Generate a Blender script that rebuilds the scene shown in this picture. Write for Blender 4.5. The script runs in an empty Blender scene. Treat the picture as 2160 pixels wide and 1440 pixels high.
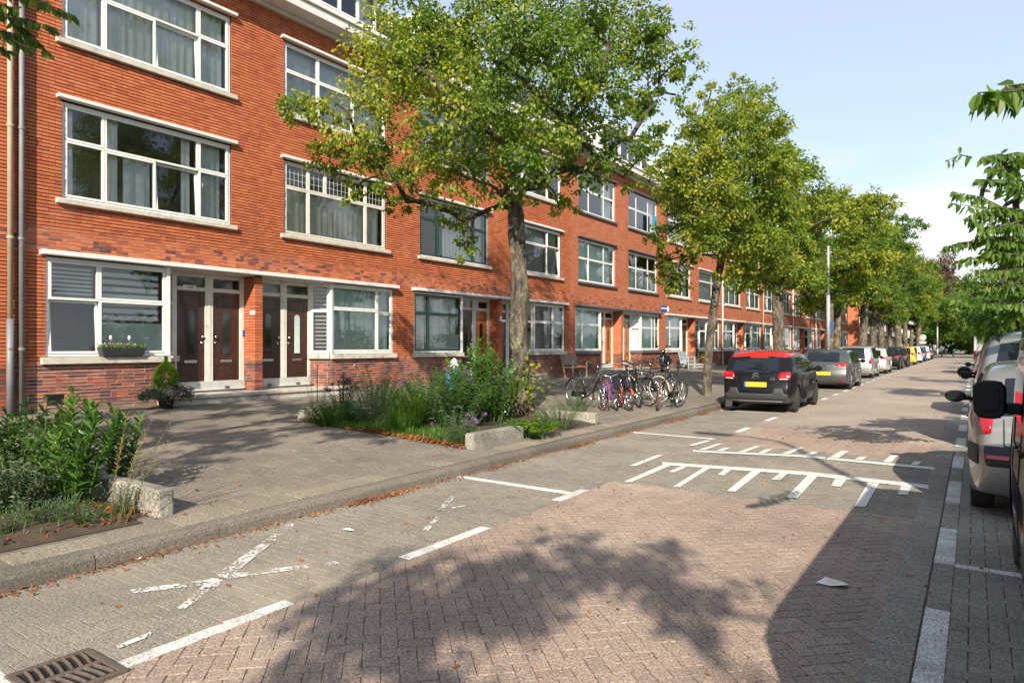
import bpy, math, random
import numpy as np
from mathutils import Vector, Matrix

# ------------------------------------------------------------------ camera
scene = bpy.context.scene
COL = scene.collection
R = math.radians
FPX, XV, HY, HC, XC = 1440.0, 2082.0, 730.0, 1.61, 1080.0
TH = math.atan((XV - XC) / FPX)
ST, CT = math.sin(TH), math.cos(TH)
cam_d = bpy.data.cameras.new('camera')
cam = bpy.data.objects.new('camera', cam_d)
COL.objects.link(cam)
cam.location = (0, 0, HC)
cam.rotation_euler = (R(90), 0, TH)
cam_d.sensor_width = 36.0
cam_d.lens = 24.0
cam_d.shift_y = 10.0 / 2160.0
cam_d.clip_start = 0.05
cam_d.clip_end = 3000
scene.camera = cam

# ------------------------------------------------------------------ light
SUN_EL = R(31)
SUN_AZ = math.atan2(0.455, -0.89)          # towards the sun, clockwise from +Y
world = bpy.data.worlds.new('World')
scene.world = world
world.use_nodes = True
wn, wl = world.node_tree.nodes, world.node_tree.links
wn.clear()
w_out = wn.new('ShaderNodeOutputWorld')
w_bg = wn.new('ShaderNodeBackground')
w_bg.inputs['Strength'].default_value = 0.15
w_sky = wn.new('ShaderNodeTexSky')
w_sky.sky_type = 'NISHITA'
w_sky.sun_disc = False
w_sky.sun_elevation = SUN_EL
w_sky.sun_rotation = SUN_AZ
w_sky.altitude = 0
w_sky.air_density = 1.0
w_sky.dust_density = 0.9
w_sky.ozone_density = 3.0
# thin summer cloud veil, thickest low over the roofs all round
w_tc = wn.new('ShaderNodeTexCoord')
w_sep = wn.new('ShaderNodeSeparateXYZ')
w_map = wn.new('ShaderNodeMapping')
w_map.inputs['Scale'].default_value = (1.6, 1.6, 5.0)
w_noi = wn.new('ShaderNodeTexNoise')
w_noi.inputs['Scale'].default_value = 1.3
w_noi.inputs['Detail'].default_value = 5
w_noi.inputs['Roughness'].default_value = 0.5
w_add = wn.new('ShaderNodeMath'); w_add.operation = 'MULTIPLY_ADD'
w_add.inputs[1].default_value = 0.42
w_rmp = wn.new('ShaderNodeMapRange')
w_rmp.interpolation_type = 'SMOOTHSTEP'
w_rmp.inputs['From Min'].default_value = 0.29
w_rmp.inputs['From Max'].default_value = 0.50
w_rmp.inputs['To Min'].default_value = 0.93
w_rmp.inputs['To Max'].default_value = 0.72
w_mix = wn.new('ShaderNodeMixRGB')
w_veil = wn.new('ShaderNodeMixRGB')
w_veil.inputs['Color1'].default_value = (3.2, 3.2, 3.25, 1)
w_veil.inputs['Color2'].default_value = (1.83, 1.97, 2.28, 1)
w_low = wn.new('ShaderNodeMapRange'); w_low.interpolation_type = 'SMOOTHSTEP'
w_low.inputs['From Min'].default_value = 0.36; w_low.inputs['From Max'].default_value = 0.50
wl.new(w_add.outputs[0], w_low.inputs['Value']); wl.new(w_low.outputs[0], w_veil.inputs['Fac'])
wl.new(w_veil.outputs[0], w_mix.inputs['Color2'])
wl.new(w_tc.outputs['Generated'], w_sep.inputs[0])
wl.new(w_tc.outputs['Generated'], w_map.inputs['Vector'])
wl.new(w_map.outputs[0], w_noi.inputs['Vector'])
wl.new(w_noi.outputs['Fac'], w_add.inputs[0])
wl.new(w_sep.outputs['Z'], w_add.inputs[2])
wl.new(w_add.outputs[0], w_rmp.inputs['Value'])
wl.new(w_rmp.outputs[0], w_mix.inputs['Fac'])
wl.new(w_sky.outputs[0], w_mix.inputs['Color1'])
wl.new(w_mix.outputs[0], w_bg.inputs['Color'])
wl.new(w_bg.outputs[0], w_out.inputs['Surface'])

sun_d = bpy.data.lights.new('sun', 'SUN')
sun_d.energy = 3.85
sun_d.angle = R(0.55)
sun_d.color = (1.0, 0.89, 0.73)
sun = bpy.data.objects.new('sun', sun_d)
COL.objects.link(sun)
_sd = Vector((math.sin(SUN_AZ) * math.cos(SUN_EL), math.cos(SUN_AZ) * math.cos(SUN_EL), math.sin(SUN_EL)))
sun.rotation_euler = (-_sd).to_track_quat('-Z', 'Y').to_euler()
sun.location = (20, -40, 40)

scene.view_settings.view_transform = 'Standard'
scene.view_settings.look = 'None'
scene.view_settings.exposure = 1.29
scene.view_settings.gamma = 1.0
scene.view_settings.use_curve_mapping = False
scene.render.engine = 'CYCLES'
scene.cycles.max_bounces = 6
scene.cycles.diffuse_bounces = 3
scene.cycles.glossy_bounces = 3
scene.cycles.transmission_bounces = 4
scene.cycles.transparent_max_bounces = 12
scene.cycles.caustics_reflective = False
scene.cycles.caustics_refractive = False
scene.cycles.use_denoising = True

# ------------------------------------------------------------------ helpers
XF = -14.45                      # face of the brick facades
def ground(x, y, z=0.0):
    """photo pixel -> point on the level z"""
    zc = (HC - z) * FPX / (y - HY)
    r = (x - XC) / FPX * zc
    return (CT * r - ST * zc, ST * r + CT * zc)
def walk_z(X):
    return 0.13 + 0.025 * (-X - 5.3)
def gwalk(x, y):
    z = 0.2
    for i in range(8):
        p = ground(x, y, z); z = walk_z(p[0])
    return (p[0], p[1], z)
def at_depth(x, y, zc):
    """photo pixel at a forward distance zc -> world point"""
    r = (x - XC) / FPX * zc
    return Vector((CT * r - ST * zc, ST * r + CT * zc, HC + (HY - y) / FPX * zc))
def project(p):
    r = CT * p[0] + ST * p[1]; f = -ST * p[0] + CT * p[1]
    return (XC + FPX * r / f, HY - FPX * (p[2] - HC) / f, f)
def RX(r, Y):
    """the road runs a little askew of the facades: offset r -> world X at Y"""
    s = min(0.024, 0.012 + 0.0036 * max(0.0, -r))
    ye = Y if Y < 40 else 40 + (Y - 40) * 0.55
    return r - s * ye

ORG = {}
class MB:
    """collects shapes; build() links them as ONE mesh object"""
    def __init__(s):
        s.v = []; s.f = []; s.n = 0
    def add(s, vs, fs):
        b = s.n
        s.v.extend([tuple(q) for q in vs]); s.n += len(vs)
        s.f.extend([tuple(i + b for i in q) for q in fs])
        return s
    def box(s, x0, x1, y0, y1, z0, z1, M=None):
        vs = [(x0,y0,z0),(x1,y0,z0),(x1,y1,z0),(x0,y1,z0),(x0,y0,z1),(x1,y0,z1),(x1,y1,z1),(x0,y1,z1)]
        if M is not None: vs = [M @ Vector(q) for q in vs]
        return s.add(vs, [(0,3,2,1),(4,5,6,7),(0,1,5,4),(1,2,6,5),(2,3,7,6),(3,0,4,7)])
    def bar(s, a, b, w, h=None):
        """square bar from a to b"""
        a, b = Vector(a), Vector(b); d = (b - a)
        q = d.to_track_quat('Z', 'X').to_matrix().to_4x4()
        M = Matrix.Translation(a) @ q
        h = h or w
        return s.box(-w/2, w/2, -h/2, h/2, 0, d.length, M)
    def ring(s, y0, y1, z0, z1, w, x0, x1, fn=None):
        """rectangular frame in the YZ plane, from depth x0 (back) to x1 (front)"""
        vs = []
        for x in (x1, x0):
            for (a, b, c, d) in ((y0, y1, z0, z1), (y0+w, y1-w, z0+w, z1-w)):
                vs += [(x,a,c),(x,b,c),(x,b,d),(x,a,d)]
        if fn: vs = [fn(q) for q in vs]
        fs = []
        for i in range(4):
            j = (i+1) % 4
            fs += [(i,j,4+j,4+i),(8+j,8+i,12+i,12+j),(i,8+i,8+j,j),(4+i,4+j,12+j,12+i)]
        return s.add(vs, fs)
    def tube(s, pts, r, n=8, cap=True):
        pts = [Vector(p) for p in pts]
        m = len(pts)
        rr = r if isinstance(r, (list, tuple)) else [r]*m
        up = None; vs = []
        for i, p in enumerate(pts):
            t = (pts[min(i+1, m-1)] - pts[max(i-1, 0)])
            if t.length < 1e-9: t = Vector((0,0,1))
            t.normalize()
            if up is None:
                up = Vector((0,0,1)) if abs(t.z) < .9 else Vector((1,0,0))
            up = (up - t*up.dot(t))
            if up.length < 1e-6: up = t.orthogonal()
            up.normalize(); sd = t.cross(up)
            for k in range(n):
                a = 2*math.pi*k/n
                vs.append(p + (up*math.cos(a) + sd*math.sin(a))*rr[i])
        fs = []
        for i in range(m-1):
            for k in range(n):
                l = (k+1) % n
                fs.append((i*n+k, i*n+l, (i+1)*n+l, (i+1)*n+k))
        if cap:
            fs.append(tuple(range(n-1, -1, -1))); fs.append(tuple((m-1)*n+k for k in range(n)))
        return s.add(vs, fs)
    def lathe(s, prof, c=(0,0,0), n=16, axis='z', closed=False):
        vs = []
        for (r, h) in prof:
            for k in range(n):
                a = 2*math.pi*k/n
                if axis == 'z': q = (c[0]+r*math.cos(a), c[1]+r*math.sin(a), c[2]+h)
                elif axis == 'x': q = (c[0]+h, c[1]+r*math.cos(a), c[2]+r*math.sin(a))
                else: q = (c[0]+r*math.sin(a), c[1]+h, c[2]+r*math.cos(a))
                vs.append(q)
        m = len(prof); fs = []
        for i in range(m if closed else m-1):
            i2 = (i+1) % m
            for k in range(n):
                l = (k+1) % n
                fs.append((i*n+k, i*n+l, i2*n+l, i2*n+k))
        if not closed:
            if prof[0][0] > 1e-6: fs.append(tuple(range(n-1, -1, -1)))
            if prof[-1][0] > 1e-6: fs.append(tuple((m-1)*n+k for k in range(n)))
        return s.add(vs, fs)
    def prism(s, poly, lo, hi, fn):
        """poly in 2D pulled from lo to hi; fn(a, b, h) -> xyz"""
        n = len(poly)
        vs = [fn(a, b, lo) for a, b in poly] + [fn(a, b, hi) for a, b in poly]
        fs = [tuple(range(n-1, -1, -1)), tuple(range(n, 2*n))]
        fs += [(i, (i+1) % n, n+(i+1) % n, n+i) for i in range(n)]
        return s.add(vs, fs)
    def grid(s, rows):
        nr, nc = len(rows), len(rows[0])
        vs = [q for r in rows for q in r]
        fs = [(i*nc+j, i*nc+j+1, (i+1)*nc+j+1, (i+1)*nc+j) for i in range(nr-1) for j in range(nc-1)]
        return s.add(vs, fs)
    def ball(s, c, rad, nu=12, nv=8, M=None):
        rx, ry, rz = rad if isinstance(rad, (list, tuple)) else (rad,)*3
        vs = []; fs = []
        for i in range(nv+1):
            p = math.pi*i/nv
            for k in range(nu):
                a = 2*math.pi*k/nu
                q = Vector((rx*math.sin(p)*math.cos(a), ry*math.sin(p)*math.sin(a), rz*math.cos(p)))
                if M is not None: q = M @ q
                vs.append(q + Vector(c))
        for i in range(nv):
            for k in range(nu):
                l = (k+1) % nu
                fs.append((i*nu+k, (i+1)*nu+k, (i+1)*nu+l, i*nu+l))
        return s.add(vs, fs)
    def build(s, name, mat, parent=None, world=True, smooth=False, bevel=0.0, loc=None):
        me = bpy.data.meshes.new(name)
        o = Vector((0,0,0))
        if world:
            if parent is not None: o = Vector(ORG.get(parent.name, (0,0,0)))
            elif loc is not None: o = Vector(loc)
        va = np.array(s.v, dtype=np.float64).reshape(-1, 3) - np.array(o)
        me.from_pydata(va.tolist(), [], s.f)
        return link(me, name, mat, parent, o, smooth, bevel)

def link(me, name, mat, parent=None, o=None, smooth=False, bevel=0.0):
    me.materials.append(mat)
    if smooth: me.polygons.foreach_set('use_smooth', [True]*len(me.polygons))
    ob = bpy.data.objects.new(name, me)
    COL.objects.link(ob)
    if parent is not None:
        ob.parent = parent
        ORG[ob.name] = ORG.get(parent.name, (0,0,0))
    elif o is not None:
        ob.location = o
        ORG[ob.name] = tuple(o)
    if bevel > 0:
        m = ob.modifiers.new('bevel', 'BEVEL')
        m.width = bevel; m.segments = 2; m.limit_method = 'ANGLE'; m.angle_limit = R(40)
    return ob

def array_mesh(name, V, nface, k, smooth=False):
    """mesh from numpy verts; faces are consecutive runs of k verts"""
    me = bpy.data.meshes.new(name)
    me.vertices.add(len(V)); me.vertices.foreach_set('co', np.ascontiguousarray(V, dtype=np.float32).ravel())
    me.loops.add(nface*k); me.loops.foreach_set('vertex_index', np.arange(nface*k, dtype=np.int32))
    me.polygons.add(nface)
    me.polygons.foreach_set('loop_start', np.arange(0, nface*k, k, dtype=np.int32))
    me.polygons.foreach_set('loop_total', np.full(nface, k, dtype=np.int32))
    me.polygons.foreach_set('use_smooth', np.zeros(nface, dtype=bool))
    me.update(calc_edges=True)
    me.validate()
    return me
def array_faces(name, V, F):
    """mesh from numpy verts and equal-sized faces"""
    me = bpy.data.meshes.new(name)
    F = np.asarray(F, dtype=np.int32); n, k = F.shape
    me.vertices.add(len(V)); me.vertices.foreach_set('co', np.ascontiguousarray(V, dtype=np.float32).ravel())
    me.loops.add(n*k); me.loops.foreach_set('vertex_index', F.ravel())
    me.polygons.add(n)
    me.polygons.foreach_set('loop_start', np.arange(0, n*k, k, dtype=np.int32))
    me.polygons.foreach_set('loop_total', np.full(n, k, dtype=np.int32))
    me.polygons.foreach_set('use_smooth', np.zeros(n, dtype=bool))
    me.update(calc_edges=True)
    return me

def thing(name, label, cat, loc=(0,0,0), rz=0.0, group=None, kind=None):
    o = bpy.data.objects.new(name, None)
    COL.objects.link(o)
    o.empty_display_size = 0.2
    o.location = loc; o.rotation_euler = (0, 0, rz)
    ORG[o.name] = tuple(loc)
    return tag(o, label, cat, group, kind)
def tag(o, label=None, cat=None, group=None, kind=None):
    if label: o['label'] = label
    if cat: o['category'] = cat
    if group: o['group'] = group
    if kind: o['kind'] = kind
    return o
def copy_tree(o, parent=None, kids=None):
    c = o.copy(); COL.objects.link(c); c.parent = parent
    for ch in [q for q in bpy.data.objects if q.parent == o]:
        copy_tree(ch, c)
    return c
def text_mesh(txt, size, depth=0.001, align='CENTER'):
    cu = bpy.data.curves.new('txt', 'FONT')
    cu.body = txt; cu.size = size; cu.extrude = depth
    cu.align_x = align; cu.align_y = 'CENTER'
    ob = bpy.data.objects.new('txt', cu)
    COL.objects.link(ob)
    dg = bpy.context.evaluated_depsgraph_get()
    me = bpy.data.meshes.new_from_object(ob.evaluated_get(dg))
    bpy.data.objects.remove(ob)
    return me
def put_text(name, txt, size, mat, parent, M, depth=0.001):
    """text mesh; M places the XY text plane in the parent's frame"""
    me = text_mesh(txt, size, depth)
    me.transform(M)
    me.materials.clear()
    return link(me, name, mat, parent)

# ------------------------------------------------------------------ materials
def newmat(name):
    m = bpy.data.materials.new(name); m.use_nodes = True
    nt = m.node_tree; nt.nodes.clear()
    out = nt.nodes.new('ShaderNodeOutputMaterial')
    p = nt.nodes.new('ShaderNodeBsdfPrincipled')
    nt.links.new(p.outputs[0], out.inputs[0])
    return m, nt.nodes, nt.links, p, out
def ramp(n, stops, interp='LINEAR'):
    r = n.new('ShaderNodeValToRGB'); e = r.color_ramp.elements
    r.color_ramp.interpolation = interp
    while len(e) < len(stops): e.new(0.5)
    for i, (p, c) in enumerate(stops):
        e[i].position = p; e[i].color = (c[0], c[1], c[2], 1)
    return r
def island(n, l):
    """a steady random number per loose piece and per object"""
    a = n.new('ShaderNodeNewGeometry'); b = n.new('ShaderNodeObjectInfo')
    s = n.new('ShaderNodeMath'); s.operation = 'ADD'
    f = n.new('ShaderNodeMath'); f.operation = 'FRACT'
    l.new(a.outputs['Random Per Island'], s.inputs[0]); l.new(b.outputs['Random'], s.inputs[1])
    l.new(s.outputs[0], f.inputs[0])
    return f.outputs[0]
def noise(n, l, scale, detail=4, rough=0.55, vec=None):
    t = n.new('ShaderNodeTexNoise')
    t.inputs['Scale'].default_value = scale; t.inputs['Detail'].default_value = detail
    t.inputs['Roughness'].default_value = rough
    if vec is None:
        g = n.new('ShaderNodeNewGeometry'); vec = g.outputs['Position']
    l.new(vec, t.inputs['Vector'])
    return t.outputs['Fac']
def bump(n, l, p, h, strength=0.3, dist=0.01):
    b = n.new('ShaderNodeBump'); b.inputs['Strength'].default_value = strength; b.inputs['Distance'].default_value = dist
    l.new(h, b.inputs['Height']); l.new(b.outputs[0], p.inputs['Normal'])
    return b
def math_(n, l, op, a, b=None, c=None):
    m = n.new('ShaderNodeMath'); m.operation = op
    for i, v in enumerate((a, b, c)):
        if v is None: continue
        if isinstance(v, (int, float)): m.inputs[i].default_value = v
        else: l.new(v, m.inputs[i])
    return m.outputs[0]
def mixc(n, l, fac, a, b, mode='MIX'):
    m = n.new('ShaderNodeMixRGB'); m.blend_type = mode
    for i, v in enumerate((fac, a, b)):
        if isinstance(v, (int, float)): m.inputs[i].default_value = v
        elif isinstance(v, tuple): m.inputs[i].default_value = (v[0], v[1], v[2], 1)
        else: l.new(v, m.inputs[i])
    return m.outputs[0]
def mat(name, col, rough=0.6, metal=0.0, var=0.18, vs=6.0, bmp=0.0, bs=60.0, coat=0.0, spec=0.5, dirt=None, local=False):
    m, n, l, p, o = newmat(name)
    vec = None
    if local:
        t = n.new('ShaderNodeTexCoord'); vec = t.outputs['Object']
    f = noise(n, l, vs, 5, 0.6, vec)
    a = tuple(max(0, c*(1-var)) for c in col); b = tuple(min(1, c*(1+var)) for c in col)
    r = ramp(n, [(0.3, a), (0.7, b)]); l.new(f, r.inputs[0])
    c = r.outputs[0]
    if dirt:
        f2 = noise(n, l, dirt[1], 6, 0.65, vec)
        rr = ramp(n, [(dirt[2], (0,0,0)), (dirt[3], (1,1,1))]); l.new(f2, rr.inputs[0])
        c = mixc(n, l, rr.outputs[0], c, dirt[0])
    l.new(c, p.inputs['Base Color'])
    p.inputs['Roughness'].default_value = rough; p.inputs['Metallic'].default_value = metal
    p.inputs['Coat Weight'].default_value = coat; p.inputs['Coat Roughness'].default_value = 0.04
    p.inputs['Specular IOR Level'].default_value = spec
    if bmp > 0:
        bump(n, l, p, noise(n, l, bs, 4, 0.6, vec), bmp)
    return m
def zpos(n, l):
    g = n.new('ShaderNodeNewGeometry'); s = n.new('ShaderNodeSeparateXYZ')
    l.new(g.outputs['Position'], s.inputs[0])
    return g, s
def step_(n, l, v, a, b):
    m = n.new('ShaderNodeMapRange'); m.interpolation_type = 'SMOOTHSTEP'
    m.inputs['From Min'].default_value = a; m.inputs['From Max'].default_value = b
    l.new(v, m.inputs['Value']); return m.outputs[0]
def brick_colour(n, l, rnd):
    """fired orange brick above, purple-brown clinker in the plinth and scattered over the lintels"""
    g, s = zpos(n, l)
    up = ramp(n, [(0.0, (.38,.100,.044)), (0.2, (.43,.122,.052)), (0.5, (.465,.140,.060)), (0.85, (.505,.165,.074)), (0.96, (.42,.120,.062)), (1.0, (.30,.095,.062))])
    dn = ramp(n, [(0.0, (.085,.040,.040)), (0.3, (.16,.060,.050)), (0.6, (.22,.078,.058)), (0.82, (.30,.082,.052)), (0.95, (.38,.09,.042)), (1.0, (.07,.045,.05))])
    l.new(rnd, up.inputs[0]); l.new(rnd, dn.inputs[0])
    base = step_(n, l, s.outputs['Z'], 1.30, 1.24)
    r2 = math_(n, l, 'FRACT', math_(n, l, 'MULTIPLY', rnd, 17.31))
    band = math_(n, l, 'MULTIPLY', step_(n, l, s.outputs['Z'], 3.35, 3.42), step_(n, l, s.outputs['Z'], 3.98, 3.70))
    band = math_(n, l, 'MULTIPLY', band, math_(n, l, 'LESS_THAN', r2, 0.22))
    f = math_(n, l, 'MAXIMUM', base, band)
    c = mixc(n, l, f, up.outputs[0], dn.outputs[0])
    big = noise(n, l, 0.55, 4, 0.6, g.outputs['Position'])
    c = mixc(n, l, step_(n, l, big, 0.35, 0.75), c, (.62,.60,.58), 'MULTIPLY') if False else c
    hv = n.new('ShaderNodeHueSaturation'); l.new(c, hv.inputs['Color'])
    l.new(math_(n, l, 'MULTIPLY_ADD', big, 0.4, 0.80), hv.inputs['Value'])
    c = hv.outputs[0]
    mp = n.new('ShaderNodeMapping'); mp.inputs['Scale'].default_value = (1, 2.6, .16); l.new(g.outputs['Position'], mp.inputs[0])
    st = noise(n, l, 1.3, 5, 0.65, mp.outputs[0])
    c = mixc(n, l, math_(n, l, 'MULTIPLY', step_(n, l, st, 0.52, 0.72), 0.30), c, (.17,.075,.05))
    st2 = noise(n, l, 0.9, 4, 0.6, g.outputs['Position'])
    c = mixc(n, l, math_(n, l, 'MULTIPLY', step_(n, l, st2, 0.56, 0.74), 0.22), c, (.50,.30,.22))
    fine = noise(n, l, 60, 4, 0.7, g.outputs['Position'])
    c = mixc(n, l, math_(n, l, 'MULTIPLY', step_(n, l, fine, 0.5, 0.75), 0.28), c, (.10,.045,.035))
    # grime low on the plinth
    low = math_(n, l, 'MULTIPLY', step_(n, l, s.outputs['Z'], 0.62, 0.34), 0.65)
    c = mixc(n, l, low, c, (.19,.15,.12))
    return c, fine
def m_brick():
    m, n, l, p, o = newmat('brick')
    c, fine = brick_colour(n, l, island(n, l))
    l.new(c, p.inputs['Base Color']); p.inputs['Roughness'].default_value = 0.85
    p.inputs['Specular IOR Level'].default_value = 0.25
    bump(n, l, p, fine, 0.5, 0.006)
    return m
def m_mortar():
    m, n, l, p, o = newmat('mortar')
    g, s = zpos(n, l)
    f = noise(n, l, 30, 4, 0.6, g.outputs['Position'])
    lo = step_(n, l, s.outputs['Z'], 1.34, 1.26)
    band = math_(n, l, 'MULTIPLY', step_(n, l, s.outputs['Z'], 3.35, 3.42), step_(n, l, s.outputs['Z'], 4.0, 3.75))
    big = noise(n, l, 0.9, 3, 0.6, g.outputs['Position'])
    band = math_(n, l, 'MAXIMUM', math_(n, l, 'MULTIPLY', band, 0.75), math_(n, l, 'MULTIPLY', step_(n, l, big, 0.60, 0.68), 0.6))
    c = mixc(n, l, math_(n, l, 'MAXIMUM', lo, band), (.055,.034,.027), (.46,.40,.34))
    c = mixc(n, l, f, c, (.16,.13,.11), 'MULTIPLY') if False else c
    l.new(c, p.inputs['Base Color']); p.inputs['Roughness'].default_value = 0.95
    bump(n, l, p, f, 0.6, 0.004)
    return m
def m_brickwall():
    """far brickwork, where single bricks are too small to pick apart"""
    m, n, l, p, o = newmat('far_brickwork')
    g, s = zpos(n, l)
    cb = n.new('ShaderNodeCombineXYZ')
    sx = math_(n, l, 'ADD', s.outputs['X'], s.outputs['Y'])
    l.new(sx, cb.inputs[0]); l.new(s.outputs['Z'], cb.inputs[1])
    b = n.new('ShaderNodeTexBrick')
    b.inputs['Scale'].default_value = 1.0; b.inputs['Mortar Size'].default_value = 0.006
    b.inputs['Brick Width'].default_value = 0.222; b.inputs['Row Height'].default_value = 0.0667
    b.inputs['Color1'].default_value = (0,0,0,1); b.inputs['Color2'].default_value = (1,1,1,1)
    b.inputs['Mortar'].default_value = (.5,.5,.5,1)
    l.new(cb.outputs[0], b.inputs['Vector'])
    bw = n.new('ShaderNodeRGBToBW'); l.new(b.outputs['Color'], bw.inputs[0])
    c, fine = brick_colour(n, l, bw.outputs[0])
    c = mixc(n, l, b.outputs['Fac'], c, (.17,.10,.075))
    l.new(c, p.inputs['Base Color']); p.inputs['Roughness'].default_value = 0.88
    p.inputs['Specular IOR Level'].default_value = 0.25
    bump(n, l, p, math_(n, l, 'SUBTRACT', 1.0, b.outputs['Fac']), 0.6, 0.008)
    return m
def m_glass(name, tint, refl=1.7, base=0.03):
    m, n, l, p, o = newmat(name); n.remove(p)
    t = n.new('ShaderNodeBsdfTransparent'); t.inputs[0].default_value = (*tint, 1)
    g = n.new('ShaderNodeBsdfGlossy'); g.inputs['Roughness'].default_value = 0.012
    g.inputs['Color'].default_value = (.95,.98,1,1)
    fr = n.new('ShaderNodeFresnel'); fr.inputs['IOR'].default_value = 1.5
    f = math_(n, l, 'MULTIPLY_ADD', fr.outputs[0], refl, base)
    f = math_(n, l, 'MINIMUM', f, 0.95)
    mx = n.new('ShaderNodeMixShader'); l.new(f, mx.inputs[0]); l.new(t.outputs[0], mx.inputs[1]); l.new(g.outputs[0], mx.inputs[2])
    l.new(mx.outputs[0], o.inputs[0])
    return m
def m_leaf(name, dark, mid, light, yellow=None, ya=0.0, trans=0.35, yscale=0.8, rough=0.45):
    m, n, l, p, o = newmat(name)
    rnd = island(n, l)
    r = ramp(n, [(0.1, dark), (0.5, mid), (0.9, light)])
    clump = noise(n, l, 1.1, 3, 0.6)
    l.new(math_(n, l, 'ADD', math_(n, l, 'MULTIPLY', rnd, 0.42), math_(n, l, 'MULTIPLY', step_(n, l, clump, .25, .75), 0.58)), r.inputs[0])
    c = r.outputs[0]
    if yellow:
        f = noise(n, l, yscale, 3, 0.6)
        f2 = math_(n, l, 'ADD', f, math_(n, l, 'MULTIPLY', rnd, 0.30))
        c = mixc(n, l, step_(n, l, f2, 0.86 - ya, 1.02 - ya*0.7), c, yellow)
    l.new(c, p.inputs['Base Color']); p.inputs['Roughness'].default_value = rough
    p.inputs['Specular IOR Level'].default_value = 0.4
    t = n.new('ShaderNodeBsdfTranslucent')
    tc = mixc(n, l, 1.0, c, (1.5, 1.7, 0.55), 'MULTIPLY'); l.new(tc, t.inputs['Color'])
    mx = n.new('ShaderNodeMixShader'); mx.inputs[0].default_value = trans
    l.new(p.outputs[0], mx.inputs[1]); l.new(t.outputs[0], mx.inputs[2]); l.new(mx.outputs[0], o.inputs[0])
    return m
def m_stone(name, stops, scale=3.0, speck=220, rough=0.9, bmp=0.35, per=0.25, sand=None):
    """paving: aggregate speckle, a tone per piece, and broad wear"""
    m, n, l, p, o = newmat(name)
    g = n.new('ShaderNodeNewGeometry')
    rnd = island(n, l)
    r = ramp(n, stops)
    big = noise(n, l, scale, 5, 0.6, g.outputs['Position'])
    f = math_(n, l, 'ADD', math_(n, l, 'MULTIPLY', rnd, per), math_(n, l, 'MULTIPLY', big, 1.0 - per))
    l.new(step_(n, l, f, 0.2, 0.8), r.inputs[0])
    sp = noise(n, l, speck, 2, 0.7, g.outputs['Position'])
    hv = n.new('ShaderNodeHueSaturation'); l.new(r.outputs[0], hv.inputs['Color'])
    sp2 = noise(n, l, speck*.42, 2, 0.6, g.outputs['Position'])
    l.new(math_(n, l, 'ADD', math_(n, l, 'MULTIPLY_ADD', sp, 2.6, -1.35), math_(n, l, 'MULTIPLY', sp2, 2.1)), hv.inputs['Value'])
    c = hv.outputs[0]
    if sand:
        b2 = noise(n, l, sand[1], 5, 0.62, g.outputs['Position'])
        c = mixc(n, l, math_(n, l, 'MULTIPLY', step_(n, l, b2, 0.48, 0.72), sand[2]), c, sand[0])
    l.new(c, p.inputs['Base Color']); p.inputs['Roughness'].default_value = rough
    p.inputs['Specular IOR Level'].default_value = 0.3
    bump(n, l, p, sp, bmp, 0.004)
    return m
def m_car(name, col, metal=0.0, rough=0.3, flake=0.0):
    m, n, l, p, o = newmat(name)
    f = noise(n, l, 3.0, 4, 0.6)
    a = tuple(c*0.93 for c in col); r = ramp(n, [(0.35, a), (0.65, col)]); l.new(f, r.inputs[0])
    l.new(r.outputs[0], p.inputs['Base Color'])
    p.inputs['Metallic'].default_value = metal; p.inputs['Roughness'].default_value = rough
    p.inputs['Coat Weight'].default_value = 0.9 if sum(col) > .1 else 0.30; p.inputs['Coat Roughness'].default_value = 0.04
    if sum(col) < .1: p.inputs['Specular IOR Level'].default_value = 0.08
    return m

M = {}
M['brick'] = m_brick(); M['mortar'] = m_mortar(); M['brickwall'] = m_brickwall()
M['white'] = mat('white_frame', (.68,.68,.66), 0.4, var=.07, vs=3, dirt=((.46,.44,.40), 2.5, .60, .85))
M['cream'] = mat('cream_paint', (.62,.59,.52), 0.55, var=.10, vs=5, dirt=((.34,.31,.26), 3.5, .55, .8))
M['green_sash'] = mat('dark_green_paint', (.012,.04,.032), 0.35, var=.15)
M['dark_sill'] = mat('dark_grey_paint', (.085,.09,.10), 0.6, var=.15, vs=4)
M['concrete_sill'] = mat('concrete_sill', (.48,.45,.39), 0.9, var=.15, vs=5, bmp=.25, bs=90, dirt=((.22,.20,.17), 4, .52, .75))
M['canopy'] = mat('canopy_paint', (.66,.65,.62), 0.6, var=.06, vs=3, dirt=((.36,.34,.30), 5, .58, .8))
M['soffit'] = mat('soffit_paint', (.60,.59,.57), 0.6, var=.06, vs=3)
M['glass'] = m_glass('window_glass', (.94,.98,.97), 1.25, .03)
M['film'] = m_glass('frosted_window_glass', (.55,.62,.62), 1.0, .02)
M['frost'] = mat('frosted_film', (.46,.58,.55), 0.4, var=.2, vs=2.2)
M['curtain'] = mat('white_curtain', (.90,.92,.93), 0.9, var=.08, vs=10)
M['teal_curtain'] = mat('pale_green_curtain', (.66,.88,.82), 0.9, var=.10, vs=10)
M['grey_curtain'] = mat('grey_curtain', (.74,.80,.85), 0.9, var=.12, vs=8)
M['blind'] = mat('blind_slat', (.62,.66,.68), 0.7, var=.06)
M['room'] = mat('room_plaster', (.66,.65,.62), 0.95, var=.12, vs=2)
M['door_wood'] = mat('dark_stained_door', (.042,.015,.009), 0.38, var=.30, vs=9, coat=.25)
M['door_orange'] = mat('varnished_door', (.40,.125,.03), 0.35, var=.22, vs=8, coat=.3)
M['door_panel'] = mat('door_groove', (.032,.012,.008), 0.45, var=.2)
M['metal'] = mat('steel', (.62,.62,.62), 0.25, 1.0, var=.05)
M['zinc'] = mat('zinc_pipe', (.17,.18,.19), 0.6, 0.25, var=.15, vs=4)
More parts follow.
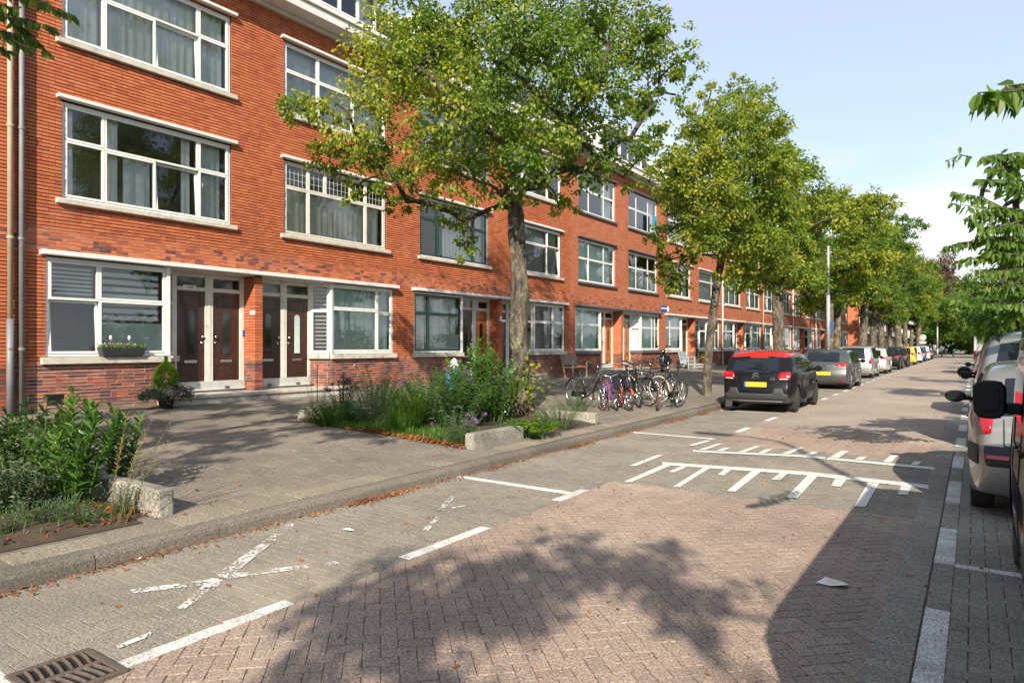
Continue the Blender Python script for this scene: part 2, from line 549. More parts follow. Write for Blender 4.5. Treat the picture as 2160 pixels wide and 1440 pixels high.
M['pipe_beige'] = mat('beige_pipe', (.34,.28,.20), 0.6, var=.12, vs=4, dirt=((.30,.22,.14), 6, .55, .75))
M['pipe_white'] = mat('pale_pipe', (.60,.58,.54), 0.6, var=.12, vs=4)
M['red_cable'] = mat('red_cable', (.45,.05,.025), 0.5)
M['step'] = mat('doorstep_stone', (.44,.41,.36), 0.9, var=.14, vs=4, bmp=.3, bs=70, dirt=((.22,.19,.16), 3, .5, .72))
M['plinth'] = mat('door_plinth', (.42,.42,.40), 0.85, var=.15, vs=4)
M['rooftile'] = mat('roof_tile', (.055,.055,.06), 0.7, var=.25, vs=12)
M['black_plastic'] = mat('black_plastic', (.008,.008,.009), 0.5, var=.2, vs=8, spec=.2)
M['grey_plastic'] = mat('grey_plastic', (.034,.036,.038), 0.6, var=.12, vs=8, spec=.3)
M['mirror_reflection'] = mat('dark_mirror_reflection', (.010,.012,.013), 0.35, var=.2, spec=.15)  # dark reflection put into the colour of the mirror glass
M['dark_pane'] = mat('dark_glass', (.012,.016,.015), 0.06, var=.1, spec=.8)
# ------------------------------------------------------------------ houses
BH, BL = 0.0667, 0.222            # course height, stretcher pitch
rng = np.random.default_rng(7)
random.seed(5)
_rowpat = {}
def course(k):
    """joints of course k over the whole terrace (stretcher, stretcher, header)"""
    if k not in _rowpat:
        r = random.Random(k*13+1)
        y = -1.0 + 0.111*((k*2 + (k//2 % 2)*3) % 5) - 0.555
        out = []
        j = 0
        while y < 50:
            w = 0.111 if (j % 3 == 2) else 0.222
            if r.random() < 0.04: w = 0.111 if w > .2 else .222
            out.append((y, y+w)); y += w; j += 1
        _rowpat[k] = out
    return _rowpat[k]
def brick_rects(y0, y1, z0, z1, openings):
    out = []
    k0 = int(round(z0/BH)); k1 = int(round(z1/BH))
    for k in range(k0, k1):
        za, zb = k*BH, (k+1)*BH; zm = (za+zb)/2
        cuts = sorted([(a, b) for (a, b, c, d) in openings if c < zm < d])
        spans = [(y0, y1)]
        for (a, b) in cuts:
            ns = []
            for (p, q) in spans:
                if b <= p or a >= q: ns.append((p, q)); continue
                if a > p: ns.append((p, a))
                if b < q: ns.append((b, q))
            spans = ns
        for (p, q) in spans:
            for (a, b) in course(k):
                if b <= p or a >= q: continue
                a2, b2 = max(a, p), min(b, q)
                if b2 - a2 < 0.03: continue
                lw = zm < 1.27 or 3.4 < zm < 3.8
                out.append((a2 + (.0055 if lw else .003), b2 - (.0055 if lw else .003), za + (.0065 if lw else .009), zb - (.006 if lw else .0085)))
    return np.array(out).reshape(-1, 4)
BF = np.array([(0,1,2,3),(4,0,3,7),(1,5,6,2),(3,2,6,7),(4,5,1,0)])
def bricks_mesh(name, rects, fn, depth=0.07):
    n = len(rects)
    j = rng.normal(0, 0.0016, n)
    tw = rng.normal(0, 0.0012, n)
    V = np.zeros((n, 8, 3))
    a, b, c, d = rects.T
    for i, (s, z, t) in enumerate(((a, c, 1), (b, c, -1), (b, d, -1), (a, d, 1))):
        V[:, i] = np.stack([j + t*tw, s, z], 1)
        V[:, i+4] = np.stack([j*0 - depth, s, z], 1)
    V = fn(V.reshape(-1, 3))
    F = (np.arange(n)[:, None, None]*8 + BF[None]).reshape(-1, 4)
    return array_faces(name, V, F)
def flat_map(V):
    W = V.copy(); W[:, 0] = XF + V[:, 0]; return W
_bm = bpy.data.meshes.new('brick')
def _brickmesh():
    r = np.array([[-.108, .108, -.0246, .0246]])
    me = bricks_mesh('brick', r, lambda V: V)
    me.materials.append(M['brick']); return me
BRICK_ME = None
def brick_parts(house, rects, count=300):
    """the stretchers that show largest become parts, the rest one joined part"""
    global BRICK_ME
    if BRICK_ME is None: BRICK_ME = _brickmesh()
    full = (rects[:, 1] - rects[:, 0]) > 0.205
    ym = (rects[:, 0] + rects[:, 1])/2; zm = (rects[:, 2] + rects[:, 3])/2
    f = -ST*XF + CT*ym; u = XC + FPX*(CT*XF + ST*ym)/f; v = HY - FPX*(zm - HC)/f
    score = np.where(full & (u > 46) & (u < 2150) & (v > 8) & (v < 860), 1/f, 0)
    idx = np.argsort(-score)[:count]
    idx = idx[score[idx] > 0]
    o = ORG[house.name]
    for i in idx:
        ob = bpy.data.objects.new('brick', BRICK_ME); COL.objects.link(ob)
        ob.parent = house
        ob.location = (XF - o[0] + random.gauss(0, .0016), ym[i] - o[1], zm[i] - o[2])
        ob.rotation_euler = (0, random.gauss(0, .015), random.gauss(0, .008))
    keep = np.ones(len(rects), bool); keep[idx] = False
    me = bricks_mesh('brickwork', rects[keep], flat_map)
    me.transform(Matrix.Translation(-Vector(o)))
    return tag(link(me, 'brickwork', M['brick'], house), kind='stuff')

def wall_cells(mb, y0, y1, z0, z1, openings, x):
    ys = sorted({y0, y1, *[v for o in openings for v in o[:2] if y0 < v < y1]})
    zs = sorted({z0, z1, *[v for o in openings for v in o[2:] if z0 < v < z1]})
    for i in range(len(ys)-1):
        for j in range(len(zs)-1):
            ym, zm = (ys[i]+ys[i+1])/2, (zs[j]+zs[j+1])/2
            if any(a < ym < b and c < zm < d for (a, b, c, d) in openings): continue
            mb.add([(x, ys[i], zs[j]), (x, ys[i+1], zs[j]), (x, ys[i+1], zs[j+1]), (x, ys[i], zs[j+1])], [(0,1,2,3)])
            # a shallow return so that openings have thickness
    for (a, b, c, d) in openings:
        a, b, c, d = max(a, y0), min(b, y1), max(c, z0), min(d, z1)
        if b <= a or d <= c: continue
        low = abs(d - 1.27) < .01
        xb = x - 0.30
        mb.add([(x,a,c),(xb,a,c),(xb,a,d),(x,a,d)], [(0,1,2,3)])
        mb.add([(x,b,c),(xb,b,c),(xb,b,d),(x,b,d)], [(0,1,2,3)])
        if not low: mb.add([(x,a,d),(xb,a,d),(xb,b,d),(x,b,d)], [(0,1,2,3)])

def mapped(mb, F):
    o = Vector(F(0,0,0)); e = [Vector(F(*q)) - o for q in ((1,0,0),(0,1,0),(0,0,1))]
    if e[0].cross(e[1]).dot(e[2]) < 0: mb.f = [tuple(reversed(q)) for q in mb.f]
    mb.v = [tuple(F(*q)) for q in mb.v]; return mb
def wavy(mb, s0, s1, z0, z1, d, folds, amp, ph=0.0, flare=0.0):
    n = max(8, int(folds*8)); rows = []
    for j in range(4):
        t = j/3; z = z0 + (z1-z0)*t; row = []
        for i in range(n+1):
            u = i/n; s = s0 + (s1-s0)*u
            a = amp*(1 - .45*t)*(math.sin(2*math.pi*folds*u + ph) + .4*math.sin(2*math.pi*folds*2.3*u + ph*2))
            row.append((d + a, s + flare*(1-t)*(u-.5), z))
        rows.append(row)
    return mb.grid(rows)

def window(house, F, s0, s1, z0, z1, cells, fm='white', sm=None, fw=0.055, sw=0.045, rec=-0.055, curt=(), lod=0, flip=False, glass='glass', lead=False, green=()):
    """F(d, s, z) -> world; cells are (u0,u1,v0,v1[,tilt]) of the light inside the frame"""
    sm = sm or fm
    mb = MB().ring(s0, s1, z0, z1, fw, rec-.07, rec)
    a0, a1, b0, b1 = s0+fw, s1-fw, z0+fw, z1-fw
    W, H = a1-a0, b1-b0
    rects = []
    for c in cells:
        u0, u1, v0, v1 = c[:4]
        if flip: u0, u1 = 1-u1, 1-u0
        rects.append((a0+u0*W, a0+u1*W, b0+v0*H, b0+v1*H, c[4] if len(c) > 4 else 0))
    if lod >= 1:
        for (p, q, e, g, t) in rects: mb.ring(p+.002, q-.002, e+.002, g-.002, sw*.9, rec-.055, rec-.012)
    w = mapped(mb, F).build('window', M[fm], house, bevel=.004 if lod == 0 else 0)
    for ci, (p, q, e, g, t) in enumerate(rects):
        g0 = 0.003
        def tl(x, p=p, q=q, e=e, g=g, t=t):
            if not t: return x
            d, s, z = x
            if t == 1: return (d - (z-e)*math.sin(R(4.5)), s, z)          # tilted in at the top
            return (d + (g-z)*math.sin(R(t)), s, z - 0)                  # hung out at the bottom
        if lod == 0:
            m_ = M[green[ci]] if green and green[ci] else M[sm]
            sb = MB().ring(p+g0, q-g0, e+g0, g-g0, sw, rec-.06, rec+.012, tl)
            mapped(sb, F).build('sash', m_, w, bevel=.003)
        pd = rec - .022
        pb = MB(); iw = sw*.9
        pb.add([tl(x) for x in ((pd,p+iw,e+iw),(pd,q-iw,e+iw),(pd,q-iw,g-iw),(pd,p+iw,g-iw))], [(0,1,2,3)])
        mapped(pb, F).build('pane', M[glass], w)
        if lead and e > (z0+z1)/2:
            lb = MB(); ns = max(2, int(round((q-p)/.16))); x1 = pd + .004
            for i in range(1, ns):
                s = p+iw + (q-p-2*iw)*i/ns
                lb.box(x1-.003, x1, s-.004, s+.004, e+iw, g-iw)
            for i in (1, 2):
                z = e+iw + (g-e-2*iw)*i/3
                lb.box(x1+.001, x1+.003, p+iw, q-iw, z-.004, z+.004)
            mapped(lb, F).build('leading', M['blind'], w)
    for c in curt:
        kind, u0, u1, v0, v1 = c[:5]
        if flip: u0, u1 = 1-u1, 1-u0
        p, q, e, g = a0+u0*W, a0+u1*W, b0+v0*H, b0+v1*H
        cb = MB()
        if kind == 'blind':
            n = int((g-e)/(.05 if lod == 0 else .10))
            for i in range(n):
                z = e + (g-e)*i/n
                cb.add([(rec-.16, p, z), (rec-.16, q, z), (rec-.135, q, z+.03), (rec-.135, p, z+.03)], [(0,1,2,3)])
            mapped(cb, F).build('blind', M['blind'], w)
        elif kind == 'duo':
            n = 8
            for i in range(n):
                z = e + (g-e)*i/n
                cb.box(rec-.16, rec-.15, p, q, z, z + (g-e)/n*.62)
            mapped(cb, F).build('blind', M['blind'], w)
        elif kind == 'frost':
            cb.add([(rec-.03, p, e), (rec-.03, q, e), (rec-.03, q, g), (rec-.03, p, g)], [(0,1,2,3)])
            mapped(cb, F).build('privacy_film', M['frost'], w)
        else:
            wavy(cb, p, q, e, g, rec-.175, max(2, (q-p)*(5.5 if kind != 'grey' else 4)), .028, random.random()*6)
            mapped(cb, F).build('curtain', M[{'w': 'curtain', 't': 'teal_curtain', 'grey': 'grey_curtain'}[kind]], w, smooth=True)
    return w

def door(house, F, s0, s1, wood, z0=.81, z1=2.87, knob=1, lod=0, frosted=False):
    mb = MB(); mb.box(-.50, -.455, s0, s1, z0, z1)
    d = mapped(mb, F).build('door', M[wood], house)
    sm, hw = (s0+s1)/2, .085
    arch = [(sm-hw, z0+.62), (sm+hw, z0+.62)] + [(sm+hw*math.cos(a), z1-.52+hw*math.sin(a)) for a in np.linspace(0, math.pi, 7)]
    big = [(sm-hw-.025, z0+.59), (sm+hw+.025, z0+.59)] + [(sm+(hw+.025)*math.cos(a), z1-.52+(hw+.025)*math.sin(a)) for a in np.linspace(0, math.pi, 7)]
    mapped(MB().prism(big, -.455, -.447, lambda a, b, h: (h, a, b)), F).build('moulding', M[wood], d)
    mapped(MB().prism(arch, -.447, -.444, lambda a, b, h: (h, a, b)), F).build('glazing', M['frost' if frosted else 'dark_pane'], d)  # pale frosted glazing on the marked door, dark pane on the others
    mapped(MB().box(-.455, -.440, sm-.15, sm+.15, z0+.42, z0+.48), F).build('letter_box', M['metal'], d)
    if lod < 2:
        for (p, q) in ((z0+.08, z0+.36), (z1-.34, z1-.08)):
            mapped(MB().ring(s0+.10, s1-.10, p, q, .018, -.456, -.449), F).build('panel_moulding', M['door_panel'], d)
        k = s1-.07 if knob > 0 else s0+.07
        mapped(MB().ball((-.415, k, z0+1.02), (.032, .032, .032), 10, 8), F).build('door_knob', M['metal'], d, smooth=True)
        mapped(MB().ball((-.445, k, z0+.88), (.012, .028, .028), 10, 6), F).build('lock', M['metal'], d, smooth=True)
    return d

TRI = [(0,.21,0,.62),(0,.21,.62,1),(.21,.79,.60,1),(.21,.51,0,.60),(.51,.79,0,.60,1),(.79,1,0,.62),(.79,1,.62,1)]
def cols(us, v, tilt=()):
    out = []
    for i in range(len(us)-1):
        out.append((us[i], us[i+1], 0, v, 1 if i in tilt else 0)); out.append((us[i], us[i+1], v, 1))
    return out

WIN_UP, WIN_2 = (4.42, 6.28), (7.46, 9.26)
def house(P, side, lod, label, sp, group='terraced brick houses'):
    A = side == 'A'
    Y = (lambda a: P + a) if A else (lambda a: P + 10 - a)
    sg = 1 if A else -1
    F = lambda d, s, z: (XF + d, Y(s), z)
    def yy(a, b): return (Y(a), Y(b)) if A else (Y(b), Y(a))
    h = thing('house', label, 'house', (XF, Y(2.5), 0.35), 0, group)
    sill_m, fm = M[sp.get('sill', 'concrete_sill')], sp.get('frame', 'white')
    up = (.73, 4.27)
    y0, y1 = yy(0, 5)
    ops = [(*yy(*up), 4.34, 6.32), (*yy(*up), 7.38, 9.30), (*yy(.45, 5.0), 1.27, 3.33), (*yy(2.78, 5.0), .2, 1.27)]
    # walls
    if lod == 0:
        for (za, zb, xm) in ((.30, 1.27, XF-.006), (1.27, 3.40, XF-.018), (3.40, 3.80, XF-.008), (3.80, 9.97, XF-.018)):
            wall_cells(mw := MB(), y0, y1, za, zb, [o for o in ops if o[2] < zb and o[3] > za], xm)
            tag(mw.build('mortar_wall', M['mortar'], h), kind='stuff')
        rects = brick_rects(y0, y1, .33, 9.94, [(a, b, c-.02, d+.0) for (a, b, c, d) in ops])
        brick_parts(h, rects)
    else:
        wall_cells(mw := MB(), y0, y1, .30, 9.97, ops, XF)
        mw.build('brick_wall', M['brickwall'], h)
    # canted base and bay return next to the porch
    s_a, s_b, dd = 2.78, 3.16, -.42
    ln = math.hypot(s_b - s_a, dd)
    ux, uy = dd/ln, (s_b - s_a)/ln          # along the return: (depth, along)
    def FC(d, s, z):                         # s from 0..ln on the canted face, d outward
        return (XF + ux*s + uy*d, Y(s_a + uy*s - ux*d*1.0), z)
    if lod == 0:
        def cm(V):
            W = np.zeros_like(V)
            W[:, 0] = XF + ux*V[:, 1] + uy*V[:, 0]
            a = s_a + uy*V[:, 1] - ux*V[:, 0]
            W[:, 1] = P + a if A else P + 10 - a
            W[:, 2] = V[:, 2]; return W
        me = bricks_mesh('bay_brickwork', brick_rects(0, ln, .5, 1.26, []), cm)
        me.transform(Matrix.Translation(-Vector(ORG[h.name])))
        tag(link(me, 'bay_brickwork', M['brick'], h), kind='stuff')
    mapped(MB().add([(-.012, 0, .3), (-.012, ln, .3), (-.012, ln, 1.27), (-.012, 0, 1.27)], [(0,1,2,3)]), FC).build('bay_wall', M['mortar' if lod == 0 else 'brickwall'], h)
    # ground floor window, its canted return and sills
    gz = (1.41, 3.29)
    window(h, F, .45, 2.78, *gz, sp['gf'], fm, sp.get('sash'), curt=sp.get('gf_c', ()), lod=lod, flip=not A, rec=-.03, glass=sp.get('gglass', 'glass'), green=sp.get('gf_g', ()))
    window(h, FC, .03, ln, *gz, [(0,1,0,.62),(0,1,.62,1)], fm, None, curt=sp.get('ret_c', ()), lod=max(lod, 1), rec=-.02, sw=.035)
    MB().box(XF-.10, XF+.012, Y(2.78)-.035, Y(2.78)+.035, *gz).build('corner_post', M[fm], h)
    mapped(MB().box(-.10, .09, .36, 2.80, 1.27, 1.40), F).build('window_sill', sill_m, h, bevel=.008)
    mapped(MB().box(-.10, .085, .04, ln+.04, 1.275, 1.398), FC).build('window_sill', sill_m, h, bevel=.008)
    # canopy and porch
    cm_ = M[sp.get('canopy', 'canopy')]
    mapped(MB().box(-.02, .17, .34, 5.0, 3.315, 3.405), F).build('canopy', cm_, h, bevel=.012)
    mapped(MB().box(-.52, -.021, 2.70, 5.0, 3.292, 3.33), F).build('porch_ceiling', M['soffit'], h)
    fb = MB()
    for (a, b) in ((3.10, 3.20), (3.88, 4.07), (4.77, 4.885)):
        fb.box(-.53, -.42, a, b, .80, 3.292)
    for (a, b) in ((3.20, 3.88), (4.07, 4.77)):
        fb.box(-.52, -.435, a, b, 2.875, 2.965); fb.box(-.52, -.435, a, b, 3.19, 3.292)
    if lod == 0: fb.box(-.419, -.412, 3.94, 4.01, .85, 3.25)
    mapped(fb, F).build('door_frame', M[sp.get('dframe', 'cream')], h, bevel=.006 if lod == 0 else 0)
    mapped(MB().box(-.56, -.40, 3.05, 4.885, .54, .80), F).build('door_plinth', M['plinth'], h)
    ws = sp.get('doors', ('door_wood', 'door_wood'))
    for i, (a, b) in enumerate(((3.20, 3.88), (4.07, 4.77))):
        door(h, F, a, b, ws[i], knob=(1, -1)[i], lod=lod, frosted=sp.get('frosted') == i)
        mapped(MB().add([(-.47, a, 2.965), (-.47, b, 2.965), (-.47, b, 3.19), (-.47, a, 3.19)], [(0,1,2,3)]), F).build('transom_light', M['dark_pane'], h)
        if lod == 0:
            mapped(MB().box(-.402, -.395, (a+b)/2-.06, (a+b)/2+.06, .60, .67), F).build('vent_grille', M['dark_sill'], h)
    mapped(MB().box(-.75, .42, 2.55, 5.0, .30, .47), F).build('doorstep', M['step'], h, bevel=.02)
    mapped(MB().box(-.75, .46, 2.52, 5.0, .475, .545), F).build('doorstep', M['step'], h, bevel=.012)
    if A:                                       # the brick pier between the two porches
        if lod == 0:
            pb = MB(); C = P + 5
            for k in range(8, 50):
                za, zb = k*BH+.006, (k+1)*BH-.0055
                if zb > 3.31: break
                segs = ((0, -.222, -.47) if k % 2 else (0, -.111, -.333, -.47))
                for i in range(len(segs)-1):
                    j = random.gauss(0, .001)
                    for (p, q) in (((C-.105, C+.105),) if (k + i) % 2 else ((C-.105, C-.002), (C+.002, C+.105))):
                        pb.box(XF+segs[i+1]+.005, XF+segs[i]-(.005 if i else 0)+j, p+j, q+j, za, zb)
            tag(pb.build('pier_brickwork', M['brick'], h), kind='stuff')
            MB().box(XF-.47, XF-.012, C-.093, C+.093, .5, 3.315).build('pier', M['mortar'], h)
        else:
            MB().box(XF-.47, XF, P+4.895, P+5.105, .5, 3.315).build('pier', M['brickwall'], h)
    # upper windows
    for wi, (z0, z1) in enumerate((WIN_UP, WIN_2)):
        key = 'f1' if wi == 0 else 'f2'
        window(h, F, *up, z0, z1, sp[key], sp.get(key+'_frame', fm), sp.get(key+'_sash', sp.get('sash')), curt=sp.get(key+'_c', ()), lod=lod, flip=not A, lead=sp.get(key+'_lead', False), green=sp.get(key+'_g', ()))
        mapped(MB().box(-.10, .085, up[0]-.12, up[1]+.12, z0-.10, z0-.002), F).build('window_sill', sill_m, h, bevel=.01)
        mapped(MB().box(-.05, .11, up[0]-.11, up[1]+.11, z1+.035, z1+.105), F).build('lintel', M[sp.get('lintel', 'canopy')], h, bevel=.012)
    # rooms behind the glass
    rb = MB(); xb, xf = XF-3.6, XF-.32
    for (z0, z1) in ((.6, 3.55), (3.65, 6.75), (6.8, 9.9)):
        a, b = y0+.04, y1-.04
        rb.add([(xb,a,z0),(xb,b,z0),(xb,b,z1),(xb,a,z1),(xf,a,z0),(xf,b,z0),(xf,b,z1),(xf,a,z1)],
               [(0,1,2,3),(0,4,5,1),(3,2,6,7),(0,3,7,4),(1,5,6,2)])
    rb.build('rooms', M['room'], h)
    # cornice, gutter, roof
    ov = sp.get('eave', .52)
    MB().box(XF-.30, XF+ov, y0, y1, 9.97, 10.20).build('cornice', M['soffit'], h, bevel=.01)
    MB().box(XF+.10, XF+ov+.06, y0, y1, 10.205, 10.32).build('gutter', M[sp.get('gutter', 'canopy')], h, bevel=.02)
    MB().box(XF, XF+.09, y0, y1, 9.86, 9.968).build('cornice_moulding', M['soffit'], h)
    rf = MB(); n = 11
    for i in range(n):
        t0, t1 = i/n, (i+1)/n
        xa, za = XF+.05-1.9*t0, 10.30+2.3*t0; xb2, zb2 = XF+.05-1.9*t1, 10.30+2.3*t1
        rf.add([(xa+.05, y0, za), (xa+.05, y1, za), (xb2, y1, zb2), (xb2, y0, zb2), (xa-.02, y0, za-.03), (xa-.02, y1, za-.03)], [(0,1,2,3), (4,5,1,0)])
    rf.add([(XF-1.85, y0, 12.6), (XF-1.85, y1, 12.6), (XF-7, y1, 12.75), (XF-7, y0, 12.75)], [(0,1,2,3)])
    r_ = rf.build('roof', M['rooftile'], h)
    MB().add([(XF-7,y0,.3),(XF-7,y1,.3),(XF-7,y1,12.75),(XF-7,y0,12.75)], [(0,1,2,3)]).build('back_wall', M['brickwall'], h)
    if 'dormer' in sp:
        a, b = sp['dormer']; d0, d1 = y0 + a, y0 + b
        MB().box(XF-1.6, XF-.12, d0, d1, 10.33, 10.72).build('dormer_base', M['canopy'], r_)
        Fd = lambda d, s, z: (XF + d, s, z)
        window(h, Fd, d0, d1, 10.72, 11.75, cols([0, .34, .67, 1], .98)[::2], 'canopy', 'white', curt=(('w', .7, 1, 0, 1),), lod=max(lod, 1) if lod else 0, rec=-.14)
        for yv in (d0, d1):
            MB().box(XF-1.9, XF-.20, yv-.03, yv+.03, 10.722, 11.75).build('dormer_cheek', M['canopy'], r_)
        MB().box(XF-2.2, XF+.22, d0-.18, d1+.18, 11.76, 11.98).build('dormer_roof', M['canopy'], r_, bevel=.02)
        MB().add([(XF-1.5,d0+.1,10.8),(XF-1.5,d1-.1,10.8),(XF-1.5,d1-.1,11.7),(XF-1.5,d0+.1,11.7)], [(0,1,2,3)]).build('dormer_room', M['room'], r_)
    if sp.get('chimney') is not None:
        c = y0 + sp['chimney']
        MB().box(XF-2.6, XF-1.9, c-.45, c+.45, 11.5, 13.35).build('chimney', M['brickwall'], r_)
        MB().box(XF-2.65, XF-1.85, c-.5, c+.5, 13.355, 13.45).build('chimney_cap', M['concrete_sill'], r_)
        for k in (-.25, 0, .25):
            MB().lathe([(.10, 0), (.085, .25), (.10, .27)], (XF-2.25, c+k, 13.452), 10).build('chimney_pot', M['brick'], r_)
    if sp.get('flue') is not None:
        c = y0 + sp['flue']
        MB().lathe([(.09, 0), (.09, .7), (.13, .72), (.12, .85), (.09, .9), (.09, 1.05), (.05, 1.1)], (XF-1.5, c, 11.9), 12).build('flue_pipe', M['dark_sill'], r_)
    return h

def downpipe(y, z0, z1, r, m, label, name='downpipe', lower=None, x=None):
    x = x or XF + .10
    o = thing(name, label, 'downpipe', (x, y, z0))
    zc = lower if lower else z0
    MB().tube([(x, y, zc), (x, y, z1)], r, 12).build('pipe', M[m], o, smooth=True)
    if lower: MB().tube([(x, y, z0), (x, y, zc - .001)], r*1.25, 12).build('lower_pipe', M['zinc'], o, smooth=True)
    for z in np.arange(z0+1.2, z1-.3, 2.0):
        MB().lathe([(r*1.02, 0), (r*1.25, .005), (r*1.25, .05), (r*1.02, .055)], (x, y, z), 12).build('collar', M[m], o)
        MB().box(XF-.01, x-r*.8, y-.012, y+.012, z+.012, z+.036).build('bracket', M['zinc'], o)
    return o

# the terrace: pairs of houses 10 m wide sharing a porch
P0 = 5.05
h1 = house(P0, 'A', 0, 'red brick house with white triple windows and a flower box on its sill', dict(
    gf=[(0,.40,0,.58,1),(0,.40,.58,1),(.40,1,0,.60),(.40,1,.60,1)], gf_c=(('duo',.02,.38,.60,.96),('duo',.46,.97,.30,.96),('frost',.42,.99,0,.35)),
    f1=TRI, f1_c=(('grey',.34,.50,0,.6),('w',.24,.31,0,1),('w',.70,.76,0,1),('w',.03,.06,0,1),('grey',.82,.97,0,1)),
    f2=TRI, f2_c=(('w',.02,.98,0,1),), ret_c=(), eave=.50))
h2 = house(P0, 'B', 0, 'red brick house with canted bay of pale green curtains and leaded upper lights', dict(
    gf=[(0,.74,0,.66),(0,.74,.66,1),(.74,1,0,.62),(.74,1,.62,1)], gf_c=(('t',.01,.99,0,1),('frost',.01,.72,0,.34)), ret_c=(('blind',.1,.9,0,1),),
    f1=[(0,.21,0,.66),(0,.21,.66,1),(.21,.79,0,.66),(.21,.37,.66,1),(.37,.63,.66,1),(.63,.79,.66,1),(.79,1,0,.66),(.79,1,.66,1)], f1_c=(('w',.02,.98,0,.68),), f1_lead=True, f1_frame='cream', f1_sash='cream',
    f2=[(0,.30,0,.62),(0,.30,.62,1),(.30,1,.62,1),(.30,.65,0,.62),(.65,1,0,.62)], f2_c=(('grey',.02,.98,0,1),), dormer=(1.9,4.0), flue=4.7, frosted=0))
h3 = house(P0+10, 'A', 0, 'red brick house with dark green window sashes and an orange varnished door', dict(
    gf=[(0,.28,0,.66),(0,.28,.66,1),(.28,1,0,.66),(.28,1,.66,1)], gf_c=(('w',.02,.98,0,1),('frost',.3,.98,0,.30)), sash='green_sash',
    f1=[(0,.24,0,.66),(0,.24,.66,1),(.24,.78,0,.66),(.24,.78,.66,1),(.78,1,0,.66),(.78,1,.66,1)], f1_c=(('w',.36,.66,0,1),('grey',.68,.98,0,1)),
    f2=[(0,.24,0,.66),(0,.24,.66,1),(.24,.78,0,.66),(.24,.78,.66,1),(.78,1,0,.66),(.78,1,.66,1)], f2_c=(('w',.02,.98,0,1),), doors=('door_wood','door_orange'), dormer=(.8,3.6), chimney=.3))
h4 = house(P0+10, 'B', 0, 'red brick house with grey slatted blinds behind white windows, behind the first street tree', dict(
    gf=cols([0,.62,1], .62), gf_c=(('blind',.02,.98,0,1),), f1=cols([0,.20,.72,1], .64, (2,)), f1_c=(('blind',.02,.98,0,1),),
    f2=cols([0,.20,.72,1], .64), f2_c=(('w',.02,.5,0,1),), doors=('door_wood','door_wood')))
dk = dict(sill='dark_sill', lintel='dark_sill', canopy='dark_sill')
h5 = house(P0+20, 'A', 1, 'red brick house with dark grey sills and pleated green blinds in the ground floor window', dict(
    gf=cols([0,.28,1], .62), gf_c=(('t',.02,.98,0,1),), f1=cols([0,.28,.70,1], .56, (0,2)), f1_c=(('t',.02,.98,0,1),),
    f2=cols([0,.28,.70,1], .56, (2,)), f2_c=(('w',.72,.98,0,1),), doors=('door_orange','door_orange'), dormer=(3.2,4.9), **dk))
h6 = house(P0+20, 'B', 1, 'red brick house with dark grey sills and an estate agent board at its top window', dict(
    gf=cols([0,.62,.80,1], .62), gf_c=(('t',.02,.98,0,1),), ret_c=(('w',.05,.95,0,1),), f1=cols([0,.28,.70,1], .60), f1_c=(('t',.02,.34,0,.6),('grey',.4,.98,0,.6)),
    f2=cols([0,.28,.70,1], .56), f2_c=(('w',.80,.98,0,1),), doors=('door_orange','door_orange'), dormer=(.1,2.6), chimney=3.9, **dk))
h7 = house(P0+30, 'A', 1, 'red brick house with dark green sashes behind the pale blue bench', dict(
    gf=cols([0,.30,1], .66), gf_c=(('w',.35,.98,0,1),), sash='green_sash', f1=cols([0,.66,1], .66), f1_c=(('t',.02,.98,0,1),), f2=cols([0,.3,1], .66), f2_c=(('w',.1,.98,0,1),), doors=('door_wood','green_sash'), dormer=(1,4)))
h8 = house(P0+30, 'B', 1, 'red brick house behind the orange flower pot and second street tree', dict(
    gf=cols([0,.7,1], .66), gf_c=(('w',.02,.5,0,1),), sash='green_sash', f1=cols([0,.7,1], .66), f1_c=(('grey',.02,.98,0,1),), f2=cols([0,.7,1], .66), f2_c=(('w',.02,.98,0,1),), doors=('green_sash','green_sash')))
far_l = ['brick house behind the covered scooter', 'brick house behind the white scooter', 'brick house left of the third street tree trunk', 'brick house behind the third street tree trunk',
         'brick house behind the grey hatchback', 'brick house left of the tall lamp post', 'brick house behind the tall lamp post', 'brick house behind the silver estate car',
         'second last red brick house before the gap in the row', 'last red brick house before the gap in the row']
for i in range(10):
    P = P0 + 40 + 10*(i//2); sd = 'AB'[i % 2]
    cu = [('w','t'), ('t','w'), ('w','grey'), ('grey','w'), ('w','w')][i % 5]
    sp = dict(gf=cols([0,.30,1] if sd == 'A' else [0,.7,1], .66), gf_c=((cu[0],.02,.98,0,1),), f1=cols([0,.30,.70,1], .62, (0,) if i % 3 else ()), f1_c=((cu[1],.02,.98,0,1),),
              f2=cols([0,.30,.70,1], .62), f2_c=((cu[0],.05,.7,0,1),), doors=('door_wood','dark_sill'))
    if i % 3 == 0: sp['dormer'] = (1, 4)
    house(P, sd, 1, 'red ' + far_l[i] if not far_l[i].startswith(('second','last')) else far_l[i], sp)
MB().box(XF-.05, XF+.004, 5.52, 5.80, .50, .70).build('vent_opening', M['dark_pane'], h1)
MB().box(XF-.05, XF+.004, 12.75, 12.97, .55, .75).build('vent_opening', M['dark_pane'], h2)
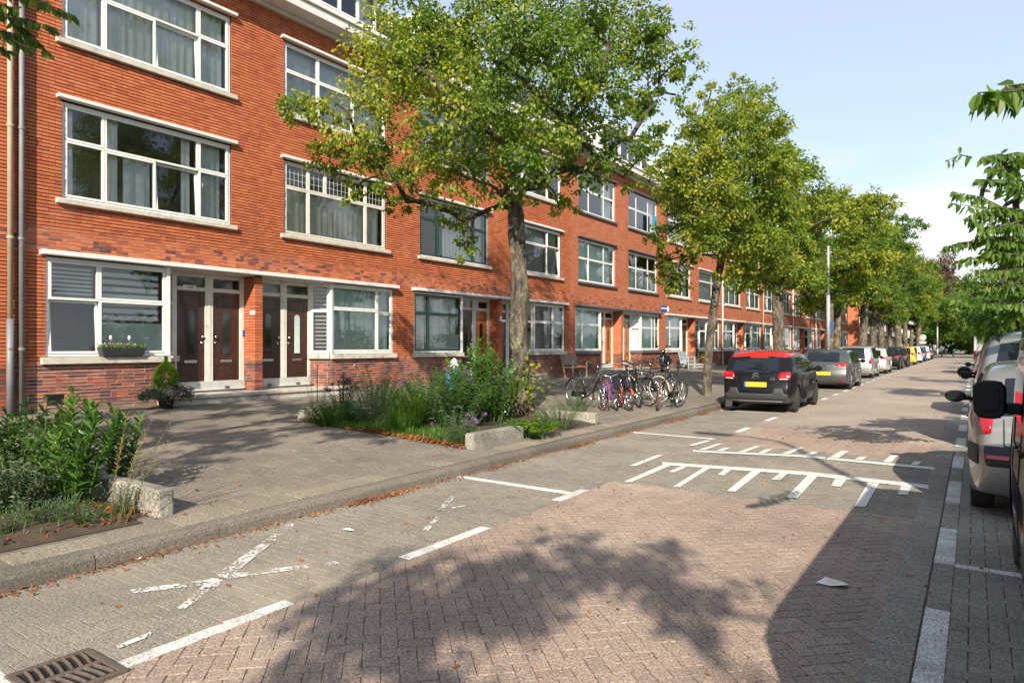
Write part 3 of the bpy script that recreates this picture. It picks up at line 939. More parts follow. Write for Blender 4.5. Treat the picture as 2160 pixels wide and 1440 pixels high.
# neighbour at the very edge of the picture
hn = thing('house', 'sliver of red brick house left of the beige downpipe', 'house', (XF, 2.5, .35), 0, 'terraced brick houses')
wall_cells(_mw := MB(), 0.05, 5.045, .3, 9.97, [], XF - .019); _mw.build('mortar_wall', M['mortar'], hn)
brick_parts(hn, brick_rects(2.0, 5.045, .33, 9.94, []), 60)
MB().add([(XF-.02,.05,9.97),(XF-.02,5.045,9.97),(XF-3,5.045,12.4),(XF-3,.05,12.4)], [(0,1,2,3)]).build('roof', M['rooftile'], hn)
downpipe(4.90, .33, 9.9, .048, 'pipe_beige', 'beige downpipe with grey lower length at the far left edge', lower=2.1)
downpipe(5.08, .33, 9.9, .045, 'zinc', 'grey zinc downpipe right of the beige downpipe', x=XF+.09)
downpipe(45.0, .36, 9.9, .06, 'pipe_white', 'pale downpipe beside the covered scooter')
downpipe(55.0, .36, 9.9, .06, 'pipe_beige', 'beige downpipe behind the red roofed car')
downpipe(65.0, .36, 9.9, .06, 'pipe_white', 'pale downpipe right of the third street tree trunk')
downpipe(75.0, .36, 9.9, .06, 'pipe_white', 'pale downpipe right of the tall lamp post')
_c = MB(); _pts = [(XF+.03, 4.985 + .012*math.sin(i*1.3), 9.6 - i*.45) for i in range(16)] + [(XF+.06, 4.94, 2.2)]
tag(_c.tube(_pts, .009, 6).build('cable', M['red_cable'], None, smooth=True, loc=(XF, 4.98, 2.2)), 'thin red cable hanging between the two downpipes', 'cable')

# far block across the side street: lower, with white balconies
M['far_white'] = mat('far_white', (.66,.65,.62), 0.7, var=.08)
for i in range(8):
    y0 = 104 + i*11.0; y1 = y0 + 10.96
    b = thing('apartment_building', ('dark red brick block with white balconies, nearest of the far row' if i == 0 else 'dark red brick block with white balconies, %s of the far row from the gap' % ['','second','third','fourth','fifth','sixth','seventh','last'][i]), 'building', (XF, y0+5, .3), 0, 'far balcony blocks')
    MB().box(XF-8, XF, y0, y1, .3, 9.4).build('brick_wall', M['brickwall'], b)
    for k, z in enumerate((1.1, 4.2, 7.2)):
        for j in range(4):
            ya = y0 + .6 + j*2.6
            w = MB().ring(ya, ya+1.9, z, z+1.8, .12, XF-.02, XF+.05).build('window', M['far_white'], b)
            MB().add([(XF+.02,ya+.1,z+.1),(XF+.02,ya+1.8,z+.1),(XF+.02,ya+1.8,z+1.7),(XF+.02,ya+.1,z+1.7)], [(0,1,2,3)]).build('pane', M['dark_pane'], w)
            MB().box(XF+.021, XF+.06, ya+.9, ya+1.0, z+.12, z+1.68).build('mullion', M['far_white'], w)
    for z in (3.3, 6.4):
        MB().box(XF+.01, XF+1.0, y0+.4, y1-.4, z, z+.18).build('balcony', M['far_white'], b)
        MB().box(XF+.94, XF+1.0, y0+.4, y1-.4, z+.181, z+.75).build('balcony_rail', M['far_white'], b)
    MB().box(XF-8.1, XF+.4, y0, y1, 9.405, 9.7).build('roof', M['soffit'], b)
# ------------------------------------------------------------------ ground, road, pavement
M['joint'] = mat('joint_sand', (.13,.112,.086), 0.95, var=.25, vs=8, bmp=.3, bs=200)
M['moss_joint'] = mat('mossy_joint', (.090,.074,.055), 0.95, var=.3, vs=5, dirt=((.055,.060,.022), 1.6, .60, .72))
M['road_red'] = m_stone('clinker_red', [(0, (.205,.158,.130)), (.45, (.258,.196,.158)), (.75, (.288,.222,.178)), (1, (.255,.210,.172))], 0.7, 130, per=.16, sand=((.40,.335,.255), .5, .5))
M['road_far'] = m_stone('clinker_far', [(0, (.23,.188,.155)), (.5, (.28,.230,.190)), (1, (.32,.265,.215))], 0.5, 60, per=.0, sand=((.40,.335,.255), .3, .6))
M['road_grey'] = m_stone('paver_grey', [(0, (.158,.144,.122)), (.5, (.198,.180,.149)), (1, (.240,.217,.176))], 0.8, 130, per=.16, sand=((.33,.28,.21), .6, .5))
M['road_dark'] = m_stone('paver_dark', [(0, (.180,.168,.148)), (.5, (.230,.214,.186)), (1, (.275,.256,.222))], 0.9, 130, per=.18, sand=((.27,.24,.195), .7, .35))
M['white_paver'] = m_stone('white_paver', [(0, (.40,.39,.36)), (.6, (.54,.53,.50)), (1, (.64,.63,.60))], 2.0, 160, per=.3, bmp=.2)
M['slab'] = m_stone('pavement_slab', [(0, (.130,.114,.094)), (.5, (.168,.148,.121)), (1, (.208,.183,.147))], 0.5, 120, per=.16, sand=((.29,.245,.185), .45, .45))
M['kerb'] = m_stone('kerb_stone', [(0, (.095,.086,.072)), (.5, (.135,.121,.100)), (1, (.172,.153,.126))], 0.8, 160, per=.25, bmp=.25)
M['block'] = m_stone('concrete_block', [(0, (.15,.142,.122)), (.5, (.225,.212,.182)), (1, (.30,.28,.24))], 2.6, 90, per=.1, bmp=.6, sand=((.14,.135,.10), 1.8, .5))
M['soil'] = mat('soil', (.055,.038,.024), 0.95, var=.35, vs=7, bmp=.8, bs=40)
M['earth'] = mat('far_ground', (.13,.12,.09), 0.95, var=.2, vs=.3)
M['sandstrip'] = m_stone('sandy_slab', [(0, (.155,.136,.108)), (.5, (.205,.178,.138)), (1, (.27,.232,.175))], 0.6, 120, per=.25)
def m_paint(name, worn):
    m, n, l, p, o = newmat(name)
    g = n.new('ShaderNodeNewGeometry')
    f = noise(n, l, 45, 5, 0.7, g.outputs['Position'])
    b = noise(n, l, 5, 3, 0.6, g.outputs['Position'])
    r = ramp(n, [(0.3, (.44,.43,.39)), (0.65, (.66,.65,.62))]); l.new(f, r.inputs[0]); l.new(r.outputs[0], p.inputs['Base Color'])
    p.inputs['Roughness'].default_value = 0.7
    t = n.new('ShaderNodeBsdfTransparent')
    k = math_(n, l, 'ADD', math_(n, l, 'MULTIPLY', f, 0.6), math_(n, l, 'MULTIPLY', b, 0.5))
    mx = n.new('ShaderNodeMixShader'); l.new(step_(n, l, k, worn, worn+.06), mx.inputs[0])
    l.new(p.outputs[0], mx.inputs[2]); l.new(t.outputs[0], mx.inputs[1]); l.new(mx.outputs[0], o.inputs[0])
    return m
M['paint'] = m_paint('road_paint', 0.40)
M['worn_paint'] = m_paint('worn_road_paint', 0.528)

def strip(mb, r0, r1, y0, y1, z, n=1, ny=24):
    rows = []
    for j in range(ny+1):
        y = y0 + (y1-y0)*j/ny
        rows.append([(RX(r0 + (r1-r0)*i/n, y), y, z) for i in range(n+1)])
    return mb.grid(rows)
gd = MB().box(-700, 700, -500, 1100, -.6, -.06).build('ground', M['earth'], None, loc=(0,0,0)); tag(gd, 'flat ground running to the horizon beyond the street', kind='structure')
road = strip(MB(), -5.30, 8.0, -14, 230, -.0045, 6, 60).build('road', M['moss_joint'], None, loc=(0,0,0)); tag(road, 'brick paved street with parking bays down both sides', kind='structure')
PAV_END = 14.2
# far carriageway and bays, where pavers are too small to pick apart
strip(MB(), -3.60, -.47, PAV_END, 230, -.001, 2, 40).build('far_carriageway', M['road_far'], road)
strip(MB(), -5.28, -3.605, PAV_END, 230, -.001, 2, 40).build('far_parking_lane', M['road_grey'], road)
strip(MB(), -.465, 6.0, 12.5, 230, -.001, 2, 40).build('far_right_lane', M['road_dark'], road)
strip(MB(), -5.28, 6.0, -14, .6, -.001, 2, 10).build('near_road', M['road_dark'], road)

PT = np.array([(0,1,2,3),(4,5,1,0),(5,6,2,1),(6,7,3,2),(7,4,0,3),(8,9,5,4),(9,10,6,5),(10,11,7,6),(11,8,4,7)])
def paver_verts(L, W, ch=.0022, dp=.05):
    a, b = L/2, W/2
    q = lambda x, y, z: [(-x,-y,z),(x,-y,z),(x,y,z),(-x,y,z)]
    return np.array(q(a-ch, b-ch, 0) + q(a, b, -ch*.8) + q(a, b, -dp))
def pavers_mesh(name, items, L, W):
    """items: (x, y, z, angle)"""
    base = paver_verts(L, W); n = len(items)
    it = np.array(items)
    c, s = np.cos(it[:, 3])[:, None], np.sin(it[:, 3])[:, None]
    V = np.zeros((n, 12, 3))
    V[:, :, 0] = c*base[None, :, 0] - s*base[None, :, 1] + it[:, 0:1]
    V[:, :, 1] = s*base[None, :, 0] + c*base[None, :, 1] + it[:, 1:2]
    tx = rng.normal(0, .005, (n, 1)); ty = rng.normal(0, .008, (n, 1))
    V[:, :, 2] = base[None, :, 2] + it[:, 2:3] + tx*base[None, :, 0] + ty*base[None, :, 1]
    F = (np.arange(n)[:, None, None]*12 + PT[None]).reshape(-1, 4)
    return array_faces(name, V.reshape(-1, 3), F)
def herring(r0, r1, y0, y1, W, ang):
    """2:1 herringbone cells; ang turns the whole bond"""
    out = []; ca, sa = math.cos(ang), math.sin(ang)
    N = int((abs(r1-r0) + abs(y1-y0))/W) + 6
    cx, cy = (r0+r1)/2, (y0+y1)/2
    for i in range(-N, N):
        for j in range(-N, N):
            k = (i - j) % 4
            if k == 0: px, py, t = (i+1)*W, (j+.5)*W, 0.0
            elif k == 3: px, py, t = (i+.5)*W, (j+1)*W, math.pi/2
            else: continue
            x = ca*px - sa*py + cx; y = sa*px + ca*py + cy
            if r0 <= x <= r1 and y0 <= y <= y1:
                out.append((RX(x, y), y, rng.normal(0, .0007), t + ang))
    return out
def split_big(items, count, pad=40):
    a = np.array(items); f = -ST*a[:, 0] + CT*a[:, 1]; r = CT*a[:, 0] + ST*a[:, 1]
    u = XC + FPX*r/f; v = HY + FPX*(HC - a[:, 2])/f
    sc = np.where((f > .5) & (u > -pad) & (u < 2160+pad) & (v < 1440+pad), 1/np.maximum(f, .1), 0)
    k = np.argsort(-sc)[:count]; k = k[sc[k] > 0]
    return set(k.tolist())
_pm = {}
def place_pavers(items, L, W, matk, count, parent, name='paver', tilt=0.0):
    key = (name, matk, L, W)
    if key not in _pm:
        me = array_faces(name, paver_verts(L, W), PT); me.materials.append(M[matk]); _pm[key] = me
    big = split_big(items, count)
    for i in big:
        x, y, z, t = items[i]
        ob = bpy.data.objects.new(name, _pm[key]); COL.objects.link(ob); ob.parent = parent
        ob.location = (x, y, z); ob.rotation_euler = (random.gauss(0, .012), random.gauss(0, .012) + tilt, t)
    return [items[i] for i in range(len(items)) if i not in big]
PL, PW = .1865, .0935
g_ = .0045
red = herring(-3.66, -.33, .4, PAV_END, .094, R(45))
grey_i = [p for p in red if 7.35 < p[1] < 11.25]      # the hump is laid in grey
red_i = [p for p in red if not 7.35 < p[1] < 11.25]
rest = place_pavers(red_i, PL-g_, PW-g_, 'road_red', 190, road)
tag(link(pavers_mesh('pavers', rest, PL-g_, PW-g_), 'carriageway_pavers', M['road_red'], road), kind='stuff')
tag(link(pavers_mesh('pavers', grey_i, PL-g_, PW-g_), 'hump_pavers', M['road_grey'], road), kind='stuff')
bay = herring(-5.30, -3.52, .4, PAV_END, .094, 0)
rest = place_pavers(bay, PL-g_, PW-g_, 'road_grey', 100, road)
tag(link(pavers_mesh('pavers', rest, PL-g_, PW-g_), 'parking_bay_pavers', M['road_grey'], road), kind='stuff')
rb = herring(-.19, 2.2, 2.2, 12.5, .094, 0)
tag(link(pavers_mesh('pavers', rb, PL-g_, PW-g_), 'right_bay_pavers', M['road_dark'], road), kind='stuff')
# straight courses: left edge line, right gutter strip, right edge line
ln_l, ln_lw, gut, ln_r, ln_rw = [], [], [], [], []
on_l = lambda y: any(a < y < b for a, b in ((1.75,2.82),(3.82,4.95),(6.05,6.66),(12.9,13.7)))
y = .5
while y < PAV_END:
    (ln_lw if on_l(y) else ln_l).append((RX(-3.545, y), y, .004, math.pi/2)); y += .212
y = 2.0
while y < 12.6:
    for k in range(2):
        gut.append((RX(-.36 + .0, y) if k == 0 else RX(-.36, y), y, .003, 0)) if k == 0 else None
    (ln_rw if any(a < y < b for a, b in ((3.2,4.95),(5.93,7.15),(8.35,9.65),(10.75,11.9))) else ln_r).append((RX(-.185, y), y, .004, 0)); y += .106
place_pavers(gut, .205, .099, 'road_dark', 0, road)
tag(link(pavers_mesh('pavers', ln_l, .205, .098), 'edge_course_pavers', M['road_grey'], road), kind='stuff')
tag(link(pavers_mesh('pavers', gut, .205, .099), 'gutter_course_pavers', M['road_dark'], road), kind='stuff')
tag(link(pavers_mesh('pavers', ln_r, .125, .099), 'right_edge_pavers', M['road_dark'], road), kind='stuff')
place_pavers(ln_lw, .205, .102, 'white_paver', 80, road, 'white_paver')
place_pavers(ln_rw, .128, .102, 'white_paver', 80, road, 'white_paver')
# white bay lines laid across the lane
bl = []
for Yb in (1.32, 6.56, 11.80):
    r = -5.12
    while r < -3.62:
        bl.append((RX(r, Yb) , Yb - .05*(r+5.1)/1.5, .004, R(-2))); r += .212
place_pavers(bl, .205, .100, 'white_paver', 60, road, 'white_paver')
place_pavers([(RX(r, 5.98), 5.98, .004, 0) for r in (-.02, .19, .40, .61, .82, 1.03)], .205, .09, 'white_paver', 20, road, 'white_paver')
for Yb in (17.0, 22.2, 27.4, 32.6, 37.8, 43.0):
    strip(MB(), -5.1, -3.62, Yb, Yb+.10, .003, 1, 1).build('bay_line', M['paint'], road)
Yd = 15.2
while Yd < 92:
    strip(MB(), -3.60, -3.49, Yd, Yd+.95, .003, 1, 1).build('edge_dash', M['paint'], road); Yd += 2.3
Yd = 13.1
while Yd < 40:
    strip(MB(), -.25, -.12, Yd, Yd+1.2, .003, 1, 1).build('edge_dash', M['paint'], road); Yd += 2.4

# speed hump teeth and faded crosses, flat paint on the pavers
Z5 = lambda a, b: ground(1280 + a/2.4545, 860 + b/2.4545, .006)
Z3 = lambda a, b: ground(a/2.4, 840 + b/2.4, .006)
Z4 = lambda a, b: ground(700 + a/3, 960 + b/3, .006)
def paint(polys, Z, m, nm):
    for pi_, P in enumerate(polys):
        pts = [Z(*q) for q in P]
        MB().add([(p[0], p[1], .0062 + .00025*pi_) for p in pts], [tuple(range(len(pts)))]).build(nm, M[m], road)
near_band = [(285,279),(400,287),(1045,330),(1665,398),(1665,417),(1040,348),(290,294)]
teeth = [[(285,295),(332,297),(128,383),(86,383)], [(392,299),(424,301),(352,332),(318,330)], [(505,306),(540,308),(378,408),(342,408)], [(612,315),(648,318),(608,348),(572,346)],
 [(752,325),(800,328),(665,433),(620,430)], [(900,336),(938,338),(895,373),(850,370)], [(1040,349),(1090,354),(985,467),(930,462)], [(1183,366),(1240,372),(1210,408),(1160,403)],
 [(1352,385),(1410,390),(1338,512),(1282,508)], [(1525,403),(1575,408),(1558,450),(1505,447)], [(262,243),(298,243),(150,302),(115,300)]]
far_band = [(445,219),(1000,244),(1160,258),(1695,307),(1695,320),(1160,269),(1000,254),(445,228)]
teeth2 = [[(470,218),(575,185),(602,185),(507,219)], [(568,222),(610,206),(640,206),(600,224)], [(678,228),(772,197),(802,197),(715,230)], [(783,233),(825,214),(858,214),(818,235)],
 [(903,238),(990,205),(1022,206),(945,240)], [(1018,245),(1060,228),(1095,230),(1055,248)], [(1153,256),(1215,222),(1255,224),(1200,260)], [(1283,268),(1310,252),(1348,253),(1322,271)],
 [(1428,281),(1470,245),(1508,246),(1470,284)], [(1573,294),(1595,278),(1628,280),(1613,297)], [(510,170),(545,170),(447,198),(415,197)]]
paint([near_band] + teeth + [far_band] + teeth2, Z5, 'paint', 'hump_marking')
paint([[(1468,630),(1497,637),(1150,912),(1090,892)], [(1075,905),(1140,922),(938,1062),(896,1062)], [(1700,822),(1722,836),(1150,912),(1150,888)], [(1085,912),(1095,935),(680,985),(655,968)], [(760,1180),(780,1195),(600,1265),(590,1250)]], Z3, 'worn_paint', 'faded_marking')
paint([[(748,258),(782,260),(705,350),(665,348)], [(655,388),(692,390),(612,474),(575,470)], [(760,328),(850,313),(852,318),(762,336)]], Z4, 'worn_paint', 'faded_marking')

# kerb
kerb = thing('kerb', 'grey concrete kerb along the left pavement', None, (RX(-5.2, 5), 5, 0), kind='structure')
del_ = kerb.get('category')
kz = .13
def kerb_piece(y0, y1, name='kerb_stone'):
    prof = [(0, -.04), (.010, .080), (.024, .108), (.045, .122), (.125, .130), (.125, -.04)]
    mb = MB(); n = len(prof); vs = []
    for y in (y0+.004, y1-.004):
        for (a, z) in prof: vs.append((RX(-5.20, y) - a, y, z))
    fs = [tuple(range(n)), tuple(range(2*n-1, n-1, -1))] + [(i, n+i, n+(i+1) % n, (i+1) % n) for i in range(n)]
    mb.add(vs, fs)
    return mb.build(name, M['kerb'], kerb)
y = -1.6
while y < 42:
    kerb_piece(y, y+.98); y += .98
for y in range(42, 100, 8): kerb_piece(y, y+8, 'far_kerb')

# pavement
sl = math.atan(.025)
wk = MB(); rows = []
for j in range(41):
    y = -14 + 254*j/40
    x0 = RX(-5.34, y); rows.append([(x0, y, walk_z(x0)-.007), (XF-.5, y, walk_z(XF-.5)-.007)])
pavement = wk.grid(rows).build('pavement', M['joint'], None, loc=(0,0,0)); tag(pavement, 'wide slab pavement between the kerb and the houses', kind='structure')
SL_END = 16.5
rows = []
for j in range(31):
    y = SL_END + (240-SL_END)*j/30
    x0 = RX(-5.345, y); rows.append([(x0 + (XF+.05-x0)*i/6, y, walk_z(x0 + (XF+.05-x0)*i/6)) for i in range(7)])
MB().grid(rows).build('far_slabs', M['slab'], pavement)
BED1 = [(-5.78,-2.5),(-8.3,-2.5),(-8.3,3.35),(-5.78,3.05)]
BED2 = [(-6.02,7.62),(-10.35,8.05),(-10.35,12.1),(-6.05,11.75)]
def inside(p, poly):
    x, y = p; c = False; n = len(poly)
    for i in range(n):
        (x0, y0), (x1, y1) = poly[i], poly[(i+1) % n]
        if (y0 > y) != (y1 > y) and x < (x1-x0)*(y-y0)/(y1-y0)+x0: c = not c
    return c
slabs, sandy = [], []
row = 0; S_ = .302
d = 0.0
while True:
    # rows run along the kerb
    off = .151*(row % 2)
    y = .2 + off
    done = True
    while y < SL_END + .1:
        x = RX(-5.50, y) - row*S_
        if x > XF - .1:
            done = False
            if not inside((x, y), BED1) and not inside((x, y), BED2):
                (sandy if row == 0 else slabs).append((x, y, walk_z(x) + rng.normal(0, .0008), 0))
        y += S_
    row += 1
    if done or row > 40: break
rest = place_pavers(slabs, .298, .298, 'slab', 250, pavement, 'slab', tilt=sl)
me = pavers_mesh('slabs', rest, .298, .298)
tag(link(me, 'slabs', M['slab'], pavement), kind='stuff')
place_pavers(sandy, .298, .298, 'sandstrip', 60, pavement, 'sandy_slab', tilt=sl)

# planting beds and their concrete blocks
def bed(poly, label):
    mb = MB()
    cx = sum(p[0] for p in poly)/4; cy = sum(p[1] for p in poly)/4
    rows = []
    for j in range(15):
        v = j/14; rw = []
        for i in range(15):
            u = i/14
            x = (poly[0][0]*(1-u)+poly[1][0]*u)*(1-v) + (poly[3][0]*(1-u)+poly[2][0]*u)*v
            y_ = (poly[0][1]*(1-u)+poly[1][1]*u)*(1-v) + (poly[3][1]*(1-u)+poly[2][1]*u)*v
            e = min(u, 1-u, v, 1-v)
            rw.append((x, y_, walk_z(x) + (.0 if e == 0 else .03) + .03*random.random()*min(1, e*8)))
        rows.append(rw)
    return tag(mb.grid(rows).build('planting_bed', M['soil'], None, smooth=True, loc=(cx, cy, walk_z(cx))), label, kind='structure')
bed(BED1, 'planting bed at the left edge beside the kerb'); bed(BED2, 'planting bed round the first street tree')
def cblock(x0, x1, y0, y1, h, label):
    z = walk_z((x0+x1)/2)
    tag(MB().box(x0, x1, y0, y1, z-.05, z+h).build('concrete_block', M['block'], None, bevel=.022, loc=((x0+x1)/2, (y0+y1)/2, z)), label, 'concrete block', 'concrete blocks edging the planting beds')
cblock(-7.5, -5.82, 3.06, 3.21, .215, 'long grey concrete block with square end beside the left planting bed')
cblock(-6.13, -5.97, 7.62, 8.92, .22, 'grey concrete block parallel to the kerb in front of the purple flowers')
cblock(-7.15, -6.06, 11.44, 11.58, .19, 'grey concrete block beside the parked bicycles and grey-green lavender')
cblock(-10.42, -10.22, 8.05, 8.6, .2, 'half hidden concrete block at the back left corner of the flower bed')

# gully grate
gr = thing('drain_grate', 'rusty iron drain grate with curved bars in the gutter line', 'drain grate', (-3.70, 1.50, 0))
M['iron'] = mat('cast_iron', (.105,.082,.066), 0.8, 0.2, var=.25, vs=20, bmp=.3, bs=90)
M['pit_shade'] = mat('drain_pit_shade', (.006,.005,.004), 0.9)  # near-black colour of a flat sheet, standing for the shade inside the drain
_g = MB()
def grf(a, b, z): return (-3.70 + a, 1.50 + b, z)
_g.add([grf(-.20,-.17,.005), grf(.20,-.17,.005), grf(.20,.17,.005), grf(-.20,.17,.005)], [(0,1,2,3)]); _g.build('pit_shade', M['pit_shade'], gr)
for (a0, a1, b0, b1) in ((-.215,-.18,-.19,.19),(.18,.215,-.19,.19),(-.1795,.1795,-.19,-.155),(-.1795,.1795,.155,.19),(-.016,.016,-.1545,.1545)):
    MB().box(-3.70+a0, -3.70+a1, 1.50+b0, 1.50+b1, -.03, .016).build('frame_bar', M['iron'], gr, bevel=.004)
for i in range(7):
    b = -.135 + i*.042
    for s_ in (-1, 1):
        pts = [grf(s_*(.018 + .16*t), b + .022*math.sin(t*math.pi/2), .010) for t in np.linspace(0, 1, 5)]
        MB().tube(pts, .009, 6).build('bar', M['iron'], gr)

# fallen leaves: one drift along the gutter, one round the beds
M['dead_leaf'] = m_leaf('dead_leaf', (.10,.035,.012), (.26,.085,.02), (.42,.17,.035), trans=.15, rough=.7)
def leaf_quads(P, size, up=0.6):
    n = len(P)
    a = rng.uniform(0, 2*np.pi, n); L = size*rng.uniform(.6, 1.3, n); W = L*rng.uniform(.45, .7, n)
    t = np.stack([np.cos(a), np.sin(a), rng.normal(0, .35, n)], 1)
    s = np.stack([-np.sin(a), np.cos(a), rng.normal(0, .45, n)], 1)
    V = np.stack([P - t*L[:, None]/2, P + s*W[:, None]/2 + [0,0,.004], P + t*L[:, None]/2, P - s*W[:, None]/2 + [0,0,.004]], 1)
    V[:, :, 2] += np.abs(rng.normal(0, .006, (n, 1)))
    return V.reshape(-1, 3), n
def drift(name, P, size, label, loc):
    V, n = leaf_quads(np.array(P), size)
    o = link(array_mesh(name, V - np.array(loc), n, 4), name, M['dead_leaf'], None, Vector(loc))
    return tag(o, label, 'leaves', kind='stuff')
P = []
for i in range(9000):
    y = 1.0 + 24*random.random()**1.3
    cl = max(0, math.sin(y*2.1) * math.sin(y*.77+1) + .3*math.sin(y*5.3))
    if random.random() > .18 + .9*cl: continue
    P.append((RX(-5.19, y) + abs(random.gauss(0, .05))*(1+random.random()*.8), y, .008 + .012*random.random()))
drift('fallen_leaves', P, .032, 'orange brown fallen leaves drifted along the gutter', (-5.3, 6, 0))
P = []
for i in range(2600):
    u = random.random()
    if random.random() < .5:
        x, y = -6.05 - 4.2*u, 7.62 + .43*u + random.gauss(.02, .10)
    else:
        x, y = -5.85 - random.random()*.9, -1 + 4.1*u
    P.append((x, y, walk_z(x) + .035*random.random() + .01))
drift('fallen_leaves', P, .05, 'orange brown fallen leaves round the planting beds', (-6.5, 5, .15))
P = []
for i in range(260):
    r, y = random.uniform(-5, 1.2), random.uniform(2, 13)
    P.append((RX(r, y), y, .006))
for i in range(200):
    x, y = random.uniform(-12, -5.6), random.uniform(1, 15)
    P.append((x, y, walk_z(x)+.006))
drift('fallen_leaves', P, .04, 'single dry leaves scattered over street and pavement', (-3, 6, 0))
# bits of litter
M['paper'] = mat('paper', (.72,.72,.70), 0.7, var=.05); M['cardboard'] = mat('cardboard', (.42,.29,.17), 0.8, var=.1); M['orange_print'] = mat('orange_print', (.75,.33,.03), 0.6)
lx, ly = ground(1758, 1230, .01)
lt = thing('paper_wrapper', 'white paper food wrapper with orange print lying on the road', 'litter', (lx, ly, .006))
MB().add([(lx-.10,ly-.05,.012),(lx-.06,ly+.05,.03),(lx+.03,ly+.065,.018),(lx+.09,ly+.03,.012),(lx+.08,ly-.05,.03),(lx-.01,ly-.065,.012)], [(0,1,2),(0,2,5),(2,4,5),(2,3,4)]).build('sheet', M['paper'], lt)
MB().add([(lx-.04,ly+.005,.0325),(lx+.04,ly+.02,.0325),(lx+.045,ly+.005,.0325),(lx-.03,ly-.012,.0325)], [(0,1,2,3)]).build('print', M['orange_print'], lt)
lx, ly = ground(440, 1132, .02)
tag(MB().grid([[(lx-.07,ly-.06,.005),(lx-.07,ly+.05,.005)],[(lx,ly-.06,.008),(lx,ly+.05,.008)],[(lx+.05,ly-.06,.05),(lx+.05,ly+.05,.05)]]).build('cardboard_scrap', M['cardboard'], None, loc=(lx, ly, 0)), 'folded scrap of brown cardboard by the kerb', 'litter')
for (a, b, lb) in ((292, 1177, 'small white paper scrap in the left parking bay'), (735, 1117, 'small yellow paper scrap on the pavement edge')):
    lx, ly = ground(a, b, .01)
    tag(MB().add([(lx-.06,ly-.02,.012),(lx+.05,ly-.03,.02),(lx+.06,ly+.02,.012),(lx-.03,ly+.025,.02)], [(0,1,2,3)]).build('paper_scrap', M['paper'], None, loc=(lx, ly, 0)), lb, 'litter')
# ------------------------------------------------------------------ trees and plants
def m_bark(name, a, b, c, lichen=None):
    m, n, l, p, o = newmat(name)
    t = n.new('ShaderNodeTexCoord')
    mp = n.new('ShaderNodeMapping'); mp.inputs['Scale'].default_value = (1, 1, .35); l.new(t.outputs['Object'], mp.inputs[0])
    f = noise(n, l, 11, 6, .75, mp.outputs[0])
    r = ramp(n, [(.36, a), (.5, b), (.64, c)]); l.new(f, r.inputs[0]); col = r.outputs[0]
    if lichen:
        k = noise(n, l, 3.2, 5, .65, t.outputs['Object']); col = mixc(n, l, step_(n, l, k, .56, .66), col, lichen[0])
        k = noise(n, l, 4.1, 4, .6, mp.outputs[0]); col = mixc(n, l, step_(n, l, k, .64, .70), col, lichen[1])
    l.new(col, p.inputs['Base Color']); p.inputs['Roughness'].default_value = .95
    bump(n, l, p, noise(n, l, 20, 6, .72, mp.outputs[0]), 1.0, .07)
    return m
M['bark'] = m_bark('lichened_bark', (.022,.016,.012), (.090,.072,.054), (.21,.18,.14), ((.25,.25,.14), (.30,.23,.035)))
M['bark_dark'] = m_bark('dark_bark', (.030,.024,.018), (.065,.052,.038), (.12,.10,.075))
M['leaf_lime'] = m_leaf('lime_leaf', (.060,.112,.016), (.118,.186,.022), (.195,.260,.030), (.37,.36,.045), .22, .48, .42)
M['leaf_lime_y'] = m_leaf('yellowing_lime_leaf', (.066,.116,.016), (.132,.192,.022), (.21,.262,.030), (.40,.37,.045), .22, .48, .5)
M['leaf_green'] = m_leaf('green_leaf', (.050,.105,.018), (.092,.162,.024), (.145,.220,.030), (.26,.28,.038), .10, .48)
M['leaf_cherry'] = m_leaf('cherry_leaf', (.055,.120,.026), (.100,.180,.034), (.165,.245,.045), (.28,.29,.05), .05, .50)
M['leaf_copper'] = m_leaf('copper_leaf', (.060,.040,.026), (.105,.062,.040), (.13,.085,.05), (.07,.09,.025), .10, .25)
M['leaf_bright'] = m_leaf('bright_leaf', (.06,.13,.012), (.10,.19,.014), (.15,.25,.02), None, 0, .4)
M['leaf_laurel'] = m_leaf('laurel_leaf', (.030,.080,.016), (.060,.135,.022), (.105,.19,.032), (.20,.22,.05), .02, .28, rough=.28)
M['leaf_grey'] = m_leaf('grey_leaf', (.055,.085,.045), (.090,.125,.070), (.14,.17,.105), None, 0, .25, rough=.6)
M['leaf_weed'] = m_leaf('weed_leaf', (.036,.088,.024), (.066,.132,.034), (.11,.175,.05), None, 0, .35)
M['leaf_grass'] = m_leaf('grass_blade', (.035,.10,.010), (.065,.155,.014), (.11,.20,.022), None, 0, .35)
M['leaf_dry'] = m_leaf('dry_stalk', (.14,.11,.045), (.22,.18,.075), (.32,.26,.11), None, 0, .3)
M['petal_purple'] = m_leaf('purple_petal', (.11,.035,.16), (.22,.09,.30), (.38,.22,.45), None, 0, .3)
M['petal_dark'] = m_leaf('dark_purple_petal', (.06,.010,.045), (.13,.022,.09), (.24,.09,.20), None, 0, .3)
M['petal_white'] = m_leaf('white_petal', (.5,.48,.46), (.62,.6,.58), (.7,.68,.66), None, 0, .3)
M['petal_red'] = m_leaf('red_petal', (.35,.02,.04), (.5,.03,.06), (.6,.08,.12), None, 0, .3)

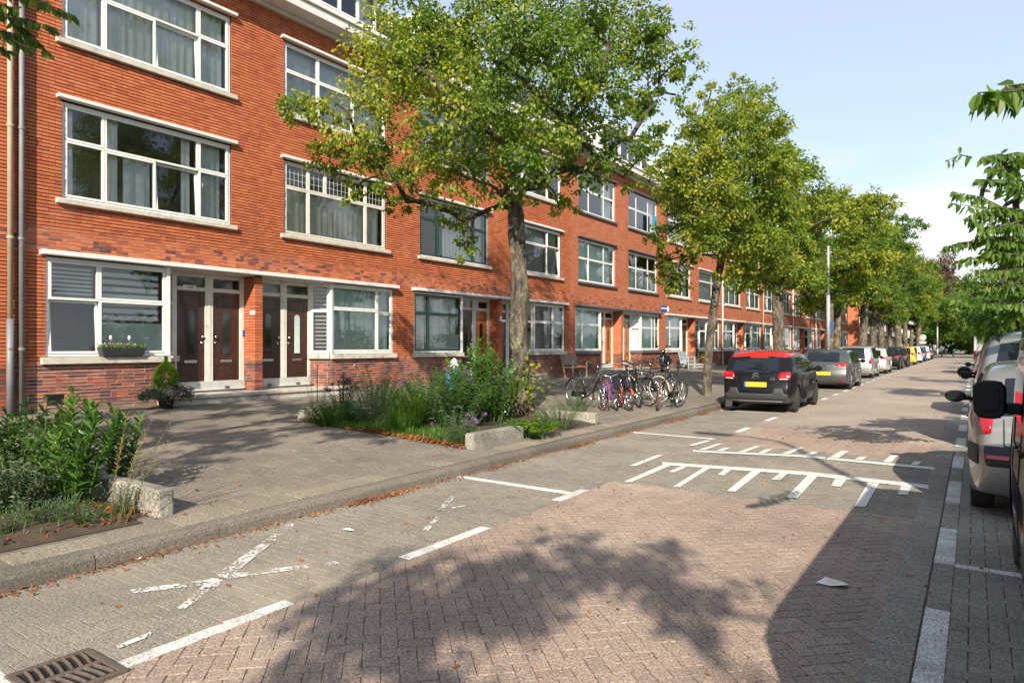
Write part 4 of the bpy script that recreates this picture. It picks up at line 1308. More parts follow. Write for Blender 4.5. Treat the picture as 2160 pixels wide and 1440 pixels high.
def leaves(P, D, N, L, W, fold=.25, droop=0.0, full=False):
    """rhombic folded leaves: base P, direction D, normal N"""
    n = len(P)
    D = D/np.maximum(np.linalg.norm(D, axis=1, keepdims=True), 1e-9)
    S = np.cross(D, N); S /= np.maximum(np.linalg.norm(S, axis=1, keepdims=True), 1e-9)
    U = np.cross(S, D)
    L = L[:, None]; W = W[:, None]
    tip = P + D*L; tip[:, 2] -= droop*L[:, 0]
    k = np.arange(n)[:, None]
    if not full:
        mid = P + D*L*.45
        a = mid + S*W/2 + U*W*fold; b = mid - S*W/2 + U*W*fold
        V = np.stack([P, a, tip, b], 1).reshape(-1, 3); k = k*4
        return V, np.concatenate([k + np.array([[0, 1, 2]]), k + np.array([[0, 2, 3]])], 0)
    m1, m2 = P + D*L*.24, P + D*L*.62
    m2[:, 2] -= droop*L[:, 0]*.35
    V = np.stack([P, m1 + S*W*.36 + U*W*fold*.7, m2 + S*W*.46 + U*W*fold, tip, m2 - S*W*.46 + U*W*fold, m1 - S*W*.36 + U*W*fold*.7], 1).reshape(-1, 3); k = k*6
    return V, np.concatenate([k + np.array([[0, 1, 2, 3]]), k + np.array([[0, 3, 4, 5]])], 0)
def unit(v): return v/np.maximum(np.linalg.norm(v, axis=1, keepdims=True), 1e-9)

def crown(lobes, n, L, r_, droop=0.35, hang=0.3):
    """leaf clusters spread through the lobes; returns verts, faces"""
    c = np.array([p for p, r in lobes]); rad = np.array([r for p, r in lobes])
    w = rad**2.2; w /= w.sum()
    ncl = max(40, n//30)
    li = r_.choice(len(lobes), ncl, p=w)
    d = unit(r_.normal(size=(ncl, 3))); d[:, 2] *= .8
    q = r_.uniform(0, 1, (ncl, 1))**.45
    cc = c[li] + d*q*rad[li][:, None]
    ci = r_.integers(0, ncl, n)
    sg = .135*np.clip(rad[li][ci], .5, 1.4)[:, None]*(L/.11)**.5
    off = r_.normal(size=(n, 3))*sg*np.array([1, 1, .7])
    P = cc[ci] + off
    out = unit(d[ci]*.8 + off*2.0 + r_.normal(size=(n, 3))*.55)
    D = out.copy(); D[:, 2] -= hang
    N = unit(r_.normal(0, .5, (n, 3)) + np.array([.12, -.22, .55])[None] + .8*unit(d[ci] + off))
    return leaves(P, unit(D), N, L*r_.uniform(.65, 1.25, n), L*r_.uniform(.55, .85, n), .2, droop*.3)

def limbs(trunk, lobes, r_, tip=.012):
    """grow branches from the trunk top to every lobe, each from the nearest branch already there"""
    nodes = [Vector(p) for p in trunk]; par = [i-1 for i in range(len(trunk))]
    fork = nodes[-1]; first = len(nodes)-1
    if len(trunk) > 3: first = len(trunk)-2
    order = sorted(range(len(lobes)), key=lambda i: (Vector(lobes[i][0]) - fork).length)
    cand = list(range(first, len(nodes)))
    for i in order:
        t = Vector(lobes[i][0])
        best = min(cand, key=lambda k: (nodes[k]-t).length + .35*max(0, (nodes[k].z - t.z)) + .25*(nodes[k]-fork).length)
        a = nodes[best]; prev = best; m = 4
        up = Vector((0, 0, .10*(t-a).length))
        for j in range(1, m+1):
            u = j/m
            p = a.lerp(t, u) + up*math.sin(u*math.pi) + Vector(r_.normal(0, .05, 3))*(1 if j < m else .3)*(t-a).length*.5
            nodes.append(p); par.append(prev); prev = len(nodes)-1; cand.append(prev)
    cnt = [0]*len(nodes)
    kids = [[] for _ in nodes]
    for i, p in enumerate(par):
        if p >= 0: kids[p].append(i)
    for i in range(len(nodes)-1, -1, -1):
        cnt[i] = 1 if not kids[i] else sum(cnt[k] for k in kids[i])
    return nodes, par, kids, cnt
def branch_mesh(nodes, par, kids, cnt, nt, rtop, tot):
    mb = MB()
    rad = lambda i: max(.010, rtop*(cnt[i]/tot)**.5)
    for i in range(len(nodes)):
        # start a tube at each fork child and follow the first (largest) child
        if i < nt: continue
        p = par[i]
        if p >= nt-1 and p >= 0 and p >= nt and max(kids[p], key=lambda k: cnt[k]) == i: continue
        path = [p, i]; k = i
        while kids[k]:
            k = max(kids[k], key=lambda q: cnt[q]); path.append(k)
        mb.tube([nodes[q] for q in path], [rad(path[1])] + [rad(q) for q in path[1:]], 6)
    return mb

def trunk_mesh(pts, rr, lumpy=.0, r_=None, n=16):
    """trunk with burrs: tube whose rings are pushed in and out"""
    P = [Vector(p) for p in pts]; m = len(P)*5
    mb = MB(); vs = []
    for i in range(m+1):
        t = i/m*(len(P)-1); k = min(int(t), len(P)-2); f = t-k
        c = P[k].lerp(P[k+1], f); r = rr[k]*(1-f) + rr[k+1]*f
        for j in range(n):
            a = 2*math.pi*j/n
            q = r*(1 + lumpy*(math.sin(a*2+i*.5)*.5 + math.sin(a*3-i*.9+1)*.35 + .55*max(0, math.sin(a+i*1.7))*max(0, math.sin(i*.8)) + r_.normal(0, .25)))
            vs.append(c + Vector((math.cos(a)*q, math.sin(a)*q, r_.normal(0, .006))))
    fs = [(i*n+j, i*n+(j+1) % n, (i+1)*n+(j+1) % n, (i+1)*n+j) for i in range(m) for j in range(n)]
    fs.append(tuple(m*n+k for k in range(n)))
    return mb.add(vs, fs)

def tree(label, trunk, radii, lobes, leafm, n, L, seed, barkm='bark', lumpy=.05, group=None, name='street_tree', hang=.3, cat='tree', extra=None):
    r_ = np.random.default_rng(seed)
    base = trunk[0]
    t = thing(name, label, cat, base, 0, group)
    tm = trunk_mesh(trunk, radii, lumpy, r_).build('trunk', M[barkm], t, smooth=True)
    nodes, par, kids, cnt = limbs(trunk, lobes, r_)
    branch_mesh(nodes, par, kids, cnt, len(trunk), radii[-1]*.95, max(1, cnt[len(trunk)-1])).build('branches', M['bark_dark'], t, smooth=True)
    V, F = crown(lobes, n, L, r_, hang=hang)
    if extra:
        V2, F2 = extra(r_); F = np.concatenate([F, F2 + len(V)]); V = np.concatenate([V, V2])
    V = V - np.array(base)
    tag(link(array_faces('crown', V, F), 'crown', M[leafm], t), kind='stuff')
    return t

def ell_lobes(c, rx, rz, k, r_, lo=.45, hi=1.0, rl=(.55, .95), flat=0.0):
    out = []
    for i in range(k):
        d = r_.normal(size=3); d /= np.linalg.norm(d); q = r_.uniform(lo, hi)
        out.append((Vector((c[0]+d[0]*rx*q, c[1]+d[1]*rx*q, c[2]+d[2]*rz*q)), r_.uniform(*rl)))
    return out

# first street tree: wide lime over the flower bed
_r = np.random.default_rng(3)
ZT1 = 13.75
L1 = [(640,235,.60),(700,215,.7),(690,330,.6),(760,300,.75),(730,250,.8),(800,190,.95),(820,95,.95),(880,40,.95),(755,390,.5),(820,370,.6),(880,150,1.05),(900,300,.85),(860,425,.5),(950,90,1.05),
 (960,230,1.05),(970,370,.85),(975,465,.6),(982,522,.36),(1040,130,1.05),(1050,290,.95),(1020,20,1.05),(1110,60,1.05),(1130,200,1.05),(1120,330,.85),(1160,395,.6),(1190,120,1.05),(1210,280,.95),
 (1230,40,1.05),(1260,190,.95),(1270,330,.75),(1300,90,.95),(1312,375,.35),(1330,290,.6),(1340,200,.7),(1350,40,.8),(1390,130,.7),(1410,60,.6),(1395,300,.5),(1440,130,.45),(1425,200,.55),(1380,225,.65),
 (1060,410,.5),(1180,440,.35),(925,440,.45),(620,225,.40),(1000,330,.8),(1230,360,.55),(790,330,.6),(1370,90,.6)]
lob = []
for (x, y, r) in L1:
    e = math.sqrt(max(.08, 1 - ((x-1050)/470)**2))
    for s_ in ((1, -1) if r > .8 else (0,)):
        dz = (s_*_r.uniform(.5, 1.9) if s_ else _r.uniform(-1.1, 1.1))*e
        lob.append((at_depth(x, y, ZT1 + dz), r*(.84 if s_ else .92)))
for i in range(16):
    lob.append((at_depth(_r.uniform(830, 1330), _r.uniform(-330, -60), ZT1 + _r.uniform(-2, 2)), _r.uniform(.8, 1.1)))
t1 = [(1102,888),(1100,800),(1094,700),(1097,610),(1091,520),(1086,440),(1092,395)]
tr1 = [at_depth(x, y, ZT1) for x, y in t1]
def tr_leaves(c, n, sp, L):
    def f(r_):
        P = np.array(c)[None] + r_.normal(size=(n, 3))*np.array(sp)
        D = unit(r_.normal(size=(n, 3))); N = unit(r_.normal(size=(n, 3)) + [0,0,1])
        return leaves(P, D, N, L*r_.uniform(.6, 1.3, n), L*.8*r_.uniform(.6, 1.3, n))
    return f
tree('large lime tree with knobbly lichened trunk standing in the flower bed', tr1, [.25,.18,.165,.18,.16,.145,.125], lob, 'leaf_lime', 66000, .088, 11, lumpy=.17,
     extra=tr_leaves(at_depth(1108, 815, ZT1-.25), 260, (.22, .22, .28), .09))
# second street tree
_r = np.random.default_rng(4)
ZT2 = 20.1
L2 = [(1560,185,.5),(1600,215,.6),(1500,195,.42),(1550,250,.85),(1620,270,.65),(1480,260,.65),(1500,330,.9),(1580,340,.95),(1640,340,.65),(1420,350,.65),(1378,382,.5),(1440,400,.75),(1520,420,.9),(1600,430,.9),
 (1650,430,.65),(1655,380,.55),(1395,560,.5),(1420,590,.48),(1400,500,.5),(1440,470,.6),(1490,490,.75),(1560,500,.85),(1620,510,.75),(1590,570,.6),(1640,560,.55),(1670,480,.5),(1610,600,.42),(1455,540,.4),(1540,560,.5)]
lob = []
for (x, y, r) in L2:
    for s_ in ((1, -1) if r > .6 else (0,)):
        lob.append((at_depth(x, y, ZT2 + (s_*_r.uniform(.5, 2.0) if s_ else _r.uniform(-1, 1))), r))
tr2 = [at_depth(x, y, ZT2) for x, y in [(1490,836),(1494,760),(1500,690),(1511,610),(1522,545),(1530,480)]]
tree('slender street tree with yellowing crown behind the parked bicycles', tr2, [.14,.125,.12,.115,.11,.10], lob, 'leaf_lime_y', 46000, .098, 12, lumpy=.05)
# further trees of the row: three crowns, reused turned about
def generic(label, base, h0, h1, rx, n, L, seed, leafm, k=40, tr=.20, rl=(.55,.95), **kw):
    r_ = np.random.default_rng(seed)
    c = (base[0], base[1], (h0+h1)/2)
    lb = ell_lobes(c, rx, (h1-h0)/2, k, r_, rl=rl)
    lean = r_.normal(0, .12, 2)
    tk = [(base[0]+lean[0]*t, base[1]+lean[1]*t, base[2]+(h0+.8-base[2])*t) for t in (0, .3, .6, 1.0)]
    return tree(label, tk, [tr*1.15, tr, tr*.95, tr*.85], lb, leafm, n, L, seed, **kw)
GRP = 'street trees along the left pavement'
tA = generic('street tree behind the red roofed car', (-7.9, 33.2, .2), 3.6, 11.0, 3.0, 22000, .15, 21, 'leaf_lime', tr=.27, group=GRP)
tB = generic('street tree between the lamp post and the silver estate car', (-7.6, 43.5, .2), 3.3, 12.2, 3.4, 21000, .17, 22, 'leaf_lime_y', tr=.25, group=GRP)
tC = generic('street tree with dark low boughs behind the silver estate car', (-8.9, 54.0, .2), 3.0, 14.2, 3.8, 22000, .19, 23, 'leaf_green', tr=.26, group=GRP)
more = [(tA, (-8.6, 63.5), 1.22, 70, 'street tree behind the pale hatchback'), (tC, (-8.8, 72.5), 1.08, 160, 'street tree behind the yellow car'), (tB, (-9.2, 82.0), 1.25, 250, 'street tree past the yellow car'),
        (tC, (-9.4, 92.0), 1.05, 20, 'street tree near the gap in the houses'), (tA, (-9.6, 103.0), 1.45, 200, 'street tree before the far balcony blocks'), (tB, (-9.8, 114.0), 1.35, 110, 'street tree half way along the far blocks'),
        (tC, (-10., 126.0), 1.15, 300, 'street tree left of the round sign'), (tA, (-10., 140.0), 1.45, 45, 'farthest street tree before the end of the street')]
for (src, (x, y), s_, rot, lb) in more:
    c = copy_tree(src); c.location = (x, y, .2); c.rotation_euler = (0, 0, R(rot)); c.scale = (s_, s_, s_); c['label'] = lb; c['group'] = GRP
# the tree just out of frame whose shade lies over the pavement, and whose low bough hangs in at the top left
_r = np.random.default_rng(8)
b0 = (-6.5, -1.4, walk_z(-6.5))
lb = [p for p in ell_lobes((-6.3, -1.2, 6.4), 3.3, 2.4, 46, _r, rl=(.4, .75)) if not (project(p[0])[2] > .2 and -60 < project(p[0])[0] < 900 and project(p[0])[1] > -120)]
t0 = tree('street tree at the left edge, only a low bough of dark leaves showing', [b0, (-6.5,-1.4,1.6), (-6.45,-1.4,3.0), (-6.4,-1.3,4.6)], [.24,.2,.19,.17], lb, 'leaf_green', 19000, .10, 31, group=GRP)
LATE0 = [((-60,-40), (160,35), 5.6, 60), ((-80,20), (120,60), 5.5, 60), ((-60,60), (75,88), 5.6, 46), ((-90,40), (60,100), 5.4, 50), ((-40,-30), (110,10), 5.7, 50), ((-90,0), (40,20), 5.3, 60), ((20,40), (105,115), 5.6, 30), ((-60,90), (20,110), 5.4, 34), ((-50,-60), (90,-20), 5.6, 40)]
# cherries on the right pavement
def cherry(label, base, h0, h1, rx, seed, n, L, extra_l=(), k=36, keep=None, leafm='leaf_cherry'):
    r_ = np.random.default_rng(seed)
    lb = ell_lobes((base[0], base[1], (h0+h1)/2), rx, (h1-h0)/2, k, r_, rl=(.45, .8))
    if keep: lb = [q for q in lb if keep(q[0])]
    lb += list(extra_l)
    tk = [base, (base[0]+.03, base[1], 1.2), (base[0], base[1]+.05, 2.1), (base[0], base[1], 2.9)]
    return tree(label, tk, [.20,.16,.15,.13], lb, leafm, n, L, seed, barkm='bark_dark', group='cherry trees on the right pavement', name='cherry_tree', hang=.75)
off = lambda p: project(p)[2] < .3 or project(p)[0] > 2230
off2 = lambda p: project(p)[2] < .3 or project(p)[0] > 2140
R0 = cherry('cherry tree behind the camera throwing leafy shade over the foreground', (3.45, -5.4, .15), 3.3, 6.9, 2.6, 41, 6200, .13, k=24)
cherry('cherry tree beside the black car, one leafy twig reaching in high at the right', (4.6, 4.6, .15), 3.0, 5.0, 1.5, 42, 7000, .115, k=22, keep=off)
R2 = cherry('cherry tree at the right edge with long twigs against the sky', (3.9, 10.2, .15), 2.6, 5.2, 1.9, 43, 15000, .115,
    [(at_depth(x, y, z), r) for x, y, z, r in ((2120,345,7.6,.20),(2150,375,7.8,.25),(2080,385,7.6,.11),(2145,420,7.8,.26),(2100,455,7.8,.20),(2065,425,7.6,.07),(2140,480,8.2,.30),(2110,530,8.0,.18),(2050,430,7.6,.05),(2150,540,8.4,.35),
     (2090,520,7.8,.10),(2140,600,8.6,.30),(2160,640,8.8,.4),(2110,600,9.5,.35),(2140,560,9.5,.4),(2120,650,10.5,.45),(2080,640,11,.4),(2150,690,10.5,.45),(2100,690,11.5,.4),(2150,500,9.0,.35),(2155,450,8.8,.3))], keep=off2)
def twig(label, pts, n, L, seed, spread=.05):
    """a twig with hanging leaves, part of the tree it grows from"""
    r_ = np.random.default_rng(seed); P = []
    pts = [Vector(p) for p in pts]
    for i in range(n):
        t = (i+.5)/n*(len(pts)-1); k = int(t); P.append(pts[k].lerp(pts[k+1], t-k))
    P = np.array(P); d = np.array(pts[-1]-pts[0]); d /= np.linalg.norm(d)
    D = unit(d[None]*.35 + r_.normal(size=(n, 3))*.45 + np.array([0, 0, -.8])[None])
    N = unit(r_.normal(size=(n, 3)) + np.array([.6, -.5, .6])[None])
    return leaves(P, D, N, L*r_.uniform(.7, 1.15, n), L*.44*r_.uniform(.8, 1.15, n), .14, .12, True)
def add_twigs(tree_o, tws, matk):
    Vs, Fs, k = [], [], 0; mb = MB()
    for (pts, n, L, sd) in tws:
        V, F = twig('', pts, n, L, sd); Vs.append(V); Fs.append(F+k); k += len(V)
        mb.tube(pts, [.008] + [.006]*(len(pts)-2) + [.002], 6)
    o = Vector(ORG[tree_o.name])
    tag(link(array_faces('twig_leaves', np.concatenate(Vs) - np.array(o), np.concatenate(Fs)), 'twig_leaves', M[matk], tree_o), kind='stuff')
    mb.build('twigs', M['bark'], tree_o)
add_twigs(t0, [([at_depth(*a, z), at_depth((a[0]+b_[0])/2, (a[1]+b_[1])/2-8, z), at_depth(*b_, z+.1)], n, .085, 200+i) for i, (a, b_, z, n) in enumerate(LATE0)], 'leaf_green')
cher1 = [o for o in bpy.data.objects if o.get('label', '').startswith('cherry tree beside the black car')][0]
add_twigs(cher1, [([at_depth(2330, 130, 2.9), at_depth(2220, 172, 2.75), at_depth(2140, 192, 2.7), at_depth(2062, 196, 2.65)], 74, .105, 1), ([at_depth(2300, 110, 2.9), at_depth(2180, 178, 2.8), at_depth(2120, 180, 2.75)], 22, .10, 2)], 'leaf_cherry')
tw = []
for i, (x0, y0, x1, y1, zc, n) in enumerate(((2200,330,2090,332,7.4,34),(2150,338,2070,331,7.3,18),(2050,332,1998,340,7.3,9),(2170,400,2058,378,7.4,40),(2130,445,2010,405,7.4,30),(2120,465,2005,428,7.4,16),(2150,440,2045,455,7.4,26),(2170,490,2080,478,7.6,40),
                              (2160,520,2060,498,7.6,34),(2180,500,1990,520,7.6,58),(2180,540,2040,545,7.6,40),(2200,580,2060,570,7.8,60),(2080,510,2045,458,7.4,10),(2190,620,2050,610,8,60),(2200,420,2090,350,7.4,30),(2200,470,2100,440,7.5,40))):
    a, b = at_depth(x0, y0, zc+.3), at_depth(x1, y1, zc)
    m_ = a.lerp(b, .5) + Vector((0, 0, .05))
    tw.append(([a, m_, b], int(n*1.5), .11, 50+i))
    if y0 > 400: tw.append(([a + Vector((.05,.1,-.12)), m_ + Vector((.1,0,-.2)), b + Vector((.12,.1,-.16))], n, .11, 150+i))
add_twigs(R2, tw, 'leaf_cherry')
for (y, s_, rot, lb) in ((19.5, 1.1, 40, 'cherry tree over the pale estate car at the right'), (29.0, 1.2, 130, 'cherry tree beside the white van'), (40.0, 1.2, 220, 'cherry tree past the white van'), (52.0, 1.25, 310, 'cherry tree well down the right pavement'), (66.0, 1.3, 85, 'farther cherry tree down the right pavement'), (82.0, 1.4, 170, 'farthest cherry tree down the right pavement')):
    c = copy_tree(R0); c.location = (4.2 + .012*y, y, .15); c.rotation_euler = (0, 0, R(rot)); c.scale = (s_, s_, s_); c['label'] = lb
# the green end of the street
def far_tree(label, x, ytop, ybot, Y, rx, leafm, n, L, seed, name='tree', rl=(1.6, 2.6), k=30, trunk=.3):
    zc = CT*Y + 6
    X = zc*CT*(x-XV)/FPX
    zc = -ST*X + CT*Y
    top = HC + (HY-ytop)/FPX*zc; bot = HC + (HY-ybot)/FPX*zc
    return generic(label, (X, Y, 0), max(.6, bot), top, rx, n, L, seed, leafm, k=k, tr=trunk, rl=rl, name=name, barkm='bark_dark', group='trees closing the end of the street')
far_tree('tall copper brown tree at the end of the street', 1978, 535, 700, 200, 7.0, 'leaf_copper', 20000, .42, 61, k=40)
far_tree('second copper tree, lower and to the right', 2005, 625, 700, 205, 5.5, 'leaf_copper', 12000, .42, 66, k=30)
far_tree('bright green bush at the end of the road', 2008, 655, 738, 168, 6.0, 'leaf_bright', 16000, .34, 62, rl=(1.2, 2.0), k=34)
far_tree('bright green bush behind the white van', 2045, 660, 738, 165, 5.5, 'leaf_bright', 12000, .34, 67, rl=(1.2, 2.0), k=30)
far_tree('mid green tree behind the second lamp post', 1965, 620, 735, 180, 6.5, 'leaf_green', 14000, .40, 63)
far_tree('dark green tree on the right at the end', 2060, 610, 720, 150, 8.0, 'leaf_green', 16000, .40, 64, k=36)
far_tree('dark evergreen tree standing over the parked van', 2120, 570, 715, 110, 8.0, 'leaf_green', 16000, .34, 65, k=36)
far_tree('green tree behind the round sign', 1930, 630, 735, 185, 7.0, 'leaf_lime', 14000, .40, 68)
far_tree('dark green tree filling the gap beyond the bollards', 2085, 640, 738, 185, 9.0, 'leaf_green', 12000, .42, 69)
# hedge mass behind the right hand trees
_V, _F = crown([(Vector((9 + _r.uniform(-2, 2), y, _r.uniform(.8, 2.6))), 1.5) for y in np.arange(16, 150, 2.2)], 26000, .34, np.random.default_rng(70))
tag(link(array_faces('hedge', _V - np.array([9, 60, 0]), _F), 'hedge', M['leaf_green'], None, Vector((9, 60, 0))), 'dark green shrubbery behind the right pavement', 'hedge', kind='stuff')

# ---- bedding plants
def stems_plant(name, label, base, stems, L, W, per, leafm, seed, up=.5, start=.15, cat='shrub', r=.006, flowers=None, droop=.1, stemm='leaf_weed', group=None):
    """stems: (dx, dy, height); leaves set round each stem"""
    r_ = np.random.default_rng(seed); base = Vector(base)
    t = thing(name, label, cat, base, 0, group)
    mb = MB(); Ps, Ds = [], []; tips = []
    for (dx, dy, h) in stems:
        b = base + Vector((dx*.35, dy*.35, 0))
        tip = base + Vector((dx, dy, h)); mid = b.lerp(tip, .5) + Vector((-dx*.06, -dy*.06, .04*h))
        mb.tube([b, mid, tip], [r, r*.8, r*.4], 5); tips.append(tip)
        for i in range(per):
            u = start + (1-start)*(i+r_.uniform(0, 1))/per
            p = (b.lerp(mid, u*2) if u < .5 else mid.lerp(tip, u*2-1))
            a = i*2.4 + r_.uniform(-.4, .4)
            Ps.append(p); Ds.append((math.cos(a), math.sin(a), up + r_.normal(0, .25) + (.9*max(0, u-.75)*4*up)))
    mb.build('stems', M[stemm], t)
    Ps = np.array(Ps); Ds = unit(np.array(Ds)); n = len(Ps)
    N = unit(np.stack([r_.normal(0, .25, n), r_.normal(0, .25, n), np.ones(n)], 1))
    V, F = leaves(Ps, Ds, N, L*r_.uniform(.6, 1.2, n), W*r_.uniform(.7, 1.2, n), .22, droop, L > .09)
    tag(link(array_faces('leaves', V - np.array(base), F), 'leaves', M[leafm], t), kind='stuff')
    if flowers:
        fm, k, sz, fr = flowers
        for q in r_.choice(len(tips), min(k, len(tips)), replace=False):
            c = tips[q]; n = 60
            P = np.array(c)[None] + unit(r_.normal(size=(n, 3)))*r_.uniform(.2, 1, (n, 1))*np.array(fr)
            V, F = leaves(P, unit(r_.normal(size=(n, 3))), unit(r_.normal(size=(n, 3))), np.full(n, sz), np.full(n, sz*.8))
            tag(link(array_faces('flower', V - np.array(base), F), 'flower', M[fm], t))
    return t
def ring_stems(k, rad, h, r_, var=.3):
    out = []
    for i in range(k):
        a = r_.uniform(0, 2*math.pi); q = rad*math.sqrt(r_.uniform(.02, 1))
        out.append((math.cos(a)*q, math.sin(a)*q, h*r_.uniform(1-var, 1+var*.5)*(1-.25*(q/rad)**2)))
    return out
def blades(name, label, base, rad, h, n, matk, seed, w=.008, bend=.5, cat='grass', kind=None, poly=None):
    r_ = np.random.default_rng(seed); base = np.array(base, float)
    if poly is not None:
        P = []
        while len(P) < n:
            x = r_.uniform(poly[0], poly[1]); y = r_.uniform(poly[2], poly[3]); P.append((x, y, walk_z(x)+.02))
        P = np.array(P)
    else:
        a = r_.uniform(0, 2*np.pi, n); q = rad*.35*np.sqrt(r_.uniform(0, 1, n)); P = base[None] + np.stack([q*np.cos(a), q*np.sin(a), 0*a], 1)
    a = r_.uniform(0, 2*np.pi, n); o = np.stack([np.cos(a), np.sin(a), 0*a], 1); s = np.stack([-np.sin(a), np.cos(a), 0*a], 1)
    H = h*r_.uniform(.5, 1.1, n)[:, None]; B = (bend*r_.uniform(.3, 1.2, n))[:, None]*H
    lev = [(0, 0, 1), (.55, .22, .8), (.88, .62, .5), (1., 1., .05)]
    Vs = []
    for (z, b, ww) in lev:
        c = P + o*B*b + np.array([0, 0, 1])[None]*H*z
        Vs += [c - s*w*ww/2, c + s*w*ww/2]
    V = np.stack(Vs, 1).reshape(-1, 3); k = np.arange(n)[:, None]*8
    F = np.concatenate([k + np.array([[2*i, 2*i+1, 2*i+3, 2*i+2]]) for i in range(3)], 0)
    ob = link(array_faces(name, V - base, F), name, M[matk], None, Vector(base))
    return tag(ob, label, cat, kind=kind)
def wp(x, y): return Vector(gwalk(x, y))
rs = np.random.default_rng(90)
# left bed
stems_plant('laurel_shrub', 'tall glossy laurel shrub in the left planting bed', wp(150, 1068), [(-.5,.1,.7),(-.15,.3,.8),(.35,.2,.7),(-.35,-.2,.55),(.2,.3,.72),(-.25,.25,.86),(-.12,.05,.92),(.05,.0,1.02),(.22,.1,.80),(-.3,.1,.72),(.1,-.15,.7),(-.2,-.1,.6),(.3,-.05,.62),(0,.2,.75),(-.42,.0,.62),(.16,.12,.9)], .14, .046, 40, 'leaf_laurel', 1, up=.75, start=.12, r=.011)
stems_plant('laurel_shrub', 'smaller laurel shrub beside the square ended concrete block', wp(238, 1035), [(.25,.15,.6),(-.2,.2,.6),(.05,.25,.7),(.0,.0,.82),(.12,.08,.70),(-.12,.06,.62),(.08,-.1,.55),(-.05,.12,.74),(.2,.0,.5)], .125, .042, 34, 'leaf_laurel', 2, up=.7, r=.009)
stems_plant('dry_weed', 'dry yellow weed stalks leaning over the square ended block', wp(213, 1108), [(.12,.15,.9),(.32,.2,.78),(-.05,.2,.7),(.42,.15,.62),(.22,.3,.85),(.5,.3,.7),(.3,.4,.8)], .05, .008, 46, 'leaf_dry', 3, up=1.0, start=.45, cat='weed', r=.0022, stemm='leaf_dry')
stems_plant('sedum_clump', 'grey-green sedum clump at the left picture edge', wp(25, 1085), ring_stems(46, .38, .46, rs), .055, .034, 30, 'leaf_grey', 4, up=.4, cat='plant')
stems_plant('laurel_shrub', 'dark laurel shrub at the left edge behind the sedum', wp(40, 1020), ring_stems(24, .55, .8, rs), .125, .042, 32, 'leaf_laurel', 5, up=.6, r=.009)
stems_plant('hydrangea_plant', 'straggling plant with dried brown flower heads at the left edge', wp(85, 1040), [(-.1,.1,.95),(.05,.25,.86),(-.2,.0,.80),(-.05,.2,.7)], .10, .06, 14, 'leaf_weed', 6, cat='plant', flowers=('leaf_dry', 3, .025, (.06,.06,.04)))
for i, (x, y, h) in enumerate(((60,1108,.2),(110,1112,.22),(180,1112,.2),(255,1085,.26),(10,1135,.2),(140,1095,.2))):
    stems_plant('sage_tuft', ('low grey-green sage tuft, %s in the left bed' % ['third from the left','fourth from the left','beside the dry stalks','against the concrete block','at the picture edge','behind the others'][i]), wp(x, y), ring_stems(16, .16, h, rs), .035, .012, 20, 'leaf_grey', 20+i, up=.5, cat='plant', r=.003, group='sage tufts')
# flower bed round the first tree
stems_plant('weedy_plant', 'tall wispy grey-green weed at the left end of the flower bed', wp(668, 872), [(-.1,.1,1.0),(.05,.0,1.25),(.2,.2,.9),(-.25,.0,.8),(.3,.0,.7),(-.4,.05,.55),(.1,.3,.8)], .055, .012, 40, 'leaf_grey', 31, up=.6, cat='weed', r=.004)
stems_plant('verbena_plant', 'plant with dark purple flower heads near the left end of the bed', wp(722, 880), ring_stems(20, .34, .78, rs, .15), .07, .022, 30, 'leaf_weed', 32, cat='plant', flowers=('petal_dark', 14, .022, (.07,.07,.05)))
stems_plant('lush_weed', 'lush low green mound at the front left of the flower bed', wp(700, 898), ring_stems(60, .55, .42, rs), .07, .022, 26, 'leaf_grass', 33, up=.45, cat='weed')
stems_plant('weedy_plant', 'grey-green thicket of tall weeds in the middle left of the bed', wp(785, 895), ring_stems(46, .6, .85, rs), .06, .016, 34, 'leaf_grey', 34, up=.55, cat='weed', r=.004)
stems_plant('weedy_plant', 'dark green thicket of tall weeds behind the ornamental grass', wp(800, 870), ring_stems(40, .65, .95, rs), .07, .02, 30, 'leaf_weed', 35, up=.5, cat='weed', r=.004)
blades('ornamental_grass', 'tall tuft of arching ornamental grass in the flower bed', wp(852, 912), .75, .85, 520, 'leaf_grass', 36, .008, 1.15, 'grass')
stems_plant('butterfly_bush', 'bushy shrub with purple flower spikes in the middle of the bed', wp(945, 905), ring_stems(80, .95, 1.0, rs), .11, .028, 34, 'leaf_weed', 37, up=.35, r=.006, droop=.25, flowers=('petal_purple', 7, .018, (.05,.05,.10)))
stems_plant('laurel_shrub', 'tall light green laurel shrub beside the first tree trunk', wp(1000, 890), [(-.75,.1,1.1),(-.5,-.1,.95),(-.2,-.3,.85),(.3,.3,1.25),(.1,.35,1.3),(-.65,-.2,.8),(.55,-.2,.9),(-1.0,.1,.85),(-.9,.3,1.15),(-.6,.2,1.0),(.0,.1,1.5),(.15,.0,1.55),(.35,.1,1.35),(-.2,.2,1.35),(.5,.2,1.05),(.25,-.2,1.1),(-.1,-.2,1.0),(.6,.0,.8),(.0,.3,1.2),(.45,-.1,1.2),(-.35,.0,1.1),(.2,.2,1.45),(.75,.1,.75)], .135, .044, 52, 'leaf_laurel', 38, up=.75, start=.2, r=.012)
stems_plant('laurel_shrub', 'second light green laurel shrub close against the first tree trunk', wp(1035, 893), ring_stems(26, .62, 1.35, rs, .3), .13, .042, 44, 'leaf_laurel', 138, up=.75, start=.15, r=.011)
stems_plant('weedy_plant', 'leafy green weeds filling the bed in front of the blue and white bag', wp(905, 898), ring_stems(50, .7, .95, rs), .085, .026, 30, 'leaf_weed', 139, up=.5, cat='weed', r=.005)
